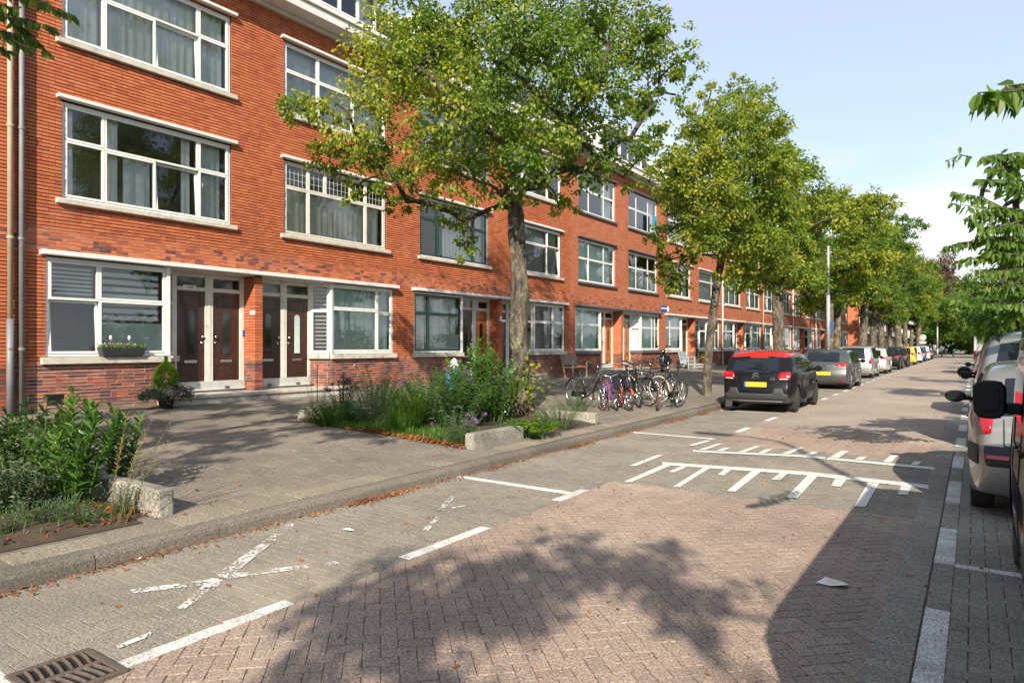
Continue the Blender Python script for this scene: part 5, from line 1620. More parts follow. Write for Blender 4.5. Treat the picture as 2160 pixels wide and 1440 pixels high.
stems_plant('aster_plant', 'low grey leaved plant with mauve flowers behind the kerbside block', wp(968, 938), ring_stems(34, .42, .52, rs), .06, .018, 26, 'leaf_grey', 39, cat='plant', flowers=('petal_purple', 7, .02, (.035,.035,.025)))
stems_plant('ground_ivy', 'bright yellow-green ground cover at the foot of the first tree', wp(1118, 922), ring_stems(70, .55, .26, rs), .065, .055, 16, 'leaf_bright', 40, up=.3, cat='plant', start=.4)
stems_plant('lavender_bush', 'silvery lavender bush left of the last concrete block', wp(1180, 905), ring_stems(80, .50, .45, rs), .04, .008, 30, 'leaf_grey', 41, up=.9, cat='plant', r=.003)
stems_plant('lavender_bush', 'silvery lavender bush in front of the parked bicycles', wp(1215, 880), ring_stems(70, .50, .48, rs), .04, .008, 30, 'leaf_grey', 42, up=.9, cat='plant', r=.003)
stems_plant('weedy_plant', 'dark weeds behind the first tree trunk', wp(1060, 880), ring_stems(40, .7, .55, rs), .07, .02, 24, 'leaf_weed', 43, cat='weed')
blades('grass', 'fresh green grass along the front edge of the flower bed', (-8.2, 8.1, walk_z(-8.2)), 1, .13, 3000, 'leaf_grass', 44, .008, .5, 'grass', 'stuff', poly=(-9.9, -6.3, 7.75, 8.7))
blades('grass', 'short grass and weeds in the left planting bed', (-6.6, 1.8, walk_z(-6.6)), 1, .12, 1500, 'leaf_grass', 45, .007, .5, 'grass', 'stuff', poly=(-8.1, -5.9, .2, 3.0))
# ------------------------------------------------------------------ vehicles
M['tyre'] = mat('tyre_rubber', (.022,.022,.022), 0.85, var=.2, vs=30, bmp=.3, bs=120)
M['rim'] = mat('alloy_rim', (.42,.42,.43), 0.35, 0.8, var=.1)
M['rim_dark'] = mat('dark_rim', (.06,.06,.065), 0.4, 0.6, var=.1)
M['car_glass'] = mat('car_glass', (.006,.009,.012), 0.04, var=.1, spec=.5, coat=.35)
M['tail_red'] = mat('tail_light_red', (.30,.004,.007), 0.12, var=.12, vs=30, coat=.8)
M['tail_white'] = mat('tail_light_clear', (.62,.58,.56), 0.15, var=.12, vs=40, coat=.8)
M['plate'] = mat('yellow_plate', (.85,.52,.02), 0.45, var=.03)
M['plate_blue'] = mat('plate_blue', (.02,.10,.55), 0.45, var=.03)
M['chrome'] = mat('chrome', (.75,.75,.76), 0.12, 1.0, var=.03)
M['p_black'] = m_car('paint_black', (.008,.008,.010))
M['p_red'] = m_car('paint_red', (.40,.018,.020))
M['p_grey'] = m_car('paint_grey', (.085,.088,.093), .6, .35)
M['p_silver'] = m_car('paint_silver', (.50,.50,.49), .75, .33)
M['p_bluesilver'] = m_car('paint_blue_silver', (.20,.22,.23), .7, .4)
M['p_vangrey'] = m_car('paint_van', (.42,.43,.44))
M['p_pale'] = m_car('paint_pale', (.56,.545,.50), .5, .35)
M['p_yellow'] = m_car('paint_yellow', (.80,.42,.010))
M['p_white'] = m_car('paint_white', (.70,.70,.69))
M['p_blue'] = m_car('paint_blue', (.03,.06,.12), .4)
M['p_dark'] = m_car('paint_dark', (.022,.023,.026), .4)
M['p_taupe'] = m_car('paint_taupe', (.30,.293,.28), .7, .4)

def catmull(P, n):
    P = np.array(P, float); out = []
    Q = np.vstack([2*P[0]-P[1], P, 2*P[-1]-P[-2]])
    for i in range(1, len(Q)-2):
        p0, p1, p2, p3 = Q[i-1], Q[i], Q[i+1], Q[i+2]
        d = np.linalg.norm(p2[:2]-p1[:2]); k = max(1, int(round(d/n)))
        for j in range(k):
            t = j/k
            out.append(.5*((2*p1) + (-p0+p2)*t + (2*p0-5*p1+4*p2-p3)*t*t + (-p0+3*p1-3*p2+p3)*t**3))
    out.append(P[-1]); return np.array(out)

class Car:
    """body swept from a side outline; width narrows to the roof and the ends; edges rounded"""
    def __init__(c, name, label, loc, rz, s, group=None):
        c.s = s
        c.root = thing(name, label, s.get('cat', 'car'), loc, rz, group)
        c.hw = s['w']/2; c.belt = s['belt']; c.L = s['L']; c.H = s['H']
        top = catmull([(y, z, r, b) for (y, z, r, b) in s['top']], s.get('res', .085))
        yr, yf, wr = s['axles'][0], s['axles'][1], s['arch']
        gz = s.get('sill', .20)
        bot = []
        def arch(cy):
            a0 = math.asin(max(-1, min(1, (gz - s['wr'])/wr)))
            return [(cy + wr*math.cos(a), s['wr'] + wr*math.sin(a), .035, 0) for a in np.linspace(a0, math.pi - a0, 11)]
        y1 = top[-1][0]
        bot += [(y1-.1, gz, .04, 0)] + arch(yf) + [((yr+yf)/2, gz, .04, 0)] + arch(yr) + [(top[0][0]+.08, gz+.03, .04, 0)]
        c.ntop = len(top)
        O = np.array([tuple(t) for t in top] + bot)
        c.O = O; c.n = len(O)
        c.rear = top[:int(np.argmax(top[:, 1]))]
    def W(c, y, z):
        s = c.s; h = c.hw
        k = (z - .62)/.55
        w = h*(1 - .035*k*k) if z < c.belt else h*(1 - .035*((c.belt-.62)/.55)**2) - s.get('tumble', .30)*(z - c.belt)*(.72 + .5*(z - c.belt))
        re = max(0, (s.get('rtap', .7) - y)/s.get('rtap', .7)); fe = max(0, (y - (c.L-1.0))/1.0)
        return max(.05, w - s.get('rt', .10)*re**2 - s.get('ft', .17)*fe**2)
    def build(c, paintm, parts=None):
        O, n = c.O, c.n
        spz = max(c.s['wr'] + c.s['arch'] + .06, .74)
        fr = [0, .012, .035, .075, .13, .21, .33, .5, .72, 1.0]
        side = []
        for f in fr:
            row = []
            for i in range(n):
                y0, z0, r, b = O[i]
                qy = min(max(y0, .62), c.L - .75); q = np.array([qy, spz])
                p = np.array([y0, z0]); g = p + (q-p)*f; d = f*np.linalg.norm(q-p)
                e = r - math.sqrt(max(0, r*r - (r-d)**2)) if d < r else 0
                row.append((c.W(g[0], g[1]) - e, g[0], g[1]))
            side.append(row)
        nt = 15; strip_ = []
        cen = O[:, :2].mean(0)
        for k in range(1, nt):
            t = 1 - 2*k/nt; row = []
            for i in range(n):
                y0, z0, r, b = O[i]; x0 = side[0][i][0]
                pv, nx = O[i-1][:2], O[(i+1) % n][:2]; tg = nx - pv; tg /= max(1e-6, np.linalg.norm(tg))
                nr = np.array([-tg[1], tg[0]])
                if nr @ (np.array([y0, z0]) - cen) < 0: nr = -nr
                bb = b*(1 - t*t)
                row.append((t*x0, y0 + nr[0]*bb, z0 + nr[1]*bb))
            strip_.append(row)
        rows = side[::-1] + strip_ + [[(-x, y, z) for (x, y, z) in r] for r in side]
        ns = len(side); nr_ = len(rows)
        V = [q for r in rows for q in r]; groups = {}
        for j in range(nr_-1):
            for i in range(n):
                i2 = (i+1) % n
                f = (j*n+i, j*n+i2, (j+1)*n+i2, (j+1)*n+i)
                cc = np.mean([V[q] for q in f], 0)
                onstrip = ns-1 <= j < ns-1+nt
                key = 'body'
                if parts: key = parts(cc, i, (j-(ns-1))/nt if onstrip else None, abs(j - (nr_-1)/2), c) or 'body'
                groups.setdefault(key, []).append(f)
        for key, fs in groups.items():
            used = sorted({q for f in fs for q in f}); mp = {q: k for k, q in enumerate(used)}
            mb = MB(); mb.add([V[q] for q in used], [tuple(mp[q] for q in f) for f in fs])
            nm, mt = (key, paintm) if key == 'body' else (key[0], key[1]) if isinstance(key, tuple) else (key, c.s['mats'][key])
            ob = mb.build(nm, M[mt], c.root, world=False, smooth=True)
        return c
    def rear_y(c, x, z):
        rr = c.rear; zs = rr[:, 1]; ys = rr[:, 0]
        o = np.argsort(zs); y = np.interp(z, zs[o], ys[o]); r = np.interp(z, zs[o], rr[o, 2]); b = np.interp(z, zs[o], rr[o, 3])
        x0 = c.W(y, z) - r; ax = abs(x)
        if ax <= x0: return y - b*(1 - (ax/x0)**2)
        dx = min(r, ax - x0); return y + r - math.sqrt(max(0, r*r - dx*dx))
    def edge(c, z):
        y = c.rear_y(0, z); return c.W(y, z)
    def rear_panel(c, name, m, quad, off=.010, parent=None, nx=10, nz=5, both=False, rnd=0.0):
        """quad: 4 (x, z) corners; laid on the rear skin with a rim"""
        obs = []
        for sg in ((1, -1) if both else (1,)):
            rows = []
            for j in range(nz+1):
                v = j/nz; rw = []
                for i in range(nx+1):
                    u = i/nx
                    a = [(quad[0][k]*(1-u) + quad[1][k]*u)*(1-v) + (quad[3][k]*(1-u) + quad[2][k]*u)*v for k in (0, 1)]
                    x, z = a
                    if rnd:
                        e = max(0, abs(u-.5)*2 - .55)/.45; z = z + (np.mean([q[1] for q in quad]) - z)*rnd*e*e
                    ex = c.edge(z) - .006; xx = max(-ex, min(ex, x))
                    o = off*(1 if 0 < i < nx and 0 < j < nz else .15)
                    wrap = max(0, (abs(xx) - (ex - .06))/.06)
                    rw.append((sg*(xx + (o*wrap if xx > 0 else -o*wrap)), c.rear_y(xx, z) - o - .008, z))
                rows.append(rw)
            obs.append(MB().grid(rows).build(name, M[m], parent or c.root, world=False, smooth=True))
        return obs
    def side_panel(c, name, m, quad, off=.006, nx=10, nz=6, both=True):
        for sg in ((1, -1) if both else (1,)):
            rows = []
            for j in range(nz+1):
                v = j/nz; rw = []
                for i in range(nx+1):
                    u = i/nx
                    y, z = [(quad[0][k]*(1-u) + quad[1][k]*u)*(1-v) + (quad[3][k]*(1-u) + quad[2][k]*u)*v for k in (0, 1)]
                    d = float(np.min(np.hypot(c.O[:c.ntop, 0]-y, c.O[:c.ntop, 1]-z))); r = .09
                    e = r - math.sqrt(max(0, r*r - (r-d)**2)) if d < r else 0
                    rw.append((sg*(c.W(y, z) - e + off), y, z))
                rows.append(rw)
            MB().grid(rows).build(name, M[m], c.root, world=False, smooth=True)
    def wheels(c, rim='rim', tw=.20):
        s = c.s; r = s['wr']
        for y in s['axles']:
            for sg in (1, -1):
                xo = sg*(c.hw - .025); xi = sg*(c.hw - .025 - tw)
                pf = [(r*.62, xi), (r*.93, xi), (r, xi + sg*.025), (r, xo - sg*.025), (r*.94, xo), (r*.66, xo - sg*.004), (r*.62, xo - sg*.02)]
                w = MB().lathe(pf, (0, y, r), 26, 'x', closed=True).build('wheel', M['tyre'], c.root, world=False, smooth=True)
                rb = MB().lathe([(r*.64, xo - sg*.012), (r*.60, xo - sg*.02), (r*.56, xo - sg*.05), (.001, xo - sg*.055)], (0, y, r), 26, 'x')
                rb.build('rim_dish', M['rim_dark'], w, world=False, smooth=True)
                sp = MB()
                for k in range(5):
                    a = 2*math.pi*k/5 + .3
                    sp.bar((xo - sg*.022, y + .03*math.cos(a), r + .03*math.sin(a)), (xo - sg*.016, y + r*.63*math.cos(a), r + r*.63*math.sin(a)), .055, .02)
                sp.lathe([(.055, xo - sg*.05), (.055, xo - sg*.012), (.001, xo - sg*.010)], (0, y, r), 12, 'x')
                sp.build('rim', M[rim], w, world=False)
    def mirrors(c, y, z, m, size=(.10, .06, .075), only=None):
        for sg in (1, -1):
            if only and sg != only: continue
            x = sg*(c.W(y, z) + size[0] + .05)
            mm = MB().ball((x, y, z), size, 12, 8).tube([(sg*(c.W(y, z)-.02), y+.03, z-.02), (x, y+.01, z-.03)], .025, 6).build('side_mirror', M[m], c.root, world=False, smooth=True)
            MB().add([(x - size[0]*.75, y - size[1]*.98, z - size[2]*.6), (x + size[0]*.75, y - size[1]*.98, z - size[2]*.6), (x + size[0]*.75, y - size[1]*.98, z + size[2]*.6), (x - size[0]*.75, y - size[1]*.98, z + size[2]*.6)], [(0,1,2,3)]).build('mirror_glass', M['mirror_reflection'], mm, world=False)
    def plate(c, z, w=.52, h=.11, x=0.0):
        y = c.rear_y(x, z) - .014
        p = MB().box(x-w/2, x+w/2, y-.006, y+.02, z-h/2, z+h/2).build('number_plate', M['plate'], c.root, world=False)
        MB().box(x-w/2+.002, x-w/2+.045, y-.008, y-.0061, z-h/2+.003, z+h/2-.003).build('blue_band', M['plate_blue'], p, world=False)
    def wiper(c, z, x0, x1, dz=.02):
        pts = [(x0 + (x1-x0)*t, c.rear_y(x0 + (x1-x0)*t, z + dz*t) - .025, z + dz*t) for t in np.linspace(0, 1, 5)]
        MB().tube(pts, [.022, .018, .014, .010, .006], 6).build('rear_wiper', M['black_plastic'], c.root, world=False, smooth=True)
    def aerial(c, y, z):
        MB().tube([(0, y, z), (0, y-.12, z+.16)], [.008, .003], 5).build('aerial', M['black_plastic'], c.root, world=False)
    def handles(c, ys, z):
        for y in ys:
            for sg in (1, -1):
                x = sg*(c.W(y, z) + .012)
                MB().bar((x, y-.09, z), (x, y+.09, z+.005), .022, .02).build('door_handle', M[c.s.get('handle', 'p_black')], c.root, world=False)
    def seams(c, ys, z0, z1):
        for y in ys:
            for sg in (1, -1):
                pts = [(sg*(c.W(y, z) + .001), y, z) for z in np.linspace(z0, z1, 6)]
                MB().tube(pts, .004, 4).build('door_seam', M['black_plastic'], c.root, world=False)

def std_parts(c_bump=None, bump_z=.45, rw=(1.02, 1.36), roof=None, roofm=None, ws=True, sillz=.30):
    """classifier: rear window, windscreen, coloured roof and dark lower cladding"""
    def f(cc, i, t, jd, c):
        x, y, z = cc
        if t is not None and i < c.ntop:
            if y < c.L*.3 and rw[0] < z < rw[1] and .07 < t < .93: return ('rear_window', 'car_glass')
            if ws and y > c.L*.45 and z > c.belt - .02 and z < c.H - .07 and .07 < t < .93: return ('windscreen', 'car_glass')
        if roofm and z > roof and (t is not None or jd < 11.2): return ('roof', roofm)
        if c_bump and z < bump_z and (y < .34 or z < sillz): return ('bumper', c_bump)
        return None
    return f

HATCH = lambda L, H, belt, rake=.0: [(.05, .24, .05, .03), (-.0, .36, .07, .05), (-.01, .55, .08, .06), (.03, .70, .09, .06), (.05, .85, .10, .06), (.07, belt-.06, .10, .06), (.12+rake*.3, belt+.02, .10, .05), (.30+rake*.6, (belt+H)/2+.02, .09, .05), (.46+rake, H-.09, .08, .05), (.62+rake, H-.035, .08, .05),
    (1.1+rake, H-.002, .09, .04), (L*.43, H, .09, .04), (L*.52, H-.03, .09, .04), (L*.585, H-.11, .08, .05), (L*.66, (H+belt)/2, .08, .06), (L*.745, belt+.01, .09, .06), (L*.80, belt-.05, .11, .05), (L*.90, belt-.13, .12, .05), (L*.965, .72, .12, .08), (L, .55, .10, .10), (L-.01, .36, .07, .10), (L-.06, .24, .05, .06)]

def road_rz(r): return math.atan(min(.024, .012 + .0036*max(0, -r)))
# 1 black hatchback with red roof
s = dict(L=3.99, H=1.475, w=1.71, belt=.98, axles=(.66, 3.20), wr=.325, arch=.375, sill=.23, tumble=.34, rt=.09, handle='p_black', top=HATCH(3.99, 1.475, .98, .04), res=.05)
cx, cy = -3.76 - .855, 17.62
c = Car('parked_car', 'black hatchback with bright red roof and yellow plate', (cx, cy - .62, 0), road_rz(-4.4), s, 'cars parked along the left kerb')
c.build('p_black', std_parts('grey_plastic', .40, (1.0, 1.335), 1.345, 'p_red', sillz=.31))
c.rear_panel('rear_cladding', 'grey_plastic', [(.36,.40),(.70,.40),(.60,.605),(.44,.605)], .014, both=True)
c.rear_panel('rear_cladding', 'grey_plastic', [(-.80,.33),(.80,.33),(.80,.47),(-.80,.47)], .012, nx=24)
c.rear_panel('bumper_trim', 'chrome', [(-.62,.275),(.62,.275),(.62,.295),(-.62,.295)], .014, nx=16, nz=2)
for l in c.rear_panel('tail_light', 'tail_red', [(.50,.80),(.86,.81),(.83,1.0),(.53,.99)], .035, both=True, rnd=.5): pass
c.rear_panel('reversing_light', 'tail_white', [(.54,.805),(.74,.812),(.74,.845),(.54,.838)], .048, both=True, nx=6, nz=3)
c.plate(.685)
c.wiper(1.055, .26, -.24, .012); c.aerial(1.0, 1.475)
for k in (0, .062):
    pts = [(-.075, c.rear_y(-.075, .86+k)-.016, .855+k), (0, c.rear_y(0, .90+k)-.016, .905+k), (.075, c.rear_y(.075, .86+k)-.016, .855+k)]
    MB().tube(pts, .011, 6).build('chevron_badge', M['chrome'], c.root, world=False)
yb = c.rear_y(0, .82) - .016
put_text('rear_lettering', 'CITROËN', .042, M['chrome'], c.root, Matrix.Translation((0, yb, .825)) @ Matrix.Rotation(R(90), 4, 'X'))
put_text('rear_lettering', 'C3', .085, M['chrome'], c.root, Matrix.Translation((.40, c.rear_y(.40, .82) - .018, .82)) @ Matrix.Rotation(R(90), 4, 'X') @ Matrix.Rotation(R(6), 4, 'Y'))
for q in ([(.62,1.03),(1.22,1.01),(1.28,1.36),(.90,1.33)], [(1.27,1.01),(2.10,.99),(2.02,1.385),(1.33,1.37)], [(2.15,.99),(2.85,1.0),(2.35,1.34),(2.08,1.385)]): c.side_panel('side_window', 'car_glass', q)
c.side_panel('door_bump', 'black_plastic', [(1.30,.46),(2.75,.46),(2.75,.60),(1.30,.60)], .02)
c.wheels('rim_dark'); c.mirrors(2.62, 1.02, 'p_black'); c.handles((1.35, 2.25), .87); c.seams((1.22, 2.12, 2.95), .32, .97)
# dark board propped beside it
bx, by, bz = gwalk(1538, 856)
bd = thing('plastic_board', 'dark plastic board propped at the kerb beside the red roofed car', 'board', (bx, by, bz))
MB().add([(bx-.10,by-.02,bz-.02),(bx+.06,by+.02,bz-.02),(bx+.10,by+.16,bz+.46),(bx-.08,by+.12,bz+.47),(bx-.10,by+.02,bz-.02),(bx+.06,by+.06,bz-.02),(bx+.10,by+.20,bz+.46),(bx-.08,by+.16,bz+.47)],
   [(0,1,2,3),(7,6,5,4),(0,4,5,1),(1,5,6,2),(2,6,7,3),(3,7,4,0)]).build('panel', M['black_plastic'], bd, bevel=.01)
MB().box(bx-.12, bx+.14, by-.02, by+.28, bz-.05, bz-.021).build('foot', M['black_plastic'], bd)

# 2 grey hatchback
s = dict(L=4.2, H=1.48, w=1.79, belt=.98, axles=(.72, 3.30), wr=.32, arch=.365, sill=.20, tumble=.33, top=HATCH(4.2, 1.48, .98, .10), handle='p_grey')
c = Car('parked_car', 'grey metallic hatchback with round rear badge', (-4.12 - .89, 27.5, 0), road_rz(-4.5), s, 'cars parked along the left kerb')
c.build('p_grey', std_parts('p_grey', .1, (1.03, 1.37), sillz=.1))
c.rear_panel('tail_light', 'tail_red', [(.42,.86),(.86,.87),(.85,.985),(.40,.975)], .02, both=True, rnd=.3)
c.rear_panel('reversing_light', 'tail_white', [(.48,.875),(.60,.878),(.60,.915),(.48,.912)], .028, both=True, nx=4, nz=3)
c.rear_panel('reflector', 'tail_red', [(.52,.355),(.76,.355),(.76,.39),(.52,.39)], .012, both=True)
c.rear_panel('bumper_lip', 'grey_plastic', [(-.82,.25),(.82,.25),(.82,.32),(-.82,.32)], .010, nx=20)
c.rear_panel('brake_light', 'tail_red', [(-.22,1.41),(.22,1.41),(.22,1.425),(-.22,1.425)], .02, nz=2)
c.plate(.60); c.wiper(1.06, .0, .40, .03)
yb = c.rear_y(0, .90) - .014
MB().lathe([(.050, 0), (.062, -.008), (.062, 0)], (0, yb, .90), 20, 'y').build('round_badge', M['chrome'], c.root, world=False)
for (a, b) in (((-.036,.028),(-.012,-.038)), ((-.012,-.038),(.0,.0)), ((.0,.0),(.012,-.038)), ((.012,-.038),(.036,.028)), ((-.018,.042),(.0,.006)), ((.0,.006),(.018,.042))):
    MB().bar((a[0], yb-.012, .90+a[1]), (b[0], yb-.012, .90+b[1]), .009, .006).build('badge_stroke', M['chrome'], c.root, world=False)
for q in ([(.80,1.04),(1.35,1.02),(1.38,1.37),(1.02,1.36)], [(1.40,1.02),(2.20,1.0),(2.12,1.395),(1.46,1.385)], [(2.26,1.0),(3.0,1.01),(2.5,1.35),(2.2,1.39)]): c.side_panel('side_window', 'car_glass', q)
c.wheels(); c.mirrors(2.75, 1.03, 'p_black'); c.handles((1.45, 2.35), .86); c.seams((1.35, 2.22, 3.05), .3, .98); c.aerial(.9, 1.48)

WAGON = lambda L, H, belt: [(.04, .26, .05, .03), (-.02, .38, .07, .05), (-.02, .55, .08, .05), (.03, .64, .08, .04), (.05, .85, .09, .04), (.07, belt, .09, .04), (.16, (belt+H)/2, .09, .04), (.24, H-.12, .09, .04), (.34, H-.05, .09, .04),
    (.9, H-.005, .10, .04), (L*.45, H, .10, .04), (L*.55, H-.04, .09, .04), (L*.61, H-.12, .09, .05), (L*.69, (H+belt)/2, .09, .06), (L*.78, belt, .10, .06), (L*.86, belt-.08, .12, .05), (L*.94, belt-.18, .12, .06), (L*.985, .66, .12, .08), (L, .5, .10, .10), (L-.02, .34, .07, .10), (L-.08, .25, .05, .06)]
def simple_car(label, loc, rz, paintm, shape, L, H, w, belt, lights=None, plate=.6, group='cars parked along the left kerb', name='parked_car', rim='rim', bumper=None, rw=None, wr=.31, extra=None, res=.13, mirror='p_black', cat='car', glass=True):
    s = dict(L=L, H=H, w=w, belt=belt, axles=(.72, L-.88), wr=wr, arch=wr+.045, sill=.21, tumble=.30 if H < 1.6 else .22, rt=.06, top=shape(L, H, belt), res=res, handle=paintm, cat=cat)
    c = Car(name, label, loc, rz, s, group)
    c.build(paintm, std_parts(bumper, .52 if bumper else 0, rw or (belt+.03, H-.11), sillz=.28))
    for q in (lights or []): c.rear_panel('tail_light', 'tail_red', q, .02, both=True)
    if plate: c.plate(plate)
    if glass:
        t = H-.085
        for q in ([(.55,belt+.05),(1.25,belt+.03),(1.28,t-.01),(.72,t-.03)], [(1.32,belt+.03),(L*.53,belt+.02),(L*.515,t),(1.36,t)], [(L*.55,belt+.02),(L*.73,belt+.03),(L*.615,t-.06),(L*.535,t)]): c.side_panel('side_window', 'car_glass', q, nx=6, nz=4)
    c.wheels(rim); c.mirrors(L*.66, belt+.05, mirror, (.09, .06, .075)); c.seams((1.30, L*.53), .3, belt-.02); c.handles((1.45, L*.57), belt-.12)
    if extra: extra(c)
    return c
lx = lambda Y: RX(-3.72, Y)
simple_car('silver estate car with tall rear window and upright tail lights', (lx(38.2)-.86, 37.9, 0), road_rz(-4.5), 'p_silver', WAGON, 4.15, 1.62, 1.72, .98, [[(.66,.74),(.85,.74),(.84,1.10),(.72,1.08)]], .80, bumper='p_silver', rw=(1.02, 1.50), extra=lambda c: c.wiper(1.04, .1, -.35, .03))
simple_car('pale hatchback with dark mirror in front of the silver estate car', (lx(45)-.86, 44.9, 0), road_rz(-4.5), 'p_pale', lambda L, H, b: HATCH(L, H, b, .05), 4.05, 1.50, 1.72, .98, [[(.5,.84),(.84,.84),(.82,.99),(.52,.98)]])
simple_car('black hatchback with bright tail lights ahead of the pale hatchback', (lx(54)-.86, 53.2, 0), road_rz(-4.5), 'p_black', lambda L, H, b: HATCH(L, H, b, .12), 4.2, 1.46, 1.76, .96, [[(.38,.84),(.86,.86),(.84,.97),(.40,.96)]])
simple_car('dark grey hatchback between the black and the yellow car', (lx(60.5)-.86, 60.2, 0), road_rz(-4.5), 'p_dark', lambda L, H, b: HATCH(L, H, b, .05), 3.9, 1.50, 1.7, .97, [[(.5,.84),(.84,.84),(.82,.99),(.52,.98)]])
simple_car('yellow hatchback with black rear window far down the left kerb', (lx(68)-.86, 67.8, 0), road_rz(-4.5), 'p_yellow', lambda L, H, b: HATCH(L, H, b, .05), 3.95, 1.52, 1.74, .98, [[(.56,.80),(.86,.82),(.84,1.02),(.60,1.0)]], rw=(1.0, 1.44))
for (Y, pm, lb, sh, H) in ((76, 'p_white', 'white car ahead of the yellow hatchback', HATCH, 1.55), (83, 'p_blue', 'dark blue car second ahead of the yellow hatchback', HATCH, 1.5), (90.5, 'p_white', 'white car third ahead of the yellow hatchback', HATCH, 1.6), (98, 'p_dark', 'dark van like car last in the left row', None, 1.75)):
    simple_car(lb, (lx(Y)-.86, Y, 0), road_rz(-4.5), pm, (lambda L, H, b: HATCH(L, H, b, .05)) if sh else WAGON, 4.0, H, 1.72, .98, [[(.56,.80),(.86,.82),(.84,1.02),(.60,1.0)]], res=.2)
for i, (Y, X, pm) in enumerate(((99, -12.4, 'p_silver'), (106, -12.2, 'p_blue'), (113, -12.0, 'p_blue'))):
    simple_car(['silver car parked on the far forecourt behind the trees', 'blue car parked on the far forecourt', 'second blue car on the far forecourt, right of the first'][i], (X, Y, walk_z(X)), R(-14), pm, lambda L, H, b: HATCH(L, H, b, .05), 4.1, 1.5, 1.72, .98, res=.2, group='cars on the far forecourt')

# right hand side: taupe silver hatchback
s = dict(L=3.82, H=1.44, w=1.65, belt=.93, axles=(.66, 3.15), wr=.30, arch=.345, sill=.20, tumble=.36, rt=.12, rtap=.6, top=HATCH(3.82, 1.44, .93, .02), res=.05)
GR = 'vehicles parked along the right kerb'
c = Car('parked_car', 'silver hatchback nearest on the right with dark bumper strip and CORSA lettering', (-.155 + .825, 7.72, 0), road_rz(-.1), s, GR)
def corsa(cc, i, t, jd, c):
    k = std_parts('p_taupe', 0, (.97, 1.31), sillz=0)(cc, i, t, jd, c)
    return k
c.build('p_taupe', corsa)
c.rear_panel('bumper_strip', 'grey_plastic', [(-.86,.50),(.86,.50),(.86,.685),(-.86,.685)], .018, nx=30)
c.side_panel('bumper_strip', 'grey_plastic', [(.08,.50),(.40,.52),(.40,.685),(.08,.685)], .012, nx=8, nz=3)
c.rear_panel('reflector', 'tail_red', [(-.70,.555),(-.47,.555),(-.47,.615),(-.70,.615)], .024)
c.rear_panel('reflector', 'tail_red', [(.47,.555),(.70,.555),(.70,.615),(.47,.615)], .024)
c.rear_panel('tail_light', 'tail_red', [(.64,.80),(.74,.78),(.70,1.18),(.58,1.20)], .020, both=True, nz=10)
c.rear_panel('tailgate_seam', 'black_plastic', [(-.545,.69),(-.537,.69),(-.537,.93),(-.545,.93)], .006, nx=2, nz=6); c.rear_panel('tailgate_seam', 'black_plastic', [(.537,.69),(.545,.69),(.545,.93),(.537,.93)], .006, nx=2, nz=6)
c.rear_panel('tailgate_seam', 'black_plastic', [(-.545,.688),(.545,.688),(.545,.695),(-.545,.695)], .018, nx=14, nz=2)
put_text('rear_lettering', 'CORSA', .075, M['chrome'], c.root, Matrix.Translation((-.30, c.rear_y(-.30, .855) - .014, .855)) @ Matrix.Rotation(R(90), 4, 'X') @ Matrix.Rotation(R(-4), 4, 'Y'))
MB().lathe([(.02, 0), (.02, -.02), (.001, -.022)], (-.14, c.rear_y(-.14, .80), .80), 12, 'y').build('tailgate_lock', M['chrome'], c.root, world=False)
for q in ([(.60,.98),(1.30,.96),(1.36,1.30),(.86,1.29)], [(1.36,.96),(2.70,.96),(2.22,1.29),(1.42,1.33)]): c.side_panel('side_window', 'car_glass', q)
c.wheels(); c.mirrors(2.45, .99, 'p_black', (.115, .07, .075)); c.seams((1.33, 2.75), .3, .93); c.handles((1.50,), .84); c.plate(.50)
# silver people carrier beyond
simple_car('tall silver people carrier ahead of the CORSA hatchback', (-.19 + .86, 12.7, 0), road_rz(-.1), 'p_bluesilver', WAGON, 4.05, 1.82, 1.70, 1.02, [[(.66,.72),(.85,.72),(.84,.98),(.74,.98)]], .7, group=GR, rw=(1.06, 1.66), bumper='grey_plastic', extra=lambda c: (c.mirrors(2.9, 1.12, 'p_black', (.12, .08, .11))), res=.08)
simple_car('white estate car two ahead of the CORSA hatchback', (-.30 + .86, 18.6, 0), road_rz(-.1), 'p_white', WAGON, 4.2, 1.52, 1.72, .96, [[(.66,.74),(.85,.74),(.84,1.12),(.72,1.10)]], .7, group=GR)
simple_car('dark car in front of the white estate car on the right', (-.36 + .86, 24.2, 0), road_rz(-.1), 'p_dark', lambda L, H, b: HATCH(L, H, b, .05), 4.1, 1.5, 1.72, .97, [[(.56,.80),(.86,.82),(.84,1.02),(.60,1.0)]], group=GR)
# white box van
vx, vy = -.62 + .95, 47.0
v = thing('box_van', 'white box van with dark tail lights far along the right kerb', 'van', (vx, vy, 0), road_rz(-.1), GR)
MB().box(-.95, .95, 0, 3.4, .55, 2.25).build('cargo_box', M['p_vangrey'], v, world=False, bevel=.04)
MB().box(-.97, .97, -.02, 3.42, 2.253, 2.30).build('roof_trim', M['grey_plastic'], v, world=False)
MB().prism([(3.45,.45),(5.2,.45),(5.2,1.0),(4.8,1.15),(4.2,1.95),(3.45,1.98)], -.9, .9, lambda a, b, h: (h, a, b)).build('cab', M['p_white'], v, world=False, bevel=.05)
MB().prism([(3.8,1.2),(4.65,1.2),(4.15,1.85),(3.8,1.85)], -.905, .905, lambda a, b, h: (h, a, b)).build('cab_window', M['car_glass'], v, world=False)
MB().box(-.9, .9, .1, 5.1, .32, .549).build('chassis', M['black_plastic'], v, world=False)
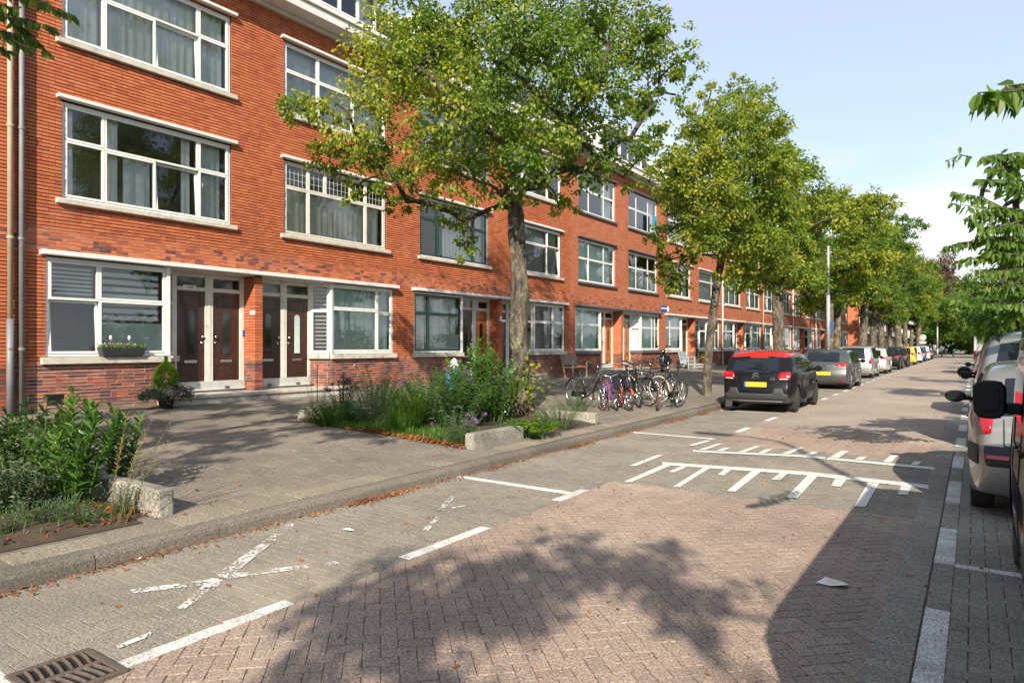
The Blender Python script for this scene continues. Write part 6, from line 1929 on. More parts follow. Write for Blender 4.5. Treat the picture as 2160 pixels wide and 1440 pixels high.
for sg in (-1, 1):
    MB().box(sg*.90-.045, sg*.90+.045, -.04, -.001, .75, 1.35).build('tail_light', M['tail_red'], v, world=False)
    for y in (.8, 4.3):
        MB().lathe([(.2, sg*.72), (.33, sg*.72), (.34, sg*.75), (.34, sg*.9), (.32, sg*.92), (.2, sg*.90)], (0, y, .34), 22, 'x', closed=True).build('wheel', M['tyre'], v, world=False, smooth=True)
# black van at the picture edge
VANS = lambda L, H, b: [(.03,.28,.05,.02), (-.02,.42,.06,.04), (.0,.75,.08,.03), (.03,b,.08,.03), (.10,(b+H)/2,.09,.03), (.18,H-.08,.10,.03), (.35,H-.01,.10,.03), (1.6,H,.10,.03), (L-1.25,H-.02,.10,.03), (L-1.02,H-.08,.10,.04), (L-.72,(H+b)/2+.02,.10,.05), (L-.50,b+.06,.10,.05), (L-.35,b-.10,.12,.05), (L-.06,.78,.12,.08), (L,.55,.10,.08), (L-.02,.36,.06,.06), (L-.08,.28,.05,.04)]
s = dict(L=5.9, H=1.82, w=1.80, belt=1.08, axles=(.9, 5.1), wr=.33, arch=.38, sill=.24, tumble=.06, rt=.05, ft=.04, top=VANS(5.9, 1.82, 1.08), res=.08, cat='van')
c = Car('parked_van', 'black van at the right picture edge with a large door mirror', (.20 + .90, 1.15, 0), road_rz(.2), s, GR)
c.build('p_black', std_parts('black_plastic', .5, (1.12, 1.7), sillz=.34))
for q in ([(.35,1.13),(1.55,1.13),(1.55,1.68),(.45,1.68)], [(1.62,1.13),(2.55,1.13),(2.55,1.68),(1.62,1.68)], [(4.07,1.13),(5.25,1.13),(4.95,1.66),(4.07,1.68)]): c.side_panel('side_window', 'car_glass', q)
c.wheels(); c.seams((1.58, 4.0, 5.15), .34, 1.08); c.handles((3.80, 4.25), .98)
mb = MB(); rows = []
mz, my, mx = 1.235, 4.75, -1.03
for j, (sx, sz, dy) in enumerate(((.55,.55,-.062),(.92,.94,-.058),(1,1,-.03),(1,1,.02),(.85,.88,.07),(.5,.55,.10))):
    rw = []
    for k in range(21):
        a = 2*math.pi*k/20; ca, sa = math.cos(a), math.sin(a)
        q = (abs(ca)**4 + abs(sa)**4)**-.25
        rw.append((mx + .098*sx*ca*q*(1 + .05*sa), my + dy, mz + .134*sz*sa*q))
    rows.append(rw)
dm = mb.grid(rows).build('door_mirror', M['black_plastic'], c.root, world=False, smooth=True)
MB().add([(mx+.092*math.cos(a)*(abs(math.cos(a))**4+abs(math.sin(a))**4)**-.25*.9, my-.061, mz+.134*math.sin(a)*(abs(math.cos(a))**4+abs(math.sin(a))**4)**-.25*.9) for a in np.linspace(0, 2*math.pi, 24)[:-1]], [tuple(range(23))]).build('mirror_glass', M['mirror_reflection'], dm, world=False)
MB().box(mx+.09, -.80, my-.02, my+.06, mz-.10, mz-.02).build('mirror_arm', M['black_plastic'], dm, world=False, bevel=.015)
# ------------------------------------------------------------------ bicycles
M['b_black'] = mat('bike_black', (.016,.016,.018), .35, var=.2, coat=.4); M['b_grey'] = mat('bike_grey', (.26,.27,.28), .35, .5, var=.15)
M['b_purple'] = mat('bike_purple', (.16,.05,.36), .4, var=.15, coat=.3); M['b_orange'] = mat('bike_orange', (.50,.075,.02), .4, var=.1, coat=.3)
M['b_teal'] = mat('bike_teal', (.06,.38,.36), .4, var=.1); M['b_blue'] = mat('bike_blue', (.02,.09,.20), .4, var=.1)
M['saddle_brown'] = mat('brown_leather', (.17,.045,.022), .5, var=.2); M['cream_tyre'] = mat('cream_tyre', (.42,.38,.30), .8, var=.15); M['brown_tyre'] = mat('brown_tyre', (.14,.065,.045), .8, var=.15)
M['canvas_blue'] = mat('navy_canvas', (.014,.018,.028), .85, var=.25); M['red_cloth'] = mat('red_cloth', (.33,.02,.025), .85, var=.2)
_wh = {}
def bike_wheel(Rw, tm):
    k = (round(Rw, 3), tm)
    if k in _wh: return _wh[k]
    def me(mb): 
        m = bpy.data.meshes.new('wheel'); m.from_pydata([tuple(q) for q in mb.v], [], mb.f); m.polygons.foreach_set('use_smooth', [True]*len(m.polygons)); return m
    n = 36; tr = .021
    ty = MB().lathe([(Rw-tr+tr*math.cos(a), tr*math.sin(a)) for a in np.linspace(0, 2*math.pi, 9)[:-1]], (0,0,0), n, 'x', closed=True)
    rm = MB().lathe([(Rw-.044, -.012), (Rw-.030, -.014), (Rw-.030, .014), (Rw-.044, .012)], (0,0,0), n, 'x', closed=True)
    rm.lathe([(.001, -.05), (.018, -.05), (.018, .05), (.001, .05)], (0,0,0), 10, 'x')
    for i in range(20):
        a = 2*math.pi*i/20; b = a + (.30 if i % 2 else -.30); sx = .03 if i % 4 < 2 else -.03
        rm.tube([(sx, .02*math.cos(b), .02*math.sin(b)), (0, (Rw-.04)*math.cos(a), (Rw-.04)*math.sin(a))], .0022, 3, False)
    mt, mr = me(ty), me(rm); mt.materials.append(M[tm]); mr.materials.append(M['metal'])
    _wh[k] = (mt, mr); return _wh[k]
def bike(label, front, rear_dir, fm, Rw=.345, tyre='tyre', tyre_f=None, saddle='black_plastic', rack=True, basket=False, bag=None, lean=4, step=True, chainguard=True, steer=12, sc=1.0, fender='b_black'):
    """front: ground point of the front tyre; rear_dir: heading from front to rear wheel"""
    fx, fy, fz = front; dx, dy = rear_dir; q = math.hypot(dx, dy); dx, dy = dx/q, dy/q
    wb = 1.08*sc*(.345+.0*Rw)/.345
    wb = 1.08 if Rw > .3 else .70
    rz = math.atan2(dx, -dy)              # local +y runs rear -> front
    ox, oy = fx + dx*wb, fy + dy*wb
    b = thing('bicycle', label, 'bicycle', (ox, oy, fz), rz, 'bicycles parked in a row by the kerb')
    b.rotation_euler = (0, R(lean), rz)
    k = wb/1.08; h = (Rw/.345)
    def P(y, z, x=0): return (x, y*k, z*h if Rw > .3 else z*.74)
    def T(name, pts, r, m, n=7, par=None): return MB().tube(pts, r, n).build(name, M[m], par or b, world=False, smooth=True)
    hub_r, bb = P(0, .345), P(.43, .29)
    seat_c, head_b, head_t = P(.27, .80), P(.90, .60), P(.83, .93)
    fr = MB()
    fr.tube([bb, P(.22, .93)], .017, 8)
    if step:
        fr.tube([head_b, P(.70, .42), P(.52, .30), bb], .020, 8); fr.tube([head_t, P(.66, .62), P(.40, .48)], .013, 8)
    else:
        fr.tube([head_b, bb], .019, 8); fr.tube([P(.845, .86), P(.26, .82)], .017, 8)
    fr.tube([head_b, head_t], .020, 8)
    for sx in (-.055, .055):
        fr.tube([(bb[0]+sx*.5, bb[1], bb[2]), (sx, hub_r[1], hub_r[2])], .010, 6); fr.tube([(sx*.3, seat_c[1], seat_c[2]-.03), (sx, hub_r[1], hub_r[2])], .008, 6)
    fr.build('frame', M[fm], b, world=False, smooth=True)
    hub_f = P(1.08, .345)
    for sx in (-.05, .05):
        T('fork', [(sx*.5, head_b[1], head_b[2]), (sx, (head_b[1]+hub_f[1])/2+.0, (head_b[2]+hub_f[2])/2), (sx, hub_f[1], hub_f[2])], .011, fm if fm != 'b_black' else 'metal')
    for i, (c, tm) in enumerate(((hub_r, tyre), (hub_f, tyre_f or tyre))):
        mt, mr = bike_wheel(Rw, tm)
        w = bpy.data.objects.new('wheel', mt); COL.objects.link(w); w.parent = b; w.location = (c[0], c[1], Rw)
        if i: w.rotation_euler = (0, 0, R(steer))
        ORG[w.name] = (0,0,0)
        r_ = bpy.data.objects.new('spokes', mr); COL.objects.link(r_); r_.parent = w
        if fender:
            a0, a1 = ((R(20), R(200)) if i == 0 else (R(-15), R(150)))
            pts = [(c[0], c[1] - (Rw+.03)*math.cos(a), Rw + (Rw+.03)*math.sin(a)) for a in np.linspace(a0, a1, 13)]
            rows = [[(x-.026, y, z) , (x, y, z+.006), (x+.026, y, z)] for x, y, z in pts]
            MB().grid(rows).build('mudguard', M[fender], b, world=False, smooth=True)
    # saddle
    sy, sz = P(.20, .98)[1:]
    MB().grid([[(x*wd, sy + y, sz + z - .03*abs(x)) for x in (-1, -.6, 0, .6, 1)] for (y, wd, z) in ((-.12,.05,.01),(-.10,.10,.02),(0,.085,.012),(.08,.035,.005),(.15,.02,.0),(.17,.012,-.02))]).build('saddle', M[saddle], b, world=False, smooth=True)
    T('seat_post', [P(.225, .90), (0, sy, sz-.01)], .013, 'metal')
    # bars
    hy, hz = P(.80, 1.02)[1:]
    T('stem', [head_t, (0, hy, hz)], .014, 'metal')
    sw = .29 if Rw > .3 else .22
    ca = math.radians(steer)
    pts = [(-sw, hy-.16, hz+.05), (-sw*.93, hy-.06, hz+.06), (-sw*.5, hy+.05, hz+.03), (0, hy, hz), (sw*.5, hy+.05, hz+.03), (sw*.93, hy-.06, hz+.06), (sw, hy-.16, hz+.05)]
    pts = [(x*math.cos(ca) - (y-hy)*math.sin(ca), hy + x*math.sin(ca) + (y-hy)*math.cos(ca), z) for x, y, z in pts]
    hb = T('handlebar', pts, .012, 'metal' if fm != 'b_black' else 'b_black')
    T('grip', pts[:2], .018, 'black_plastic', par=hb); T('grip', pts[-2:], .018, 'black_plastic', par=hb)
    # crank
    T('crank', [(bb[0]-.07, bb[1]+.14*h, bb[2]-.06), (bb[0]-.07, bb[1], bb[2]), (bb[0]+.07, bb[1], bb[2]), (bb[0]+.07, bb[1]-.14*h, bb[2]+.06)], .010, 'metal')
    for sx, s_ in ((-.11, 1), (.11, -1)): MB().box(sx-.045, sx+.045, bb[1]+s_*.14*h-.04, bb[1]+s_*.14*h+.04, bb[2]-s_*.06-.012, bb[2]-s_*.06+.012).build('pedal', M['black_plastic'], b, world=False)
    if chainguard: MB().box(.045, .06, hub_r[1]-.05, bb[1]+.10, bb[2]-.04, bb[2]+.09).build('chain_guard', M['black_plastic'], b, world=False, bevel=.012)
    if rack:
        rk = MB()
        for sx in (-.06, .06):
            rk.tube([(sx, hub_r[1]-.32, Rw*2+.08), (sx, hub_r[1]+.20, Rw*2+.08)], .007, 6); rk.tube([(sx, hub_r[1]-.10, Rw*2+.08), (sx, hub_r[1], Rw)], .006, 6)
        rk.tube([(-.06, hub_r[1]-.32, Rw*2+.08), (.06, hub_r[1]-.32, Rw*2+.08)], .007, 6)
        rk.build('luggage_rack', M['b_black'], b, world=False)
        MB().box(-.02, .02, hub_r[1]-.36, hub_r[1]-.325, Rw*2+.04, Rw*2+.08).build('rear_light', M['tail_red'], b, world=False)
    if bag:
        for sx in (-1, 1): MB().box(sx*.09-.05 if sx > 0 else -.19, .19 if sx > 0 else -.09+.05, hub_r[1]-.26, hub_r[1]+.08, Rw*1.05, Rw*2+.07).build('pannier_bag', M[bag], b, world=False, bevel=.03)
    if basket:
        bk = MB(); z0, z1 = hz-.16, hz+.10; y0, y1 = hy+.10, hy+.42
        for z in np.linspace(z0, z1, 5): bk.ring(-.2, .2, y0, y1, .008, z, z+.008, lambda q: (q[1], q[2], q[0]))
        for x in np.linspace(-.196, .196, 6):
            for y in (y0+.004, y1-.004): bk.tube([(x, y, z0), (x, y, z1)], .004, 4)
        bk.box(-.19, .19, y0+.01, y1-.01, z0-.006, z0)
        bk.build('basket', M['b_black'], b, world=False)
    MB().lathe([(.03, 0), (.036, .03), (.03, .06)], (0, hub_f[1]-.14, head_b[2]+.10), 10, 'y').build('head_light', M['chrome'], b, world=False)
    T('side_stand', [(-.06, bb[1]-.10, bb[2]-.02), (-.15, bb[1]-.14, .0)], .009, 'metal')
    return b
g3 = lambda x, y: gwalk(x, y)
def dirpx(a, b): p, q = gwalk(*a), gwalk(*b); return (q[0]-p[0], q[1]-p[1])
bike('black city bicycle with brown saddle, leftmost in the row', g3(1272, 866), (-.93, .40), 'b_black', saddle='saddle_brown', tyre_f='brown_tyre', steer=-18, lean=-4)
bike('small purple and teal child bicycle between the big front wheels', g3(1300, 866), (-.75, .66), 'b_purple', Rw=.225, rack=False, steer=-10, chainguard=False, fender=None, step=True, lean=5)
bike('small child bicycle with orange mudguards beside the purple one', g3(1325, 866), (-.70, .71), 'b_black', Rw=.235, rack=False, steer=8, chainguard=False, fender='b_orange', lean=-5)
bike('black bicycle with grey tyres and front basket in the middle of the row', g3(1347, 860), (-.75, .66), 'b_black', tyre_f='tyre', steer=-14, basket=True, lean=-3)
bike('grey bicycle with brown saddle and dark luggage in the middle of the row', g3(1368, 857), (-.86, .52), 'b_grey', saddle='saddle_brown', bag='canvas_blue', steer=10, lean=3, tyre='tyre')
bike('black bicycle with brown front tyre pointing at the camera', g3(1388, 866), (.05, 1.0), 'b_black', tyre_f='brown_tyre', steer=20, step=False, lean=-7, fender=None, rack=False)
bike('black bicycle with cream tyres behind the others', g3(1392, 848), (-.95, .30), 'b_black', tyre='cream_tyre', steer=0, lean=4, bag='canvas_blue')
bike('black bicycle with thin large wheels, rightmost in the row', g3(1425, 850), (-.97, .22), 'b_black', tyre='tyre', steer=0, lean=-4, step=False, Rw=.36)

# ------------------------------------------------------------------ scooters
M['s_black'] = m_car('scooter_black', (.014,.017,.020)); M['s_white'] = m_car('scooter_white', (.68,.67,.64)); M['tarp'] = mat('grey_tarpaulin', (.30,.31,.33), .75, var=.12, vs=5)
def scooter(label, loc, rz, pm):
    s = thing('scooter', label, 'scooter', loc, rz, 'motor scooters by the houses')
    W = lambda y, r=.22: MB().lathe([(r-.09, -.04), (r-.02, -.05), (r, -.02), (r, .02), (r-.02, .05), (r-.09, .04)], (0, y, r), 24, 'x', closed=True).build('wheel', M['tyre'], s, world=False, smooth=True)
    for y in (0, 1.25):
        w = W(y); MB().lathe([(.13, -.035), (.13, .035), (.001, .04)], (0, y, .22), 16, 'x').build('rim', M['chrome'], w, world=False)
    MB().ball((0, .10, .52), (.21, .42, .24), 16, 10).build('rear_body', M[pm], s, world=False, smooth=True)
    MB().box(-.15, .15, .42, .98, .24, .30).build('footboard', M[pm], s, world=False, bevel=.02)
    MB().grid([[(x*wd, y + .05*(x*x), z) for x in np.linspace(-1, 1, 9)] for (z, y, wd) in ((.26,.95,.17),(.45,1.02,.22),(.65,1.05,.22),(.85,1.06,.15),(.95,1.07,.07))]).build('leg_shield', M[pm], s, world=False, smooth=True)
    MB().ball((0, 1.25, .36), (.09, .28, .14), 12, 8).build('front_mudguard', M[pm], s, world=False, smooth=True)
    MB().tube([(0, 1.25, .22), (0, 1.14, .6), (0, 1.08, 1.0)], .028, 8).build('fork', M['chrome'], s, world=False, smooth=True)
    MB().ball((0, 1.10, 1.02), (.12, .10, .08), 12, 8).build('headset', M[pm], s, world=False, smooth=True)
    MB().ball((0, 1.20, 1.02), (.06, .03, .06), 12, 8).build('head_light', M['chrome'], s, world=False, smooth=True)
    MB().tube([(-.34, .98, 1.06), (-.12, 1.08, 1.04), (.12, 1.08, 1.04), (.34, .98, 1.06)], .015, 7).build('handlebar', M['black_plastic'], s, world=False, smooth=True)
    for sx in (-1, 1):
        mm = MB().tube([(sx*.22, 1.05, 1.06), (sx*.30, 1.02, 1.22)], .006, 5).build('mirror_stalk', M['chrome'], s, world=False)
        MB().ball((sx*.31, 1.02, 1.26), (.055, .012, .045), 10, 6).build('mirror', M['black_plastic'], mm, world=False, smooth=True)
    MB().grid([[(x*wd, y, z + .03*(1-x*x)) for x in np.linspace(-1, 1, 7)] for (y, wd, z) in ((-.28,.08,.76),(-.22,.14,.78),(.10,.15,.76),(.38,.12,.74),(.48,.07,.70))]).build('seat', M['black_plastic'], s, world=False, smooth=True)
    MB().box(-.06, .06, -.34, -.30, .52, .60).build('tail_light', M['tail_red'], s, world=False, bevel=.01)
    return s
x, y, z = gwalk(1392, 782)
scooter('black motor scooter parked against the brick wall by the bicycles', (-13.55, 33.6, walk_z(-13.5)), R(190), 's_black')
scooter('white motor scooter parked beside the covered scooter', (-13.45, 48.6, walk_z(-13.5)), R(170), 's_white')
# scooter under a grey cover
cx, cy, cz = -13.7, 46.3, walk_z(-13.7)
cv = MB(); rows = []
for (z, rx, ry) in ((0,.38,.85),(.15,.36,.82),(.45,.32,.74),(.75,.27,.60),(.95,.20,.42),(1.10,.12,.22),(1.16,.03,.05)):
    rows.append([(cx + rx*math.cos(a)*(1+.10*math.sin(7*a)*(1-z/1.3)), cy + ry*math.sin(a)*(1+.06*math.sin(9*a)*(1-z/1.3)) - .15*z, cz + z) for a in np.linspace(0, 2*math.pi, 37)])
tag(cv.grid(rows).build('covered_scooter', M['tarp'], None, smooth=True, loc=(cx, cy, cz)), 'scooter hidden under a draped grey cover beside the downpipe', 'scooter')

# ------------------------------------------------------------------ benches
M['old_wood'] = mat('weathered_wood', (.23,.20,.165), .85, var=.25, vs=14, bmp=.3, bs=60); M['yellow_wood'] = mat('yellow_wood', (.36,.26,.10), .7, var=.15); M['blue_wood'] = mat('pale_blue_paint', (.26,.36,.40), .6, var=.15, vs=6, dirt=((.35,.33,.28), 6, .6, .75))
def bench(label, loc, rz, wood, w=1.15, seat=None, group='benches by the doorsteps'):
    b = thing('bench', label, 'bench', loc, rz, group)
    for i in range(4): MB().box(-w/2, w/2, .06+i*.11, .155+i*.11, .40, .425).build('seat_slat', M[seat if seat and i == 3 else wood], b, world=False, bevel=.004)
    for i in range(4):
        z = .50 + i*.105; y = .06 - .28*(z-.42)
        MB().box(-w/2, w/2, y-.022, y, z, z+.095).build('back_slat', M[wood], b, world=False, bevel=.004)
    for sx in (-w/2+.06, w/2-.06):
        MB().bar((sx, .12, .0), (sx, -.10, .94), .05, .05).build('back_leg', M[wood], b, world=False)
        MB().bar((sx, .47, .0), (sx, .47, .62), .05, .05).build('leg', M[wood], b, world=False)
        MB().box(sx-.04, sx+.04, -.03, .55, .625, .655).build('armrest', M[wood], b, world=False, bevel=.006)
    return b
bench('weathered wooden bench against the brick wall behind the bicycles', (-14.05, 24.35, walk_z(-14.0)), R(-90), 'old_wood', 1.25, 'yellow_wood')
bench('pale blue bench right of the black scooter', (-14.0, 37.0, walk_z(-14)), R(-90), 'blue_wood', 1.1)

# ------------------------------------------------------------------ pots, flower box, bag
M['terracotta'] = mat('orange_pot', (.58,.16,.035), .8, var=.15); M['box_black'] = mat('black_planter', (.028,.030,.034), .5, var=.15)
px, py, pz = -13.75, 7.40, walk_z(-13.75)
pt = thing('potted_plant', 'black pot with clipped conifer and trailing purple petunias by the doorstep', 'potted plant', (px, py, pz))
MB().lathe([(.12, 0), (.17, .30), (.185, .30), (.185, .34), (.16, .34), (.15, .30)], (px, py, pz), 18).build('pot', M['box_black'], pt, smooth=True)
_r = np.random.default_rng(5)
n = 2600; h = _r.uniform(0, 1, n); a = _r.uniform(0, 2*np.pi, n); rr = .27*np.sin(np.clip(h*1.05+.12, 0, 1)*np.pi)**.7*(1-.35*h)*np.sqrt(_r.uniform(.45, 1, n))
Pp = np.stack([px + rr*np.cos(a), py + rr*np.sin(a), pz + .42 + h*.62], 1)
D = unit(np.stack([np.cos(a), np.sin(a), 1.2+0*a], 1) + _r.normal(0, .3, (n, 3)))
V, F = leaves(Pp, D, unit(_r.normal(size=(n, 3))), .05*_r.uniform(.6, 1.2, n), np.full(n, .022))
tag(link(array_faces('conifer', V - np.array([px, py, pz]), F), 'conifer', M['leaf_bright'], pt), kind='stuff')
n = 2600; a = _r.uniform(0, 2*np.pi, n); rr = _r.uniform(.10, .48, n); Pp = np.stack([px + rr*np.cos(a), py + rr*np.sin(a)*1.05, pz + .44 - .62*(rr-.12)**1.1 + _r.normal(0, .05, n)], 1)
V, F = leaves(Pp, unit(_r.normal(size=(n, 3)) + [0,0,.2]), unit(_r.normal(size=(n, 3)) + [0,0,1]), .055*_r.uniform(.6, 1.2, n), np.full(n, .035))
tag(link(array_faces('trailing_leaves', V - np.array([px, py, pz]), F), 'trailing_leaves', M['leaf_weed'], pt), kind='stuff')
n = 170; a = _r.uniform(-2.2, 1.6, n); rr = _r.uniform(.26, .47, n); Pp = np.stack([px + rr*np.cos(a), py + rr*np.sin(a)*1.05, pz + .46 - .62*(rr-.12)**1.1 + _r.normal(0, .05, n)], 1)
V, F = leaves(Pp, unit(_r.normal(size=(n, 3)) + [.8,-.3,.3]), unit(_r.normal(size=(n, 3)) + [.8,-.4,.2]), np.full(n, .05), np.full(n, .05))
tag(link(array_faces('petunia_flowers', V - np.array([px, py, pz]), F), 'petunia_flowers', M['petal_purple'], pt), kind='stuff')
# flower box on the first sill
bx0, bx1 = 6.40, 7.27
fbx = thing('flower_box', 'black flower box with small white and red flowers on the window sill', 'flower box', (XF+.06, 6.84, 1.402))
MB().add([(XF-.03,bx0+.05,1.405),(XF+.15,bx0+.05,1.405),(XF+.15,bx1-.05,1.405),(XF-.03,bx1-.05,1.405),(XF-.05,bx0,1.57),(XF+.18,bx0,1.57),(XF+.18,bx1,1.57),(XF-.05,bx1,1.57)], [(0,3,2,1),(0,1,5,4),(1,2,6,5),(2,3,7,6),(3,0,4,7),(4,5,6,7)]).build('trough', M['box_black'], fbx, bevel=.012)
def sprinkle(name, n, m, sz, z0, z1):
    Pp = np.stack([_r.uniform(XF-.03, XF+.18, n), _r.uniform(bx0, bx1, n), _r.uniform(z0, z1, n)], 1)
    V, F = leaves(Pp, unit(_r.normal(size=(n, 3)) + [0,0,.4]), unit(_r.normal(size=(n, 3)) + [1,-.5,.5]), np.full(n, sz), np.full(n, sz*.8))
    tag(link(array_faces(name, V - np.array(ORG[fbx.name]), F), name, M[m], fbx), kind='stuff')
sprinkle('foliage', 420, 'leaf_grass', .04, 1.57, 1.63); sprinkle('white_flowers', 46, 'petal_white', .035, 1.59, 1.66); sprinkle('red_flowers', 14, 'petal_red', .035, 1.6, 1.68); sprinkle('purple_flowers', 30, 'petal_dark', .035, 1.6, 1.66)
for yy_ in (6.62, 6.98):
    q = MB().tube([(XF+.07, yy_, 1.56), (XF+.07, yy_, 1.74)], .006, 6).build('garden_light', M['metal'], fbx)
    MB().lathe([(.02, 0), (.028, .03), (.028, .07), (.001, .09)], (XF+.07, yy_, 1.742), 10).build('lamp_head', M['tail_white'], q)
# orange pot
px, py, pz = -14.1, 40.9, .545
op = thing('potted_plant', 'orange pot with leafy plant on the doorstep past the pale blue bench', 'potted plant', (px, py, pz))
MB().lathe([(.16, 0), (.23, .36), (.25, .36), (.25, .42), (.22, .42), (.20, .36)], (px, py, pz), 18).build('pot', M['terracotta'], op, smooth=True)
n = 240; Pp = np.array([px, py, pz+.45])[None] + _r.normal(size=(n, 3))*np.array([.12,.14,.08]); V, F = leaves(Pp, unit(_r.normal(size=(n, 3)) + [0,0,.6]), unit(_r.normal(size=(n, 3)) + [0,0,1]), np.full(n, .14), np.full(n, .08))
tag(link(array_faces('foliage', V - np.array([px, py, pz]), F), 'foliage', M['leaf_bright'], op), kind='stuff')
# plastic bag behind the shrubs
M['bag_white'] = mat('white_plastic_bag', (.52,.51,.55), .45, var=.08, vs=12, bmp=.4, bs=14); M['bag_blue'] = mat('blue_plastic_bag', (.02,.20,.45), .45, var=.15, vs=12)
bc = gwalk(955, 850); bz = bc[2]
bg = thing('shopping_bag', 'blue and white plastic bag standing behind the laurel leaves', 'bag', bc)
rows = [[(bc[0] + rx*math.cos(a)*(1+.13*math.sin(5*a+z*3)), bc[1] + rx*1.2*math.sin(a)*(1+.1*math.cos(4*a+z*5)), bz+z) for a in np.linspace(0, 2*math.pi, 25)] for z, rx in ((0,.12),(.3,.15),(.6,.15),(.80,.13))]
MB().grid(rows).build('blue_sack', M['bag_blue'], bg, smooth=True)
rows = [[(bc[0] + rx*math.cos(a)*(1+.15*math.sin(6*a+z*3)), bc[1]+.06 + rx*1.2*math.sin(a)*(1+.12*math.cos(5*a+z*5)), bz+z) for a in np.linspace(0, 2*math.pi, 25)] for z, rx in ((.74,.11),(.86,.13),(.97,.09),(1.04,.04),(1.07,.01))]
MB().grid(rows).build('white_sack', M['bag_white'], bg, smooth=True)

# ------------------------------------------------------------------ lamps, signs, bollards, numbers
M['galv'] = mat('galvanised_post', (.34,.35,.35), .55, .4, var=.10, vs=3, dirt=((.30,.30,.28), 4, .6, .8)); M['sign_blue'] = mat('sign_blue', (.015,.09,.36), .45, var=.05); M['sign_teal'] = mat('sign_teal', (.02,.30,.42), .45, var=.05)
M['bollard'] = mat('bollard_green', (.10,.20,.19), .6, var=.12); M['sign_back'] = mat('sign_back', (.40,.41,.41), .5, .4, var=.08); M['ink'] = mat('black_ink', (.015,.015,.015), .6)
M['enamel'] = mat('white_enamel', (.72,.71,.67), .35, var=.05); M['pink'] = mat('pink_print', (.62,.33,.42), .5)
def lamp(label, x, y, z, h, arm=(1.0, 0), r=.09, lower=True):
    o = thing('street_lamp', label, 'lamp post', (x, y, z), 0, 'street lamps')
    MB().tube([(x, y, z), (x, y, z+1.1)], r, 12).build('base_sleeve', M['galv'], o, smooth=True)
    MB().tube([(x, y, z+1.101), (x, y, z+h*.62)], r*.78, 12).build('lower_post', M['galv'], o, smooth=True)
    if not arm:
        MB().tube([(x, y, z+h*.62), (x, y, z+h)], [r*.58, r*.55], 10).build('upper_post', M['galv'], o, smooth=True)
        return o
    MB().tube([(x, y, z+h*.62), (x, y, z+h-.4), (x+arm[0]*.12, y+arm[1]*.12, z+h-.05), (x+arm[0]*.5, y+arm[1]*.5, z+h+.10), (x+arm[0], y+arm[1], z+h+.12)], [r*.58, r*.55, r*.45, r*.4, r*.35], 10).build('upper_post', M['galv'], o, smooth=True)
    q = math.atan2(arm[1], arm[0]); Mx = Matrix.Translation((x+arm[0]*1.25, y+arm[1]*1.25, z+h+.10)) @ Matrix.Rotation(q, 4, 'Z')
    MB().box(-.35, .35, -.13, .13, -.06, .06, Mx).build('lamp_head', M['galv'], o, bevel=.03)
    return o
lp = gwalk(1747, 792)
l1 = lamp('tall grey lamp post with stickers and blue sign among the left trees', lp[0], lp[1], lp[2], 6.4, None, .11)
MB().box(lp[0]+.13, lp[0]+.155, lp[1]-.10, lp[1]+.35, lp[2]+2.05, lp[2]+2.75).build('blue_sign', M['sign_blue'], l1)
lamp('white lamp post at the far end of the street', ground(1977, 745)[0]*.80, 146, 0, 8.2, None, .17)
lamp('lamp post on the right pavement behind the camera', 3.3, .1, .14, 8.0, (-.95, .08), .09)
sx, sy = -7.4, 112.0
sg = thing('traffic_sign', 'back of a round traffic sign with plate below, far left kerb', 'sign', (sx, sy, .1))
MB().tube([(sx, sy, .1), (sx, sy, 3.1)], .05, 8).build('post', M['galv'], sg)
MB().lathe([(.001, -.02), (.42, -.02), (.42, .02), (.001, .02)], (sx, sy-.06, 2.85), 24, 'y').build('disc', M['sign_back'], sg)
MB().box(sx-.42, sx+.42, sy-.08, sy-.05, 1.95, 2.35).build('plate', M['sign_back'], sg)
for i, px_ in enumerate((1962, 1987, 2012)):
    Y = 128.0; X = (CT*Y+4)*CT*(px_-XV)/FPX
    o = MB().lathe([(.11, 0), (.11, .95), (.13, .96), (.13, 1.02), (.05, 1.10)], (X, Y, 0), 12).build('bollard', M['bollard'], None, smooth=True, loc=(X, Y, 0))
    tag(o, 'green bollard across the road end, %s of three' % ['left', 'middle', 'right'][i], 'bollard', 'bollards closing the road')
sp_ = thing('parking_sign', 'blue sign plate on a post above the parked cars at the right', 'sign', (.74, 40.0, .1))
MB().tube([(.74, 40.0, .1), (.74, 40.0, 2.55)], .03, 8).build('post', M['galv'], sp_); MB().box(.55, .93, 39.94, 39.97, 2.12, 2.5).build('plate', M['sign_blue'], sp_)
# street name plate, agent board, house numbers
ny = 35.3
sn = thing('street_name_sign', 'small blue street name plate on the brick wall', 'sign', (XF, ny, 3.66))
MB().box(XF+.01, XF+.03, ny-.55, ny+.35, 3.52, 3.80).build('plate', M['sign_blue'], sn); MB().box(XF+.01, XF+.03, ny+.40, ny+.62, 3.52, 3.80).build('white_plate', M['enamel'], sn)
MB().box(XF+.031, XF+.034, ny-.48, ny+.28, 3.63, 3.70).build('white_line', M['enamel'], sn)
ay = 33.55
ab = thing('agent_board', 'teal and pink estate agent board hanging at a top floor window', 'sign', (XF+.12, ay, 7.5))
Fb = lambda a, z, h: (XF + .10 + h, ay + a, z)
MB().prism([(-.45,7.45),(.45,7.45),(.45,8.45),(-.45,8.45)], 0, .03, Fb).build('board', M['sign_teal'], ab)
MB().prism([(-.45,7.45),(.45,7.45),(.45,7.66),(-.45,7.66)], .0305, .034, Fb).build('white_strip', M['enamel'], ab)
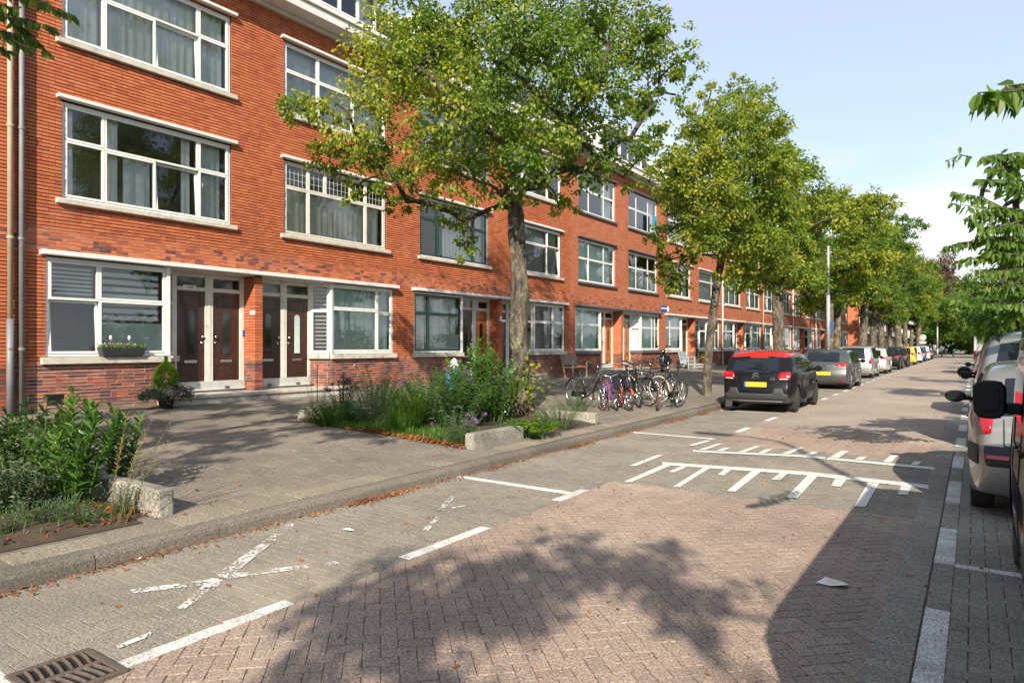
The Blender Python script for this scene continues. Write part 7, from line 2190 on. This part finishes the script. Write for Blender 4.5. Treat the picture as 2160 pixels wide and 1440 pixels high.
MB().prism([(-.43,7.68),(-.22,7.68),(-.22,8.43),(-.43,8.43)], .0305, .034, Fb).build('pink_strip', M['pink'], ab)
put_text('lettering', 'D+S', .30, M['enamel'], ab, Matrix.Translation((.02, .12, .33)) @ Matrix.Rotation(R(90), 4, 'Z') @ Matrix.Rotation(R(90), 4, 'X'), .003)
def number(txt, y, z, x, label, size=.10, rot=90, w=.22, h=.11, ny_=None):
    o = thing('house_number', label, 'house number', (x, y, z))
    Rm = Matrix.Rotation(R(rot), 4, 'Z') @ Matrix.Rotation(R(90), 4, 'X')
    m = MB().box(-w/2, w/2, -h/2, h/2, -.006, 0, Rm); m.build('plate', M['enamel'], o, world=False, bevel=.003)
    put_text('digits', txt, size, M['ink'], o, Rm @ Matrix.Translation((0, 0, .0015)), .0008)
number('133A', P0+3.5, 2.95, XF-.428, 'small enamel number plate above the leftmost door', .085, 90, .30, .10)
number('135', P0+5-.108, 2.42, XF-.10, 'small enamel number plate on the brick pier', .085, 0, .20, .10)
# bell and light on the piers
MB_ = MB().box(XF-.42, XF-.40, P0+4.84, P0+4.88, 1.85, 2.0)
tag(MB_.build('door_bell', M['sign_blue'], None, loc=(XF-.41, P0+4.86, 1.85)), 'small blue door bell beside the first brick pier', 'door bell')
wl_ = thing('wall_light', 'white wall light on the second brick pier', 'wall light', (XF+.0, P0+15.0, 2.55))
MB().box(XF-.03+.03, XF+.05, P0+14.93, P0+15.0, 2.48, 2.70).build('bracket', M['enamel'], wl_, bevel=.01); MB().box(XF+.051, XF+.14, P0+14.95, P0+15.14, 2.48, 2.56).build('lamp', M['enamel'], wl_, bevel=.02)
# flood light bracket under the eaves of the second house
fl = thing('eaves_bracket', 'black bracket under the eaves above the bay window house', 'bracket', (XF, 13.6, 9.6))
MB().bar((XF, 13.35, 9.55), (XF+.75, 13.75, 9.75), .07, .10).build('arm', M['black_plastic'], fl); MB().bar((XF+.55, 13.65, 9.70), (XF+.55, 13.65, 9.95), .03).build('stay', M['metal'], fl)
